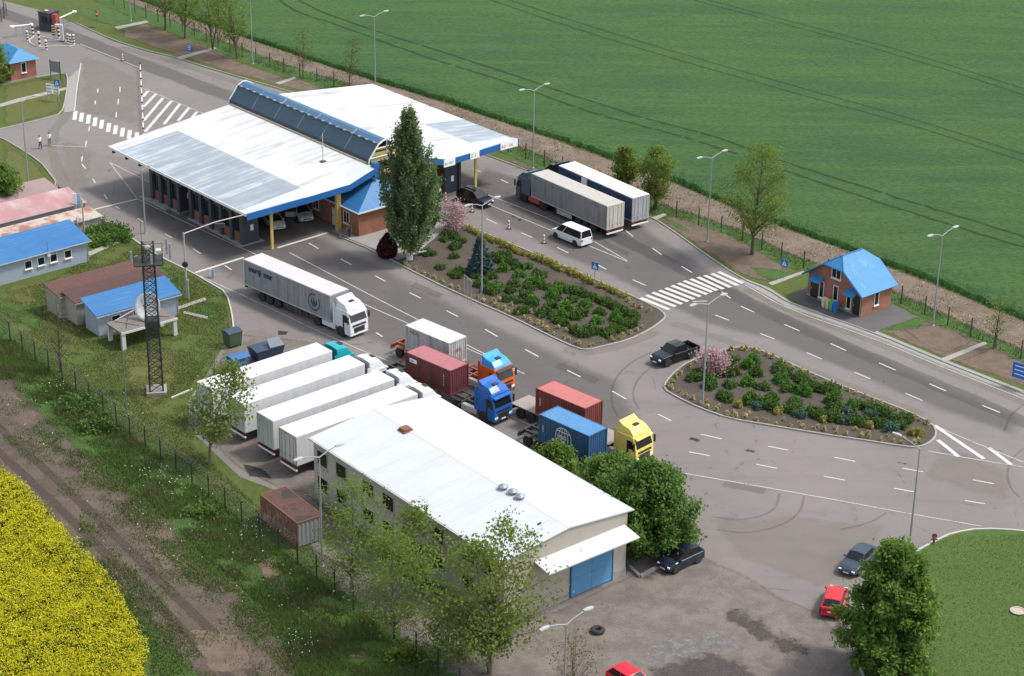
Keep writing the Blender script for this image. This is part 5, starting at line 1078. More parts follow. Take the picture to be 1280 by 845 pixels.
# far-left gate house
o = G(14, 101); p = G(46, 95); hy = math.atan2(p.y-o.y, p.x-o.x); L_ = (p-o).length
T = thing('gate_house', 'small brick gate house with a light blue roof at the left picture edge', 'house', (o.x,o.y,0), hy); D_ = 6.0
MB().box(0, L_, 0, D_, 0, 2.6).build('wall', m_brick, T)
k = MB(); k.add([(-.5,-.5,2.55),(L_+.5,-.5,2.55),(L_+.5,D_+.5,2.55),(-.5,D_+.5,2.55),(L_/2,1.0,4.0),(L_/2,D_-1.2,4.0)], [(0,1,4),(1,2,5,4),(2,3,5),(3,0,4,5)]); k.build('roof', m_skyroof, T)
window(T, (L_*.52, 0), (1,0), .6, 1.3, .9, mull=0)
# ================================================================ trees, shrubs, grasses
m_bark = mat('bark', (.085,.066,.050), .95, var=.25, scale=5)
m_barkg = mat('grey_bark', (.13,.115,.095), .95, var=.25, scale=5)
m_lime = mat('whitewashed_bark', (.55,.54,.50), .9, var=.12, scale=4)
lf_dense = leafmat('dense_leaves', (.085,.165,.036), (.145,.230,.056), (.066,.130,.030), .42)
lf_bush = leafmat('fresh_leaves', (.105,.190,.036), (.175,.270,.056), (.078,.150,.028), .42)
lf_poplar = leafmat('poplar_leaves', (.105,.160,.062), (.175,.240,.100), (.076,.125,.046), .42)
lf_spring = leafmat('spring_leaves', (.135,.205,.038), (.20,.27,.055), (.11,.175,.03), .5)
lf_spring2 = leafmat('olive_leaves', (.135,.19,.038), (.20,.25,.056), (.11,.16,.03), .48)
lf_brown = leafmat('opening_buds', (.115,.095,.03), (.155,.13,.045), None, .4)
lf_pink = leafmat('pink_blossom', (.40,.25,.27), (.52,.37,.38), (.32,.20,.20), .3)
lf_spruce = leafmat('blue_needles', (.040,.085,.080), (.085,.135,.130), (.028,.06,.05), .1)
lf_red = leafmat('purple_foliage', (.035,.014,.014), (.062,.024,.020), None, .15)
lf_jun = leafmat('juniper_needles', (.056,.108,.024), (.100,.160,.040), (.042,.082,.020), .2)
lf_bright = leafmat('bright_shrub', (.058,.150,.022), (.100,.215,.036), None, .25)
lf_blue = leafmat('blue_green_shrub', (.055,.105,.075), (.095,.150,.110), None, .15)
lf_yg = leafmat('golden_shrub', (.27,.25,.06), (.40,.36,.10), (.18,.20,.045), .25)
lf_tuft = leafmat('straw_tuft', (.34,.29,.13), (.48,.43,.23), (.25,.24,.10), .3)
def leaves(C, size, elong=1.6, up=.35):
    n = len(C); N = NP.normal(0,1,(n,3)); N[:,2] = np.abs(N[:,2])*(1+up); N /= np.linalg.norm(N,axis=1)[:,None]
    A = NP.normal(0,1,(n,3)); U = np.cross(N,A); U /= np.linalg.norm(U,axis=1)[:,None]; W_ = np.cross(N,U)
    s = (size*NP.uniform(.6,1.35,n))[:,None]; V = np.zeros((n,4,3))
    V[:,0] = C-U*s*elong*.5; V[:,1] = C+W_*s*.5; V[:,2] = C+U*s*elong*.5; V[:,3] = C-W_*s*.5
    return V.reshape(-1,3), np.arange(n*4).reshape(n,4), NP.uniform(0,1,n)
def leafobj(name, C, size, m, parent=None, elong=1.6, up=.35, loc=(0,0,0)):
    V, Fc, v = leaves(C, size, elong, up); return raw(name, V, Fc, m, parent, loc, {'v': v})
def tree(name, label, base, H, env, tr, nl, nleaf, ls, leaf, bark=None, h0=.25, up=.8, cl=.55, cat='tree', group=None, lean=(0,0), stems=1, lime=0, twig=4, seed=None, elong=1.6, droop=0, inner=.35, clz=None, jag=(.55,1.08)):
    global NP, rnd
    if seed is not None: NP = np.random.default_rng(seed); rnd = random.Random(seed)
    T = thing(name, label, cat, (base[0], base[1], 0), 0, group); k = MB(); seeds = []
    for st in range(stems):
        a0 = rnd.uniform(0,6.28); sp = 0 if stems == 1 else .16*H
        pts = []; n = 9
        for i in range(n):
            t = i/(n-1); wob = .03*H*math.sin(3*t+a0)*t
            pts.append(Vector((lean[0]*t*t*H + sp*t*math.cos(a0+st*2.4) + wob*math.cos(a0), lean[1]*t*t*H + sp*t*math.sin(a0+st*2.4) + wob*math.sin(a0), t*H*.93)))
        rr = [tr*(1-.88*i/(n-1))*(1.25 if i == 0 else 1)/(1 if stems == 1 else 1.4) for i in range(n)]
        k.tube(pts, rr, 7)
        ax = lambda z: pts[min(n-2,int(max(0,z)/(H*.93)*(n-1)))].lerp(pts[min(n-1,int(max(0,z)/(H*.93)*(n-1))+1)], (max(0,z)/(H*.93)*(n-1))%1)
        for i in range(nl//stems):
            t = (i+rnd.random())/(nl/stems); zt = H*(h0+(1-h0)*t); az = i*2.399+st+rnd.uniform(-.4,.4); r = env(t)*rnd.uniform(*jag)
            c = ax(min(zt, H*.92)); zs = max(H*h0*.55, zt-up*r); s_ = ax(min(zs, H*.9)); e = Vector((c.x+r*math.cos(az), c.y+r*math.sin(az), zt-droop*r))
            m1 = s_.lerp(e,.4)+Vector((rnd.uniform(-.1,.1)*r, rnd.uniform(-.1,.1)*r, .10*r)); m2 = s_.lerp(e,.75)+Vector((rnd.uniform(-.1,.1)*r, rnd.uniform(-.1,.1)*r, .06*r))
            r0 = max(.015, tr*.42*(1-t*.75)); k.tube([s_,m1,m2,e], [r0,r0*.65,r0*.4,r0*.14], 5)
            for q in (inner, .55, .75, .9, 1.0): seeds.append((s_.lerp(m1, q/.4) if q < .4 else (m1.lerp(m2,(q-.4)/.35) if q < .75 else m2.lerp(e,(q-.75)/.25)), q))
            for _ in range(twig):
                b_ = m1.lerp(e, rnd.uniform(.2,.95)); d = Vector((rnd.gauss(0,1),rnd.gauss(0,1),rnd.gauss(.3,.7))).normalized()*r*rnd.uniform(.2,.42)
                k.tube([b_, b_+d*.5+Vector((0,0,.03*r)), b_+d], [r0*.3,r0*.2,r0*.08], 4); seeds += [(b_+d*.6,.9),(b_+d,1.0),(b_+d,1.0)]
        seeds.append((pts[-1],1)); seeds.append((pts[-1]+Vector((0,0,.03*H)),1))
    k.build('trunk', bark or m_bark, T)
    if lime: MB().tube([ax(0), ax(lime)], [tr*1.30, tr*1.02], 9).build('whitewash', m_lime, T)
    if nleaf:
        S = np.array([tuple(s[0]) for s in seeds]); w_ = np.array([s[1] for s in seeds])**1.5*NP.uniform(.25,1.6,len(S)); w_ /= w_.sum()
        ix = NP.choice(len(S), nleaf, p=w_); C = S[ix]+NP.normal(0, 1, (nleaf,3))*np.array([cl,cl,clz or cl*.75]); C[:,2] = np.maximum(C[:,2], H*h0*.5)
        leafobj('crown', C, ls, leaf, T, elong)
    return T
ov = lambda R_, p=.45, top=.25: (lambda t: R_*(math.sin(math.pi*min(1,max(0,t*.86+.10)))**.75)*(1 if t < .9 else .8))
pop = lambda R_: (lambda t: R_*float(np.interp(t, [0,.10,.35,.64,.86,1], [.45,.85,1.0,.88,.55,.12])))
# the tall poplar in front of the canopy and the smaller tree beside it
tree('poplar_tree', 'tall dense dark poplar in front of the canopy with a whitewashed trunk', G(512,325), 17.2, pop(2.95), .30, 150, 36000, .18, lf_poplar, m_barkg, .12, 3.2, .17, lime=1.6, clz=.45, jag=(.35,1.2), seed=3, twig=3)
tree('young_tree', 'small dark tree tucked behind the poplar with a whitewashed trunk', G(534,298), 6.5, ov(1.7), .13, 24, 4200, .22, lf_poplar, m_barkg, .28, 1.3, .3, lime=1.2, seed=4)
# the leafy trees by the warehouse corner
tree('leafy_tree', 'big dense green tree covering the corner of the warehouse beside the dark blue hatchback', (11.4,147.0), 7.5, lambda t: 3.75*(math.sin(math.pi*min(1,max(0,t*.80+.2)))**.6), .28, 110, 48000, .19, lf_dense, None, .06, .35, .34, jag=(.5,1.22), seed=5)
tree('leafy_tree', 'lower dense green tree filling the gap between warehouse roof and blue container', (8.6,152.6), 5.2, lambda t: 2.9*(math.sin(math.pi*min(1,max(0,t*.80+.2)))**.6), .2, 60, 24000, .18, lf_bush, None, .06, .35, .32, jag=(.5,1.22), seed=6)
tree('leafy_tree', 'narrow green tree behind the middle of the warehouse roof beside the parked skeletal trailer', (3.9,157.6), 3.6, lambda t: 1.9*(math.sin(math.pi*min(1,max(0,t*.80+.2)))**.6), .14, 28, 11000, .17, lf_bush, None, .06, .5, .4, seed=7)
tree('leafy_tree', 'bushy fresh green tree on the lawn edge hiding the parked cars', G(1108,838), 10.9, lambda t: 3.15*float(np.interp(t,[0,.15,.45,.75,.92,1],[.85,1,.90,.60,.34,.10])), .24, 100, 40000, .19, lf_bush, None, .05, .35, .30, jag=(.5,1.25), seed=8, elong=2)
# sparse yellow-green trees along the front fence
tree('spring_tree', 'thinly leaved tree in front of the white refrigerated lorries', G(262,580), 9.6, ov(3.0), .14, 36, 2700, .19, lf_spring2, m_barkg, .30, .9, .42, seed=9, lean=(.24,.06), inner=.5)
tree('spring_tree', 'large yellow-green tree in front of the warehouse gable', G(612,842), 11.8, ov(4.4), .20, 60, 7000, .17, lf_spring2, m_bark, .22, 1.0, .48, seed=10, stems=2, lean=(.05,.02), inner=.5)
tree('spring_tree', 'wispy yellow-green tree beside the lamp post on the long side of the warehouse', G(440,738), 9.8, ov(3.4), .15, 40, 4200, .13, lf_spring, m_barkg, .22, 1.0, .50, seed=12, inner=.5)
tree('spring_tree', 'hazy yellow-green tree between the fence and the middle of the warehouse', G(492,800), 9.6, ov(3.6), .16, 44, 5200, .13, lf_spring, m_barkg, .22, .9, .5, seed=13, inner=.5)
tree('spring_tree', 'pale small-leaved tree against the warehouse wall', G(520,745), 8.2, ov(2.4), .12, 30, 2000, .17, lf_spring2, m_barkg, .30, 1.0, .36, seed=14, inner=.5)
tree('spring_tree', 'low yellow-green bush at the foot of the trees by the fence', G(560,830), 4.6, ov(2.6), .09, 26, 2600, .15, lf_spring, m_barkg, .15, .7, .42, seed=15, stems=2)
tree('spring_tree', 'spreading yellow-green tree behind the wheat-side fence left of the brick hut', G(940,318), 12.8, ov(4.4), .20, 54, 8500, .135, lf_spring, m_bark, .28, 1.0, .52, seed=16, lean=(.02,0), inner=.5)
tree('verge_tree', 'dark green round tree behind the parked blue-trailer lorry', G(818,262), 7.6, ov(2.3), .14, 34, 4300, .18, lf_spring2, m_bark, .22, .9, .40, seed=17)
tree('verge_tree', 'smaller dark tree left of the round one behind the parked lorries', G(780,246), 6.2, ov(1.6), .11, 24, 3600, .20, lf_spring2, m_bark, .30, .9, .34, seed=18)
for (x, y, h, lab, lf, n, st) in ((207,37,10.5,'left-most bare-trunked tree of the clump on the verge at the top', lf_spring2, 1700, 1),(231,48,11,'twin-stemmed tree beside the blue litter sign at the top verge', lf_spring, 1900, 2),(266,62,11.5,'tree with dark forked trunks in the middle of the top verge', lf_spring, 1900, 2),(297,73,11,'right-most tree of the clump on the top verge beside the lamp post', lf_spring, 1800, 2)):
    tree('verge_tree', lab, G(x,y), h, ov(3.0), .16, 36, n, .20, lf, m_bark, .30, 1.2, .5, seed=x, stems=st, inner=.5)
tree('sapling', 'almost bare sapling by the fence behind the canopy, beside the bare strip', G(379,98), 7.2, ov(1.3), .08, 26, 420, .14, lf_brown, m_bark, .3, 1.3, .35, seed=20)
tree('sapling', 'almost bare twin sapling just left of the far white roof corner', G(436,110), 7.0, ov(1.3), .07, 28, 420, .14, lf_brown, m_bark, .25, 1.3, .35, seed=21, stems=2)
tree('sapling', 'slim bare sapling at the right picture edge inside the mesh fence', G(1242,436), 6.2, ov(1.2), .10, 26, 380, .14, lf_spring, m_bark, .3, 1.4, .35, seed=22)
tree('bare_tree', 'leafless brownish tree near the left end of the front fence', G(76,465), 8.2, ov(2.0), .11, 40, 700, .10, lf_brown, m_bark, .22, 1.2, .4, seed=23, twig=7)
tree('bare_tree', 'leafless multi-stemmed bush around the lamp post in the foreground', G(716,868), 5.6, ov(2.3), .08, 54, 900, .10, lf_brown, m_barkg, .1, 1.2, .4, seed=24, stems=3, twig=7)
tree('bare_tree', 'dark leafless shrub behind the concrete shelter beside the parking bay', G(268,470), 3.8, ov(1.5), .05, 30, 500, .10, lf_spring2, m_bark, .1, 1.0, .3, seed=25, stems=3, twig=7)
tree('garden_tree', 'bushy green tree beside the pink shed roofs at the left edge', G(4,262), 5.2, ov(2.4), .14, 36, 7000, .24, lf_bush, None, .2, .7, .36, seed=26)
tree('garden_tree', 'yellow-green conifer-like tree beside the gate house at the left edge', G(-6,104), 5.4, ov(2.2), .12, 34, 6000, .2, lf_spring2, None, .06, .6, .36, seed=27)
tree('blossom_tree', 'pink blossoming tree at the canopy end of the long island', G(567,290), 3.5, ov(1.75), .07, 40, 3200, .12, lf_pink, m_bark, .08, .9, .30, seed=28, stems=3, twig=6)
tree('blossom_tree', 'pink blossoming bush at the near tip of the pointed island beside the lamp post', G(893,466), 2.5, ov(1.6), .06, 34, 3400, .13, lf_pink, m_bark, .08, .9, .28, seed=29, stems=3, twig=6)
# blue spruce and purple thuja
def cone_tree(name, label, base, H, r, leaf, n, ls, tiers, seed):
    global NP; NP = np.random.default_rng(seed); T = thing(name, label, 'tree', (base[0],base[1],0)); k = MB().tube([(0,0,0),(0,0,H*.95)], [.12,.02], 6); C = []
    for i in range(tiers):
        t = i/tiers; z = H*(.07+.9*t); rr = r*(1-t)**.85+.08; m_ = max(5, int(12*(1-t)))
        for j in range(m_):
            a = j*6.283/m_+i*.7; L = rr*NP.uniform(.75,1.08); e = Vector((L*math.cos(a), L*math.sin(a), z-.12*L)); k.tube([(0,0,z+.1),e*.5+Vector((0,0,z*.5+.05)),e], [.03,.02,.008], 4)
            q = max(4, int(n/tiers/m_*(.4+1.2*(1-t)))); u = NP.uniform(.25,1.05,q); p = np.outer(u,[e.x,e.y,0]); p[:,2] = z-.12*L*u; C.append(p+NP.normal(0,1,(q,3))*[.11,.11,.07])
    k.build('trunk', m_bark, T); leafobj('crown', np.vstack(C), ls, leaf, T, 2.2); return T
cone_tree('blue_spruce', 'blue-grey spruce beside the lamp post on the long planted island', G(600,342), 4.5, 1.5, lf_spruce, 9000, .15, 13, 31)
NP = np.random.default_rng(32)
T = thing('purple_thuja', 'dark purple cone-shaped conifer on the pavement left of the poplar', 'shrub', G(484,321)); n = 6500
t_ = NP.uniform(0,1,n)**.8; a_ = NP.uniform(0,6.283,n); rr = 1.12*np.where(t_<.25, .75+t_, (1-((t_-.25)/.75)**1.6))*NP.uniform(.82,1.03,n)+.03
leafobj('crown', np.stack([rr*np.cos(a_),rr*np.sin(a_),.1+2.7*t_],1), .14, lf_red, T, 2.0); MB().tube([(0,0,0),(0,0,2.2)], [.1,.03], 6).build('trunk', m_bark, T)
# shrubs of the planted islands -------------------------------------------------------------------------------
def mound(name, r, h, n, ls, m, spiky=0, seed=1):
    g = np.random.default_rng(seed); u = g.normal(0,1,(n,3)); u[:,2] = np.abs(u[:,2]); u /= np.linalg.norm(u,axis=1)[:,None]
    lob = 1+.22*np.sin(3*np.arctan2(u[:,1],u[:,0])+seed)+.14*np.sin(7*np.arctan2(u[:,1],u[:,0])+2*seed)+.12*np.sin(5*u[:,2]*3+seed)
    rad = g.uniform(.25,1.05,n)**.5*lob; C = u*rad[:,None]*[r,r,h]; C[:,2] += .04
    if spiky: C = u*g.uniform(.15,1.0,n)[:,None]*[r,r,h]
    V, Fc, v = leaves(C, ls, 2.0 if not spiky else 3.2, .2); o = raw(name, V, Fc, m, None, (0,0,0), {'v': v}); me = o.data; bpy.data.objects.remove(o); return me
shr = {k_: [mound('shrub_'+k_, r, h, n, ls, m, sp, s+q) for q in range(3)] for k_, r, h, n, ls, m, sp, s in
    (('juniper',.70,.60,1400,.09,lf_jun,0,1),('bright',.60,.72,1100,.085,lf_bright,0,5),('blue',.50,.60,900,.08,lf_blue,0,9),('golden',.44,.56,700,.09,lf_yg,0,13),('tuft',.17,.36,100,.08,lf_tuft,1,17))}
SL = {('juniper',1):'spreading dark green juniper on the long island beside the canopy',('bright',1):'rounded bright green shrub on the long island beside the canopy',('golden',1):'golden yellow shrub along the far kerb of the long island',('tuft',1):'straw-coloured tuft along the kerb of the long island','x':0,
    ('juniper',2):'spreading dark green juniper on the pointed island by the pickup',('bright',2):'rounded bright green shrub on the pointed island by the pickup',('blue',2):'grey-green ball shrub on the pointed island by the pickup',('golden',2):'golden shrub on the pointed island by the pickup',('tuft',2):'straw-coloured tuft along the kerb of the pointed island'}
NMS = dict(juniper='juniper_shrub', bright='green_shrub', blue='ball_shrub', golden='golden_shrub', tuft='straw_tuft')
def shrub(kind, x, y, isl, s=1.0):
    o = link(NMS[kind], shr[kind][rnd.randrange(3)], None, (x, y, .08), (0,0,rnd.uniform(0,6.28)), (s*rnd.uniform(.85,1.15), s*rnd.uniform(.85,1.15), s*rnd.uniform(.85,1.2)))
    tag(o, SL[(kind,isl)], 'grass tuft' if kind == 'tuft' else 'shrub', {1:'long island ',2:'pointed island '}[isl]+{'juniper':'junipers','bright':'bright green shrubs','blue':'ball shrubs','golden':'golden shrubs','tuft':'straw tufts'}[kind])
rnd = random.Random(5)
z2 = lambda p: G(800+p[0]/2.667, 380+p[1]/2.667+3)
for p in [(180,245),(200,232),(230,275),(305,225),(310,185),(290,230),(385,230),(300,270),(410,275),(290,315),(275,305),(440,310),(440,345),(425,330),(370,325),(510,345),(498,352),(495,280),(530,240),(465,215),(575,360),(560,270),(585,280),(610,285),(640,288),(645,325),(640,370),(655,380),(750,340),(765,348),(800,360),(820,368),(720,390),(735,395),(800,400),(860,390),(885,385),(850,400),(870,405),(650,350),(600,375),(480,230),(545,255)]: q = z2(p); shrub('juniper', q.x, q.y, 2, rnd.uniform(.95,1.2))
for p in [(358,205),(375,190),(235,265),(548,295),(468,255),(358,262),(515,330),(648,320),(710,345),(370,320)]: q = z2(p); shrub('bright', q.x, q.y, 2, 1.2)
for p in [(393,343),(535,370),(682,390),(835,415),(765,375),(690,365)]: q = z2(p); shrub('blue', q.x, q.y, 2, 1.2)
for p in [(328,337),(460,360),(610,385),(762,405),(908,430),(932,432)]: q = z2(p); shrub('golden', q.x, q.y, 2, 1.0)
z1 = lambda p: G(480+p[0]/3.556, 220+p[1]/3.556+4)
for p in [(285,260),(305,265),(270,275),(340,285),(315,310),(205,340),(190,335),(310,350),(250,400),(325,440),(310,430),(440,470),(470,440),(520,370),(500,355),(580,475),(560,505),(630,530),(680,430),(640,395),(570,380),(600,400),(480,510),(460,500),(500,480),(545,540),(590,550),(660,560),(640,590),(720,490),(700,440),(780,480),(760,540),(740,570),(700,610),(720,600),(750,620),(800,650),(770,640),(835,545),(850,620),(870,610),(880,600),(895,570),(830,500),(850,510),(880,515),(930,540),(910,530),(960,600),(905,680),(890,700),(870,690),(930,690),(980,690),(1000,700),(1020,670),(1045,680),(1080,660),(1095,655),(1060,600),(1090,610),(1110,625),(1000,560),(1050,580),(1020,575),(840,680),(600,600),(640,500),(970,550),(415,440),(425,480),(790,500),(540,350)]: q = z1(p); shrub('juniper', q.x, q.y, 1, rnd.uniform(.85,1.1))
for p in [(530,410),(600,435),(660,465),(690,475),(810,580),(790,610),(945,640),(1030,630),(1040,645),(895,570),(650,470),(745,530),(765,515),(500,500),(330,425),(660,550)]: q = z1(p); shrub('bright', q.x, q.y, 1, 1.1)
def along(line, step, off, jit=.1):
    P = [Vector(p) for p in resample(PX(line), .05, False)]; d = 0; out = []
    for a, b_ in zip(P, P[1:]):
        d += (b_-a).length
        if d > step: d = 0; t = (b_-a).normalized(); out.append(a+Vector((-t.y,t.x))*off+Vector((rnd.gauss(0,jit),rnd.gauss(0,jit))))
    return out
for p in along([(580,282),(620,300),(677,323),(730,346),(784,370)], .8, -.75, .15): shrub('golden', p.x, p.y, 1, rnd.uniform(.75,1.15))
for p in along([(784,372),(818,390)], 1.1, -.7): shrub('tuft', p.x, p.y, 1, 1.5)
for p in along([(495,330),(535,350),(600,380),(640,397),(690,422),(723,436),(740,437),(785,425),(812,411)], 1.0, .65, .12): shrub('tuft', p.x, p.y, 1, rnd.uniform(.9,1.6))
for p in along([(600,377),(640,393),(690,418),(718,428)], 1.5, 1.5, .2): shrub('tuft', p.x, p.y, 1, rnd.uniform(.9,1.4))
I2 = ISL2+[ISL2[0]]
for p in along(I2[1:9]+I2[9:12], .95, -.55, .12): shrub('tuft', p.x, p.y, 2, rnd.uniform(.9,1.5))
for p in along(I2[13:]+[ISL2[1]], 1.05, -.6, .12): shrub('tuft', p.x, p.y, 2, rnd.uniform(.9,1.5))
for p in along(I2[14:21], 1.6, -1.4, .2): shrub('tuft', p.x, p.y, 2, rnd.uniform(.9,1.3))
# grasses and weeds ---------------------------------------------------------------------------------------------
NP = np.random.default_rng(77)
gm = leafmat('grass_blades', (.070,.132,.030), (.125,.180,.048), (.105,.125,.042), .3, .25)
gm2 = leafmat('compound_blades', (.070,.100,.024), (.115,.140,.040), (.135,.120,.052), .3, .3)
def thin(P, amt=.2):
    x, y = P[:,0], P[:,1]; f = np.sin(x*.55+1.1*np.sin(y*.31))*np.sin(y*.47+.9*np.sin(x*.23)) + .6*np.sin(x*1.3+y*.9)*np.sin(y*1.7-x*.4) + NP.normal(0,.35,len(P)); return P[f > amt-.6]
strip = PX([(-60,395),(8,418),(110,500),(250,610),(400,725),(545,838),(620,900),(400,900),(330,760),(250,690),(150,590),(60,510),(-60,440)])
blades('weeds', thin(sample(strip, 90000)), .34, .045, gm)
blades('weeds', thin(sample(PX([(-60,440),(60,512),(150,592),(250,692),(330,765),(400,880),(300,870),(200,740),(100,640),(0,545),(-60,500)]), 16000), .5), .22, .045, gm)
blades('weeds', thin(sample(PX([(100,640),(200,745),(260,830),(310,900),(180,910),(190,820),(150,750),(100,690)]), 9000), .1), .28, .045, gm)
blades('weeds', thin(sample(PX([(60,470),(200,600),(330,720),(450,840),(400,880),(270,760),(160,650),(40,540)]), 22000), .55), .26, .045, gm)
blades('rough_grass', thin(sample(PX([(-20,372),(60,352),(112,322),(155,299),(200,324),(242,347),(280,368),(288,412),(240,480),(245,560),(330,640),(400,690),(480,735),(560,825),(543,836),(396,720),(231,597),(97,488),(8,421)]), 80000), .0), .13, .035, gm2)
blades('bare_strip_weeds', thin(sample(PX([(-20,-70),(150,-6),(320,54),(470,104),(640,158),(850,233),(960,279),(1105,333),(1280,402)]) + PX(near[1:-1])[::-1], 9000), .7), .2, .045, gm2)
st_ = sample(PX([(150,-6),(320,54),(470,104),(640,158),(850,233),(960,279),(1105,333),(1280,402)]) + PX(near[1:-1])[::-1], 900)
leafobj('loose_stones', np.column_stack([st_, np.full(len(st_), .06)]), .16, mat('pale_stone', (.30,.27,.24), .9), None, 1.1, 2.0)['kind'] = 'stuff'
lw = leafmat('lawn_blades', (.050,.092,.021), (.076,.120,.030), None, .3)
blades('lawn_blades', sample(PX([(1140,695),(1190,670),(1300,668),(1300,860),(1085,860),(1080,800)]), 16000), .06, .03, lw, z0=.03)
blades('fence_weeds', np.vstack([thin(sample(PX([(x,y-4) for x,y in near[2:-1]]+[(x-3,y+9) for x,y in near[2:-1]][::-1]), 14000))]), .24, .05, gm)
# tall shrubs and flowering weeds along the fence
def weedclump(label, px, py, r, h, m=lf_dense, n=1200, name='weed_bush', ls=.16):
    p = G(px,py); me = mound('weed_bush', r, h, n, ls, m, 0, int(px)); tag(link(name, me, None, (p.x,p.y,0)), label, 'bush')
weedclump('dark green bush outside the fence below the leafless tree', 100, 508, 2.0, 1.1)
weedclump('dark green bush on the weedy bank beside the tall thin pole', 122, 535, 1.9, 1.0, lf_jun)
weedclump('low dark bush at the foot of the fence left of the rusty container', 255, 640, 1.6, .8)
weedclump('green hedge bush by the roadside banner', 112, 285, 2.0, 1.2, lf_dense); weedclump('hedge bush between the blue-roofed cabin and the road bend', 137, 295, 2.3, 1.3, lf_dense); weedclump('small hedge bush beside the tin sheds', 88, 275, 1.8, 1.0, lf_bush); weedclump('leafy hedge bush below the utility pole dish', 122, 304, 1.8, 1.1, lf_bush)
weedclump('broad leafy hedge bush filling the corner behind the blue-roofed house', 120, 292, 2.6, 1.0, lf_dense, 2200); weedclump('hedge bush nearest the concrete path by the road bend', 148, 298, 1.6, .9, lf_dense); weedclump('low hedge bush between tin sheds and banner board', 100, 279, 1.7, .9, lf_bush)
weedclump('low grey-green bush at the fence foot in the lower middle', 505, 818, 1.5, .7, lf_spring2)
fl = np.vstack([np.array(G2(x,y))+NP.normal(0,s,(n,2)) for x,y,s,n in ((210,600,1.4,60),(195,590,1.2,40),(75,490,1.2,30),(325,665,1.0,45),(372,806,.8,40),(250,660,2.5,25),(20,505,2,25),(290,715,3,30),(170,670,3,20),(60,545,3,20),(360,745,2.5,30),(120,510,1.5,25))])
leafobj('white_flower_heads', np.column_stack([fl, NP.uniform(.30,.45,len(fl))]), .09, leafmat('white_petals', (.62,.64,.55), (.75,.75,.68), None, .2), None, 1.0, 2.0)['kind'] = 'stuff'
# rapeseed --------------------------------------------------------------------------------------------------------
rp = PX([(-160,560),(0,590),(30,614),(62,652),(100,692),(130,724),(150,754),(170,792),(186,822),(178,846),(185,900),(-60,980),(-200,800)])
sheet('rapeseed_ground', rp, mat('rape_soil', (.05,.07,.02), .95, var=.3, scale=3), .03)
lf_rape = leafmat('rape_flowers', (.47,.43,.016), (.60,.56,.030), (.40,.38,.018), .35, .9); lf_rapeg = leafmat('rape_stems', (.065,.10,.014), (.12,.15,.022), None, .3)
pl = sample(rp, 15000); hh = .95+.16*np.sin(pl[:,0]*.9)*np.cos(pl[:,1]*.8)+NP.normal(0,.10,len(pl)); thin = (np.sin(pl[:,0]*.45+1.3)*np.sin(pl[:,1]*.38+.4)+NP.normal(0,.35,len(pl))) > 1.15
pl2 = pl[~thin]; h2 = hh[~thin]; Cs = np.repeat(np.column_stack([pl2, h2]), 14, 0)+NP.normal(0,1,(len(pl2)*14,3))*[.17,.17,.08]
V, Fc, v = leaves(Cs, .092, 1.2, 1.2); Cg = np.repeat(np.column_stack([pl, hh*.55]), 3, 0)+NP.normal(0,1,(len(pl)*3,3))*[.14,.14,.2]; Vg, Fg, vg = leaves(Cg, .17, 2.4, .1)
tag(raw('rapeseed_field', np.vstack([V,Vg]), np.vstack([Fc,Fg+len(V)]), [lf_rape,lf_rapeg], None, (0,0,0), {'v': np.concatenate([v,vg])}, np.concatenate([np.zeros(len(Fc)),np.ones(len(Fg))])), kind='stuff')
# ================================================================ fences, lamps, signs, tower, people
rnd = random.Random(21)
m_fpost = mat('green_fence_post', (.012,.022,.018), .6); m_wire = mat('fence_wire', (.050,.075,.060), .6, .2); m_wireg = mat('galvanised_wire', (.20,.21,.20), .5, .4)
m_postd = mat('dark_fence_post', (.045,.042,.038), .8)
m_pole = mat('grey_lamp_pole', (.26,.285,.29), .5, .2, var=.1, scale=2); m_head = mat('lamp_head', (.34,.35,.345), .4, var=.05)
def fence(label, px, step, H, post, wire, razor=False, name='mesh_fence'):
    P = resample(PX(px), .25, False); T = thing(name, label, 'fence', (P[0][0],P[0][1],0)); O = Vector((P[0][0],P[0][1],0))
    d = 0; spots = [Vector((*P[0],0))]
    for a, b_ in zip(P, P[1:]):
        d += (Vector(b_)-Vector(a)).length
        if d >= step: d = 0; spots.append(Vector((*b_,0)))
    me = None
    for i, s_ in enumerate(spots):
        n_ = spots[min(i+1,len(spots)-1)]-spots[max(i-1,0)]; an = math.atan2(n_.y,n_.x)
        if me is None:
            k = MB().box(-.05,.05,-.045,.045,0,H); 
            if razor: k.tube([(0,0,H-.02),(0,-.28,H+.30)], .028, 5)
            me = k.mesh('fence_post', post)
        link('post', me, T, s_-O, (0,0,an))
    k = MB(); q = [s_-O for s_ in spots]
    for z in np.linspace(.12, H-.06, 9): k.tube([(p.x,p.y,z) for p in q], .006, 3, caps=False)
    for a, b_ in zip(q, q[1:]):
        L = (b_-a).length; n = int(L/.22)
        for j in range(n): p = a.lerp(b_, (j+.5)/n); k.add([(p.x-.005,p.y,.06),(p.x+.005,p.y,.06),(p.x+.005,p.y,H-.04),(p.x-.005,p.y,H-.04)], [(0,1,2,3)])
    k.build('wire_mesh', wire, T, recalc=False)
    if razor:
        k = MB(); L = 0; pts = []
        for a, b_ in zip(q, q[1:]):
            t = (b_-a).normalized(); nn = Vector((t.y,-t.x,0)); n = int((b_-a).length/.06)
            for j in range(n): ph = L*2*math.pi/.42; p = a.lerp(b_, j/n)+nn*.20; pts.append(p+nn*.24*math.cos(ph)+Vector((0,0,H+.28+.24*math.sin(ph)))); L += .06
        k.tube(pts, .007, 3, caps=False); k.build('razor_wire', m_wireg, T, recalc=False)
    return T
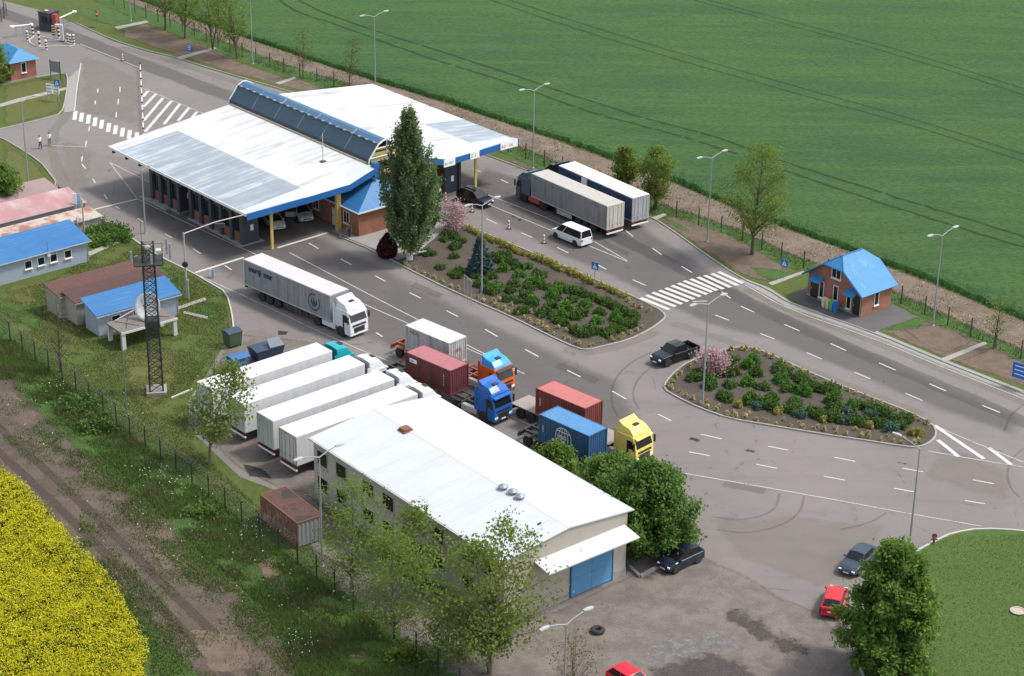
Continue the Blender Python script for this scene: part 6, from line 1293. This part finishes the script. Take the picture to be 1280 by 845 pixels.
fence('green mesh fence with coiled razor wire along the weedy bank', [(-60,372),(9,425),(37,447),(66,468),(97,492),(128,516),(161,545),(196,571),(231,599),(269,628),(310,661),(351,690),(396,724),(442,762),(491,800),(543,840),(620,905)], 2.75, 2.25, m_fpost, m_wire, True)
FB = [(80,-22),(177,20),(238,43),(303,71),(362,93),(413,107),(520,143),(643,194),(677,206),(760,238),(839,270),(919,297),(982,327),(1050,352),(1115,375),(1165,397),(1213,421),(1266,444),(1400,505)]
fence('long post and wire fence between the far verge and the wheat', FB, 3.1, 2.1, m_postd, m_wire, False)
fence('short dark-posted fence on the far side of the road by the barrier booth', [(-30,6),(2,16),(10,18),(-10,42)], 1.6, 2.0, m_postd, m_wire)
# lamp posts
def lamp(label, base, H=10.0, arms=((40,1.7),(220,1.7)), r=.10, lift=.45, group='lamp posts'):
    T = thing('street_lamp', label, 'street lamp', (base[0],base[1],0), 0, group)
    MB().tube([(0,0,0),(0,0,H*.5),(0,0,H)], [r,r*.8,r*.55], 8).build('pole', m_pole, T); MB().lathe([(r*1.9,0),(r*1.9,.06),(r*1.2,.14),(r*1.1,.9),(r,.95)], 8).build('base', m_pole, T)
    for a, L in arms:
        d = dirv(R(a)); e = d*L+Vector((0,0,H+lift)); MB().tube([(0,0,H-.05), d*L*.5+Vector((0,0,H+lift*.6)), e], [r*.55,r*.45,r*.4], 6).build('arm', m_pole, T)
        hd = MB().loft([[(-.05,-.10,-.05),(-.05,.10,-.05),(-.05,.10,.06),(-.05,-.10,.06)],[(.30,-.17,-.07),(.30,.17,-.07),(.30,.14,.09),(.30,-.14,.09)],[(.80,-.13,-.05),(.80,.13,-.05),(.80,.10,.05),(.80,-.10,.05)]])
        hd.build('lamp_head', m_head, T, tuple(e-d*.1), R(a), bevel=.02)
    return T
lamp('double-armed lamp post right of the brick hut', G(1166,407)); lamp('double-armed lamp post between the parked blue trailer and the spreading tree', G(884,302)); lamp('double-armed lamp post behind the two parked lorries', G(666,210))
lamp('double-armed lamp post rising behind the far white canopy roof', G(469,109), 10); lamp('lamp post on the top verge right of the tree clump', G(316,80)); lamp('lamp post at the top of the picture near the barrier booth', G(163.5,26))
lamp('double-armed lamp post beside the blue spruce on the long island', G(602,367)); lamp('double-armed lamp post at the near tip of the pointed island', G(878,505), 10.3)
lamp('single-armed lamp post at the rim of the mown lawn', G(1135,699), 10.2, ((135,2.0),)); lamp('single-armed lamp post on the left grass verge below the two pedestrians', G(36,234), 10.6, ((22,1.5),), lift=.6)
lamp('single-armed lamp post left of the canopy behind the tower platform', G(182,292), 7.6, ((40,1.0),), lift=.3)
q = G(708,780,10); lamp('double-armed lamp post in the foreground bush by the loose tyre', (q.x,q.y)); q = G(399,571,10); lamp('double-armed lamp post at the back corner of the warehouse', (q.x,q.y))
T = thing('thin_pole', 'tall thin green pole outside the concrete shelter by the fence', 'pole', G(159,521)); MB().tube([(0,0,0),(0,0,8.4)], [.07,.04], 6).build('pole', mat('green_pole', (.10,.15,.13), .6), T); MB().box(-.15,.15,-.15,.15,0,.25).build('footing', m_conc, T)
# wooden pole with arm towards the canopy, utility pole
m_wood = mat('weathered_pole', (.34,.31,.27), .9, var=.2, scale=3)
b_ = G(234,374); H_ = height_at(b_, 291); T = thing('service_pole', 'old pole carrying a cable arm across to the canopy corner', 'pole', (b_.x,b_.y,0))
MB().tube([(0,0,0),(0,0,H_)], [.12,.09], 7).build('pole', m_wood, T); MB().tube([(.16,0,0),(.16,0,2.2)], .11, 6).build('footing', m_conc, T)
e = Vector((*CL(28.6,-.1),5.2))-Vector((b_.x,b_.y,0)); MB().tube([(0,0,H_-.1),(e.x*.5,e.y*.5,(H_+5.2)/2+.15),tuple(e)], .06, 6).build('cable_arm', m_wood, T)
p = e*.58; MB().box(p.x-.5,p.x+.5,p.y-.12,p.y+.12,H_*.42+5.2*.58-.6,H_*.42+5.2*.58-.15).build('junction_box', m_frame, T); MB().lathe([(.05,-.1),(.32,-.1),(.32,.1),(.05,.1)], 12, axis='y', c=(0,-.12,height_at(b_,330))).build('cable_reel', m_black, T)
b_ = G(106,297); T = thing('service_pole', 'short pole with a white dish and banner board by the road bend', 'pole', (b_.x,b_.y,0)); MB().tube([(0,0,0),(0,0,4.6)], [.10,.08], 7).build('pole', m_wood, T)
q = Matrix.Translation((-.55,-.25,2.0)) @ Matrix.Rotation(R(-70),4,'Z') @ Matrix.Rotation(R(75),4,'X'); MB().lathe([(.05,0),(.35,.06),(.55,.16),(.55,.19),(.35,.09),(.05,.03)], 16).xform(q).build('dish', m_white2, T)
MB().box(-.03,.03,-.6,0,1.95,2.05).build('bracket', m_frame, T)
# lattice tower
b_ = G(196,490); T = thing('lattice_tower', 'dark steel lattice tower with an antenna platform in the grass compound', 'tower', (b_.x,b_.y,0), R(10)); H_ = 15.2; m_tow = mat('dark_tower_steel', (.030,.030,.031), .6, .2)
MB().box(-.95,.95,-.95,.95,0,.35).build('footing', m_conc, T); c4_ = [(-1,-1),(1,-1),(1,1),(-1,1)]; w_ = lambda z: .62-.10*z/H_
for sx_, sy_ in c4_: MB().tube([(sx_*w_(.3),sy_*w_(.3),.3),(sx_*w_(H_),sy_*w_(H_),H_)], .085, 5).build('leg', m_tow, T)
k = MB(); n = 17
for i in range(n):
    z0, z1 = .3+(H_-.4)*i/n, .3+(H_-.4)*(i+1)/n
    for j in range(4):
        a, c = c4_[j], c4_[(j+1)%4]; k.tube([(a[0]*w_(z0),a[1]*w_(z0),z0),(c[0]*w_(z1),c[1]*w_(z1),z1)], .042, 4).tube([(c[0]*w_(z0),c[1]*w_(z0),z0),(a[0]*w_(z1),a[1]*w_(z1),z1)], .028, 4).tube([(a[0]*w_(z1),a[1]*w_(z1),z1),(c[0]*w_(z1),c[1]*w_(z1),z1)], .028, 4)
k.build('lattice', m_tow, T); k = MB().box(-1.3,1.3,-1.3,1.3,13.4,13.5)
for z in (14.0,14.6): k.tube([(-1.3,-1.3,z),(1.3,-1.3,z),(1.3,1.3,z),(-1.3,1.3,z),(-1.3,-1.3,z)], .03, 4)
for x in (-1.3,-.4,.5,1.3):
    for y in (-1.3,1.3): k.tube([(x,y,13.5),(x,y,14.65)], .028, 4).tube([(y,x,13.5),(y,x,14.65)], .028, 4)
k.build('platform', m_tow, T); MB().box(-.7,.7,-.7,.7,7.0,7.6).build('cable_cage', m_tow, T)
for x, y, z, h in ((2.0,.4,13.3,1.6),(1.7,1.1,13.6,1.5),(-1.5,-1.4,13.8,1.2),(.3,-1.5,13.7,1.0)): MB().box(x-.10,x+.10,y-.06,y+.06,z,z+h).tube([(x,y,z+h/2),(x*.6,y*.6,z+h/2)], .03, 4).build('antenna', m_pole, T, bevel=.02)
MB().box(.7,1.2,-.2,.3,14.3,14.5).box(-.2,.2,-.2,.2,14.6,14.9).build('transmitter', m_white2, T); MB().tube([(-.5,-.5,15),(-.5,-.5,17.6)], .02, 4).build('lightning_rod', m_tow, T)
# signs
m_sblue = mat('blue_sign_face', (.015,.115,.48), .45, var=.04); m_sred = mat('red_sign_face', (.55,.02,.02), .45)
def sign(label, base, H, w, h, build, face=-125, posts=1, name='road_sign', mpost=m_pole):
    T = thing(name, label, 'sign', (base[0],base[1],0), R(face)+math.pi/2)   # local -y looks to the traffic
    for i in range(posts): x = 0 if posts == 1 else (-w/2+.12+(w-.24)*i/(posts-1)); MB().tube([(x,.05,0),(x,.05,H)], .04, 6).build('post', mpost, T)
    build(T, H, w, h); return T
def b_ped(T, H, w, h):
    o = MB().box(-w/2,w/2,-.02,.02,H-h,H).build('sign_plate', m_sblue, T, bevel=.01)
    k = MB(); k.add([(-w*.36,-.024,H-h*.84),(w*.36,-.024,H-h*.84),(0,-.024,H-h*.12)], [(0,1,2)]); k.build('white_triangle', m_whiteink, o)
    k = MB(); y = -.028; k.add([(-.03,y,H-h*.40),(.03,y,H-h*.40),(.05,y,H-h*.62),(-.05,y,H-h*.62)], [(0,1,2,3)]).add([(-.05,y,H-h*.62),(-.01,y,H-h*.62),(-.10,y,H-h*.82),(-.14,y,H-h*.82)], [(0,1,2,3)]).add([(.01,y,H-h*.62),(.05,y,H-h*.62),(.14,y,H-h*.82),(.10,y,H-h*.82)], [(0,1,2,3)]).lathe([(.01,-.002),(.035,-.002),(.035,.002),(.01,.002)], 8, axis='y', c=(0,y,H-h*.34)); k.build('walking_figure', m_black, o)
sign('blue pedestrian crossing sign on the far kerb of the long island', G(743,356), 2.6, .85, .85, b_ped); sign('blue pedestrian crossing sign on the verge left of the brick hut', G(979,349), 2.3, .85, .85, b_ped)
def b_blue(T, H, w, h):
    o = MB().box(-w/2,w/2,-.02,.02,H-h,H).build('sign_plate', m_sblue, T, bevel=.01); k = MB()
    for i in range(3): k.box(-w*.4,w*(.35-.12*i),-.026,-.021,H-h*(.22+.27*i)-.04,H-h*(.22+.27*i)+.06)
    k.build('white_lines', m_whiteink, o)
sign('blue direction sign at the right picture edge', G(1276,486), 2.6, 2.2, 1.6, b_blue, -130, 2); sign('small blue sign on the top verge below the tree clump', G(238,70), 1.7, 1.0, 1.0, b_blue)
def b_info(T, H, w, h):
    for i in range(3):
        for j in (-1, 1): o = MB().box(j*w*.26-w*.23,j*w*.26+w*.23,-.02,.02,H-h*(i+1)/3+.04,H-h*i/3).build('sign_plate', m_sgnw, T); MB().box(j*w*.26-w*.18,j*w*.26+w*.15,-.026,-.021,H-h*(i+.62)/3,H-h*(i+.38)/3).build('blue_line', m_sblue, o)
sign('board of six white and blue lane panels on the left verge', G(67,126), 2.3, 2.1, 1.35, b_info, -115, 2, 'information_board'); sign('blue pedestrian sign above the lane panel board on the left verge', G(73,128), 3.2, .9, .9, b_ped, -115)
def b_grey(T, H, w, h):
    o = MB().box(-w/2,w/2,-.03,.03,H-h,H).build('board', mat('grey_sign_back', (.22,.25,.29), .5, .2), T); MB().box(-w/2-.08,-w/2,-.05,.05,0,H+.1).box(w/2,w/2+.08,-.05,.05,0,H+.1).build('side_post', m_frame, T)
sign('grey notice board with dark posts beside the gate house', G(70,99), 2.6, 1.7, 1.6, b_grey, -120, 0, 'notice_board'); sign('small grey board on two posts at the left road mouth', G(79,257), 2.3, .9, .8, b_grey, -120, 2, 'notice_board')
def b_flag(T, H, w, h):
    MB().box(-w/2,-.05,-.03,.03,H-h,H).build('banner', m_sgnw, T); MB().box(.02,w/2,-.03,.03,H-h,H).build('banner', mat('pale_blue_banner', (.32,.44,.58), .6), T)
sign('tall narrow white and blue banner board by the road bend', G(98,277), 3.4, 1.0, 2.9, b_flag, -100, 2, 'banner_board')
def b_bw(T, H, w, h): b_flag(T, H, w, h)
sign('small white and blue board on the kerb by the stop line', G(265,347), 1.0, .75, .9, b_bw, -120, 1, 'banner_board')
def b_noentry(T, H, w, h):
    o = MB().lathe([(.02,-.02),(w/2,-.02),(w/2,.02),(.02,.02)], 18, axis='y', c=(0,0,H-w/2)).build('sign_plate', m_sred, T); MB().box(-w*.33,w*.33,-.028,-.022,H-w*.60,H-w*.40).build('white_bar', m_whiteink, o); MB().box(-.45,.45,-.015,.02,H-w*1.75,H-w*1.1).build('lower_plate', mat('green_plate', (.12,.30,.20), .5), T)
sign('round red sign over a green plate on the grass near the barrier booth', G(122,34), 2.6, 1.1, 1.1, b_noentry, -140)
# cones, striped posts, barriers
m_cw = mat('white_plastic', (.68,.67,.64), .5); m_cr = mat('red_plastic', (.55,.06,.035), .5)
def bands(k, r, z0, z1, n, taper=1.0, m0=0):
    for i in range(n): a, b_ = z0+(z1-z0)*i/n, z0+(z1-z0)*(i+1)/n; k.cyl((0,0,a),(0,0,b_), r*(1-(1-taper)*i/n), r*(1-(1-taper)*(i+1)/n), 10, (i+m0)%2)
    return k
for px, py, lab in ((557,251,'red and white traffic post by the poplar under the right canopy'),(590,265,'red and white traffic post between blossom tree and black estate car'),(636,286,'red and white traffic post left of the white minivan lane'),(680,304,'red and white traffic post just in front of the white minivan'),(153.5,76,'red and white traffic post on the lane line at the top left')):
    p = G(px,py); T = thing('traffic_post', lab, 'traffic post', (p.x,p.y,.02)); bands(MB(), .13, .08, 1.0, 5, .6).build('post', [m_cw,m_cr], T); MB().box(-.28,.28,-.28,.28,0,.08).build('base', m_black, T, bevel=.02)
A, B_ = G(175.5,86), G(179.5,168); n = 9
T = thing('lane_barrier', 'line of white rails on dark-capped red and white posts dividing the left lanes', 'barrier', (A.x,A.y,.02)); d = (B_-A)
for i in range(n): p = d*i/(n-1); o = bands(MB(), .09, 0, .75, 3, .9, 1).build('post', [m_cr,m_cw], T, (p.x,p.y,0)); MB().cyl((0,0,.75),(0,0,.88), .15, .13, 10).build('cap', m_black, o)
for i in range(n-1):
    p = d*(i+.12)/(n-1); q = d*(i+.88)/(n-1); MB().tube([(p.x,p.y,.55),(q.x,q.y,.55)], .065, 6).build('rail', m_cw, T)
m_blk = mat('black_band', (.02,.02,.02), .6)
for px, py, H_, lab in ((34.5,51,1.5,'black and white striped post left of the booth'),(49.5,58,2.2,'tall striped post in front of the dark booth'),(58,62,1.4,'striped post nearest the gate house'),(74,48,2.0,'striped post beside the white gate frame'),(85,54,1.4,'striped post right of the white gate frame'),(88,55,1.4,'middle striped post right of the gate frame'),(92.5,55,1.4,'right-most striped post by the barrier'),(41.5,46,1.9,'striped post carrying the left barrier arm')):
    p = G(px,py); tag(bands(MB(), .16, 0, H_, 7, 1).build('striped_post', [m_cw,m_blk], None, (p.x,p.y,.02)), lab, 'bollard')
def boom(label, a, b_, h=1.1):
    a = G(*a); b_ = G(*b_); T = thing('boom_barrier', label, 'barrier', (a.x,a.y,.02)); d = b_-a
    MB().box(-.22,.22,-.22,.22,0,h+.15).build('drive_cabinet', m_white2, T, bevel=.03); MB().tube([(0,0,h),(d.x,d.y,h+.25)], .10, 6).build('boom', m_cw, T); MB().lathe([(.02,-.2),(.32,-.1),(.32,.12),(.02,.2)], 10, c=(d.x,d.y,h+.25)).build('end_weight', m_cw, T)
    for q in (.45,.8): MB().tube([(d.x*q,d.y*q,0),(d.x*q,d.y*q,h+.1)], .05, 5).build('support', m_pole, T)
boom('white boom barrier with a round end right of the dark booth', (67,37), (94,27), 1.3); boom('white boom barrier reaching left of the dark booth', (40,42), (16,47), 1.4)
p = G(78,52); T = thing('portal_gate', 'thick white inverted L frame between the striped posts', 'gate', (p.x,p.y,.02)); MB().box(-.22,.22,-.22,.22,0,2.6).box(-.9,-.22,-.2,.2,2.25,2.6).build('frame', m_white2, T, bevel=.03); MB().box(-.3,.3,-.3,.3,-.02,.15).build('footing', m_blk, T)
p = G(68,48); T = thing('hazard_panel', 'black and yellow diagonal hazard board at the barrier island', 'sign', (p.x,p.y,.02), R(-35)); o = MB().box(-.45,.45,-.03,.03,.3,1.9).build('board', mat('hazard_cream', (.55,.48,.28), .6), T); k = MB(); [k.add([(-.45,-.035,.35+i*.38),(.45,-.035,.60+i*.38),(.45,-.035,.78+i*.38),(-.45,-.035,.53+i*.38)], [(0,1,2,3)]) for i in range(4)]; k.build('hazard_stripe', m_blk, o); MB().tube([(0,.05,0),(0,.05,1.9)], .05, 5).build('post', m_pole, T)
b_ = G(50,37); T = thing('guard_booth', 'dark guard booth with a brown corner beside the boom barriers', 'booth', (b_.x,b_.y,.02), R(-30)); MB().box(0,2.0,0,2.2,0,2.7).build('wall', m_dkpanel, T); MB().box(-.15,2.15,-.15,2.35,2.7,2.82).build('roof', m_frame, T); MB().box(-.06,.06,-.06,.1,0,2.7).build('corner_post', mat('brown_corner', (.16,.075,.055), .7), T); window(T, (1.1,0), (1,0), 1.2, 1.1, 1.1, m_dkpanel, mull=1); MB().box(2.2,3.0,.3,1.0,0,2.6).build('side_cabinet', mat('dark_red_panel', (.30,.06,.05), .6), T); MB().lathe([(.05,0),(.3,.1),(.3,.2),(.02,.25)], 8, c=(1.2,.4,2.85)).build('floodlight', m_white2, T)
kerb([(34,52),(48,60),(66,58),(94,58),(92,52),(66,50),(45,44)], m=m_kerbw, closed=True)
# small frame on the island, bench, loose tyre, hydrant, manhole
a = G(580,376); b_ = G(589,384); T = thing('railing', 'small open metal frame standing in the long island bed', 'railing', (a.x,a.y,.08)); d = b_-a; k = MB()
for q in (0,.5,1): MB().tube([(d.x*q,d.y*q,0),(d.x*q,d.y*q,2.9-.0*q)], .035, 5).build('post', m_pole, T)
MB().tube([(0,0,2.9),(d.x,d.y,2.9)], .035, 5).build('top_rail', m_pole, T)
p = G(521,317); T = thing('bench', 'small curved white bench beside the poplar trunk', 'bench', (p.x,p.y,.1)); k = MB(); n = 9
k.loft([[(math.cos(a)*r_,math.sin(a)*r_*.8,z) for r_,z in ((.85,.36),(1.2,.36),(1.2,.44),(.85,.44))] for a in np.linspace(R(200),R(340),n)]); k.build('seat', m_white2, T); [MB().box(math.cos(R(a))*1.0-.1,math.cos(R(a))*1.0+.1,math.sin(R(a))*.8-.1,math.sin(R(a))*.8+.1,0,.36).build('leg', m_white2, T) for a in (215,325)]
p = G(747,790); o = MB().lathe([(.28,.0),(.50,.02),(.58,.10),(.58,.22),(.50,.30),(.28,.32),(.24,.26),(.24,.06)], 20, 0).build('loose_tyre', m_tyre, None, (p.x,p.y,.02), smooth=True); tag(o, 'loose black lorry tyre lying on the yard near the blue gate', 'tyre')
p = G(1167,680); T = thing('hydrant', 'short rusty red hydrant at the lawn kerb', 'hydrant', (p.x,p.y,.03)); mh = mat('rusty_red', (.16,.045,.035), .7); MB().lathe([(.16,0),(.16,.06),(.10,.08),(.10,.5),(.14,.52),(.14,.60),(.04,.70)], 10).build('barrel', mh, T); MB().cyl((-.28,0,.42),(.28,0,.42), .06, n=8).lathe([(.08,-.05),(.22,-.05),(.22,.05),(.08,.05)], 10, axis='y', c=(0,-.0,.75)).build('outlet', mh, T)
p = G(1272,765); T = thing('manhole', 'round concrete manhole ring set in the mown lawn', 'manhole', (p.x,p.y,.03)); MB().lathe([(.55,0),(.62,.12),(.48,.14),(.46,.10)], 18).build('ring', mat('pinkish_concrete', (.36,.29,.25), .9), T); MB().lathe([(.01,.0),(.44,.0),(.44,.09),(.01,.10)], 16).build('cover', m_conc, T)
# covered skips beside the refrigerated lorries
m_tarp = mat('navy_tarpaulin', (.020,.040,.075), .5, var=.2, scale=2, dirt=(.05,.08,.12)); m_tarpb = mat('blue_skip', (.030,.105,.26), .6, var=.15, scale=2, dirt=(.10,.15,.18)); m_skipg = mat('green_skip', (.045,.085,.040), .7, var=.2, scale=2)
def skip(label, px, yaw, body, lid, L=1.5, W=1.1, H=1.15, kind=0):
    p = G(*px); T = thing('waste_skip', label, 'skip', (p.x,p.y,.02), R(yaw))
    MB().loft([[(-L*.42,-W*.42,.18),(L*.42,-W*.42,.18),(L*.42,W*.42,.18),(-L*.42,W*.42,.18)],[(-L/2,-W/2,H),(L/2,-W/2,H),(L/2,W/2,H),(-L/2,W/2,H)]]).build('skip_body', body, T, bevel=.04)
    k = MB(); k.loft([[(-L/2-.03+(L+.06)*i/6,y,H+.02+.16*math.sin(math.pi*j/6)) for j,y in enumerate(np.linspace(-W/2-.03,W/2+.03,7))]+[(-L/2-.03+(L+.06)*i/6,y,H-.04) for y in np.linspace(W/2+.03,-W/2-.03,7)] for i in range(7)]); k.build('lid', lid, T)
    if kind: MB().add([(-.1,-W/2,H+.1),(L*.48,-W/2,H+.05),(L*.40,-W*.1,H+.75),(-.05,-W*.1,H+.8)], [(0,1,2,3)]).build('raised_lid', lid, T).modifiers.new('Solid','SOLIDIFY').thickness = .05
    for x in (-L*.36,L*.36):
        for y in (-W*.36,W*.36): MB().cyl((x,y-.04,.09),(x,y+.04,.09), .09, n=8).build('castor', m_black, T)
    return T
skip('long navy-covered skip with a raised lid beside the turquoise-cab lorry', (333,448), 38, m_tarp, m_tarp, 3.2, 1.9, 1.35, 1); skip('blue and green skip beside the rear of the refrigerated lorries', (298,458), 40, m_tarpb, m_tarpb, 1.9, 1.5, 1.1); skip('tall green skip with a navy lid at the end of the white kerb', (291,432), 40, m_skipg, m_tarp, 1.6, 1.4, 1.6)
# people
m_skin = mat('skin', (.42,.25,.18), .6); m_hair = mat('dark_hair', (.02,.015,.012), .6)
def skinmesh(name, V, Ed, rad, m, parent, sub=2):
    me = bpy.data.meshes.new(name); me.from_pydata(V, Ed, []); me.materials.append(m); o = link(name, me, parent)
    md = o.modifiers.new('Skin','SKIN'); md.use_smooth_shade = True
    lay = me.skin_vertices[0] if me.skin_vertices else None
    if lay is None:
        b = bmesh.new(); b.from_mesh(me); b.verts.layers.skin.verify(); b.to_mesh(me); b.free(); lay = me.skin_vertices[0]
    for i, r in enumerate(rad): lay.data[i].radius = (r, r*(1.0)); lay.data[i].use_root = (i == 0)
    s_ = o.modifiers.new('Sub','SUBSURF'); s_.levels = 1; s_.render_levels = sub; return o
def person(label, base, yaw, top, legs, stride=.22, hair=None, z=.02, longhair=False, coat=False, H=1.74):
    T = thing('person', label, 'person', (base[0],base[1],z), yaw); s = H/1.74; S = stride
    P = {'pel':(0,0,.95),'wa':(0,0,1.08),'ch':(0,.0,1.30),'nk':(0,0,1.48),'hd':(.02,0,1.58),'ht':(.01,0,1.72),
      'hl':(0,.09,.92),'kl':(S*.55+.03,.10,.50),'al':(S*.8,.10,.09),'tl':(S*.8+.15,.10,.04),'hr':(0,-.09,.92),'kr':(-S*.25+.04,-.10,.50),'ar':(-S*1.0,-.10,.11),'tr':(-S*1.0+.14,-.10,.04),
      'sl':(0,.18,1.42),'el':(-.06-S*.2,.25,1.14),'wl':(.05-S*.3,.26,.90),'pl':(.08-S*.3,.26,.83),'sr':(0,-.18,1.42),'er':(.02+S*.1,-.25,1.14),'wr':(.16+S*.4,-.24,.92),'pr':(.20+S*.45,-.24,.85)}
    E_ = [('pel','wa'),('wa','ch'),('ch','nk'),('nk','hd'),('hd','ht'),('pel','hl'),('hl','kl'),('kl','al'),('al','tl'),('pel','hr'),('hr','kr'),('kr','ar'),('ar','tr'),('ch','sl'),('sl','el'),('el','wl'),('wl','pl'),('ch','sr'),('sr','er'),('er','wr'),('wr','pr')]
    Rd = dict(pel=.125,wa=.115,ch=.13,nk=.052,hd=.085,ht=.062,hl=.085,kl=.058,al=.042,tl=.035,hr=.085,kr=.058,ar=.042,tr=.035,sl=.058,el=.042,wl=.029,pl=.030,sr=.058,er=.042,wr=.029,pr=.030)
    for sd_, pk in ((1,'pl'),(-1,'pr')):
        b0 = Vector(P[pk])
        for f_ in range(4): nm = pk+str(f_); P[nm] = tuple(b0+Vector((.028-.017*f_,0,-.085+.012*abs(f_-1.3)))); Rd[nm] = .009; E_.append((pk,nm))
        nm = pk+'t'; P[nm] = tuple(b0+Vector((.05,-sd_*.02,-.03))); Rd[nm] = .010; E_.append((pk,nm))
    ks = list(P); ix = {k_: i for i, k_ in enumerate(ks)}
    skinmesh('body', [tuple(c*s for c in P[k_]) for k_ in ks], [(ix[a],ix[b_]) for a,b_ in E_], [Rd[k_]*s for k_ in ks], m_skin, T)
    def sub_(nm, keys, ed, grow, m):
        i2 = {k_: i for i, k_ in enumerate(keys)}; skinmesh(nm, [tuple(c*s for c in P[k_]) for k_ in keys], [(i2[a],i2[b_]) for a,b_ in ed], [(Rd[k_]+grow)*s for k_ in keys], m, T)
    P['lo'] = (0,0,.80 if coat else .93); Rd['lo'] = .15 if coat else .125; P['cf'] = (0,0,1.42); Rd['cf'] = .085
    sub_('shirt', ['wa','lo','ch','cf','sl','el','sr','er'], [('wa','lo'),('wa','ch'),('ch','cf'),('ch','sl'),('sl','el'),('ch','sr'),('sr','er')], .016, top)
    sub_('trousers', ['pel','hl','kl','al','hr','kr','ar'], [('pel','hl'),('hl','kl'),('kl','al'),('pel','hr'),('hr','kr'),('kr','ar')], .014, legs)
    for a in ('l','r'): q = P['a'+a]; MB().loft([[(q[0]-.09,q[1]-.05,0),(q[0]-.09,q[1]+.05,0),(q[0]-.09,q[1]+.05,.10),(q[0]-.09,q[1]-.05,.10)],[(q[0]+.19,q[1]-.05,0),(q[0]+.19,q[1]+.05,0),(q[0]+.19,q[1]+.04,.05),(q[0]+.19,q[1]-.04,.05)]]).build('shoe', m_black, T, bevel=.015)
    k = MB().lathe([(.02,1.755*s),(.07,1.74*s),(.098,1.69*s),(.102,1.62*s),(.09,(1.38 if longhair else 1.56)*s),(.05,(1.36 if longhair else 1.55)*s)], 12, c=(-.030,0,0)); k.build('hair', hair or m_hair, T, smooth=True)
    MB().lathe([(.004,0),(.016,.01),(.010,.05),(.003,.06)], 6, c=(.108*s,0,1.585*s)).build('nose', m_skin, T)
    for q in (-.032,.032): MB().lathe([(.002,-.012),(.012,0),(.002,.012)], 6, c=(.100*s,q,1.645*s)).build('eye', m_black, T)
    return T
wt = mat('white_cloth', (.68,.68,.66), .8); dk = mat('dark_cloth', (.025,.026,.03), .85); jn = mat('blue_denim', (.11,.15,.21), .85); cr = mat('cream_cloth', (.55,.52,.42), .8); kh = mat('khaki_cloth', (.10,.095,.08), .85)
person('woman with long dark hair and dark trousers on the left road', G(50.5,186), R(-60), wt, dk, .22, longhair=True); person('woman in a long white coat and blue jeans on the left road', G(62.5,182), R(-70), wt, jn, .18, coat=True)
person('person in dark clothes walking past the brick office wall', G(437,297), R(-120), kh, dk, .26); person('person in white shirt standing under the right canopy near the poplar', G(549,250), R(-70), wt, dk, .05); person('person in a pale yellow-white vest between the two left booths', (*CL(13.2,3.2),), R(-130), cr, dk, .06, z=.1)
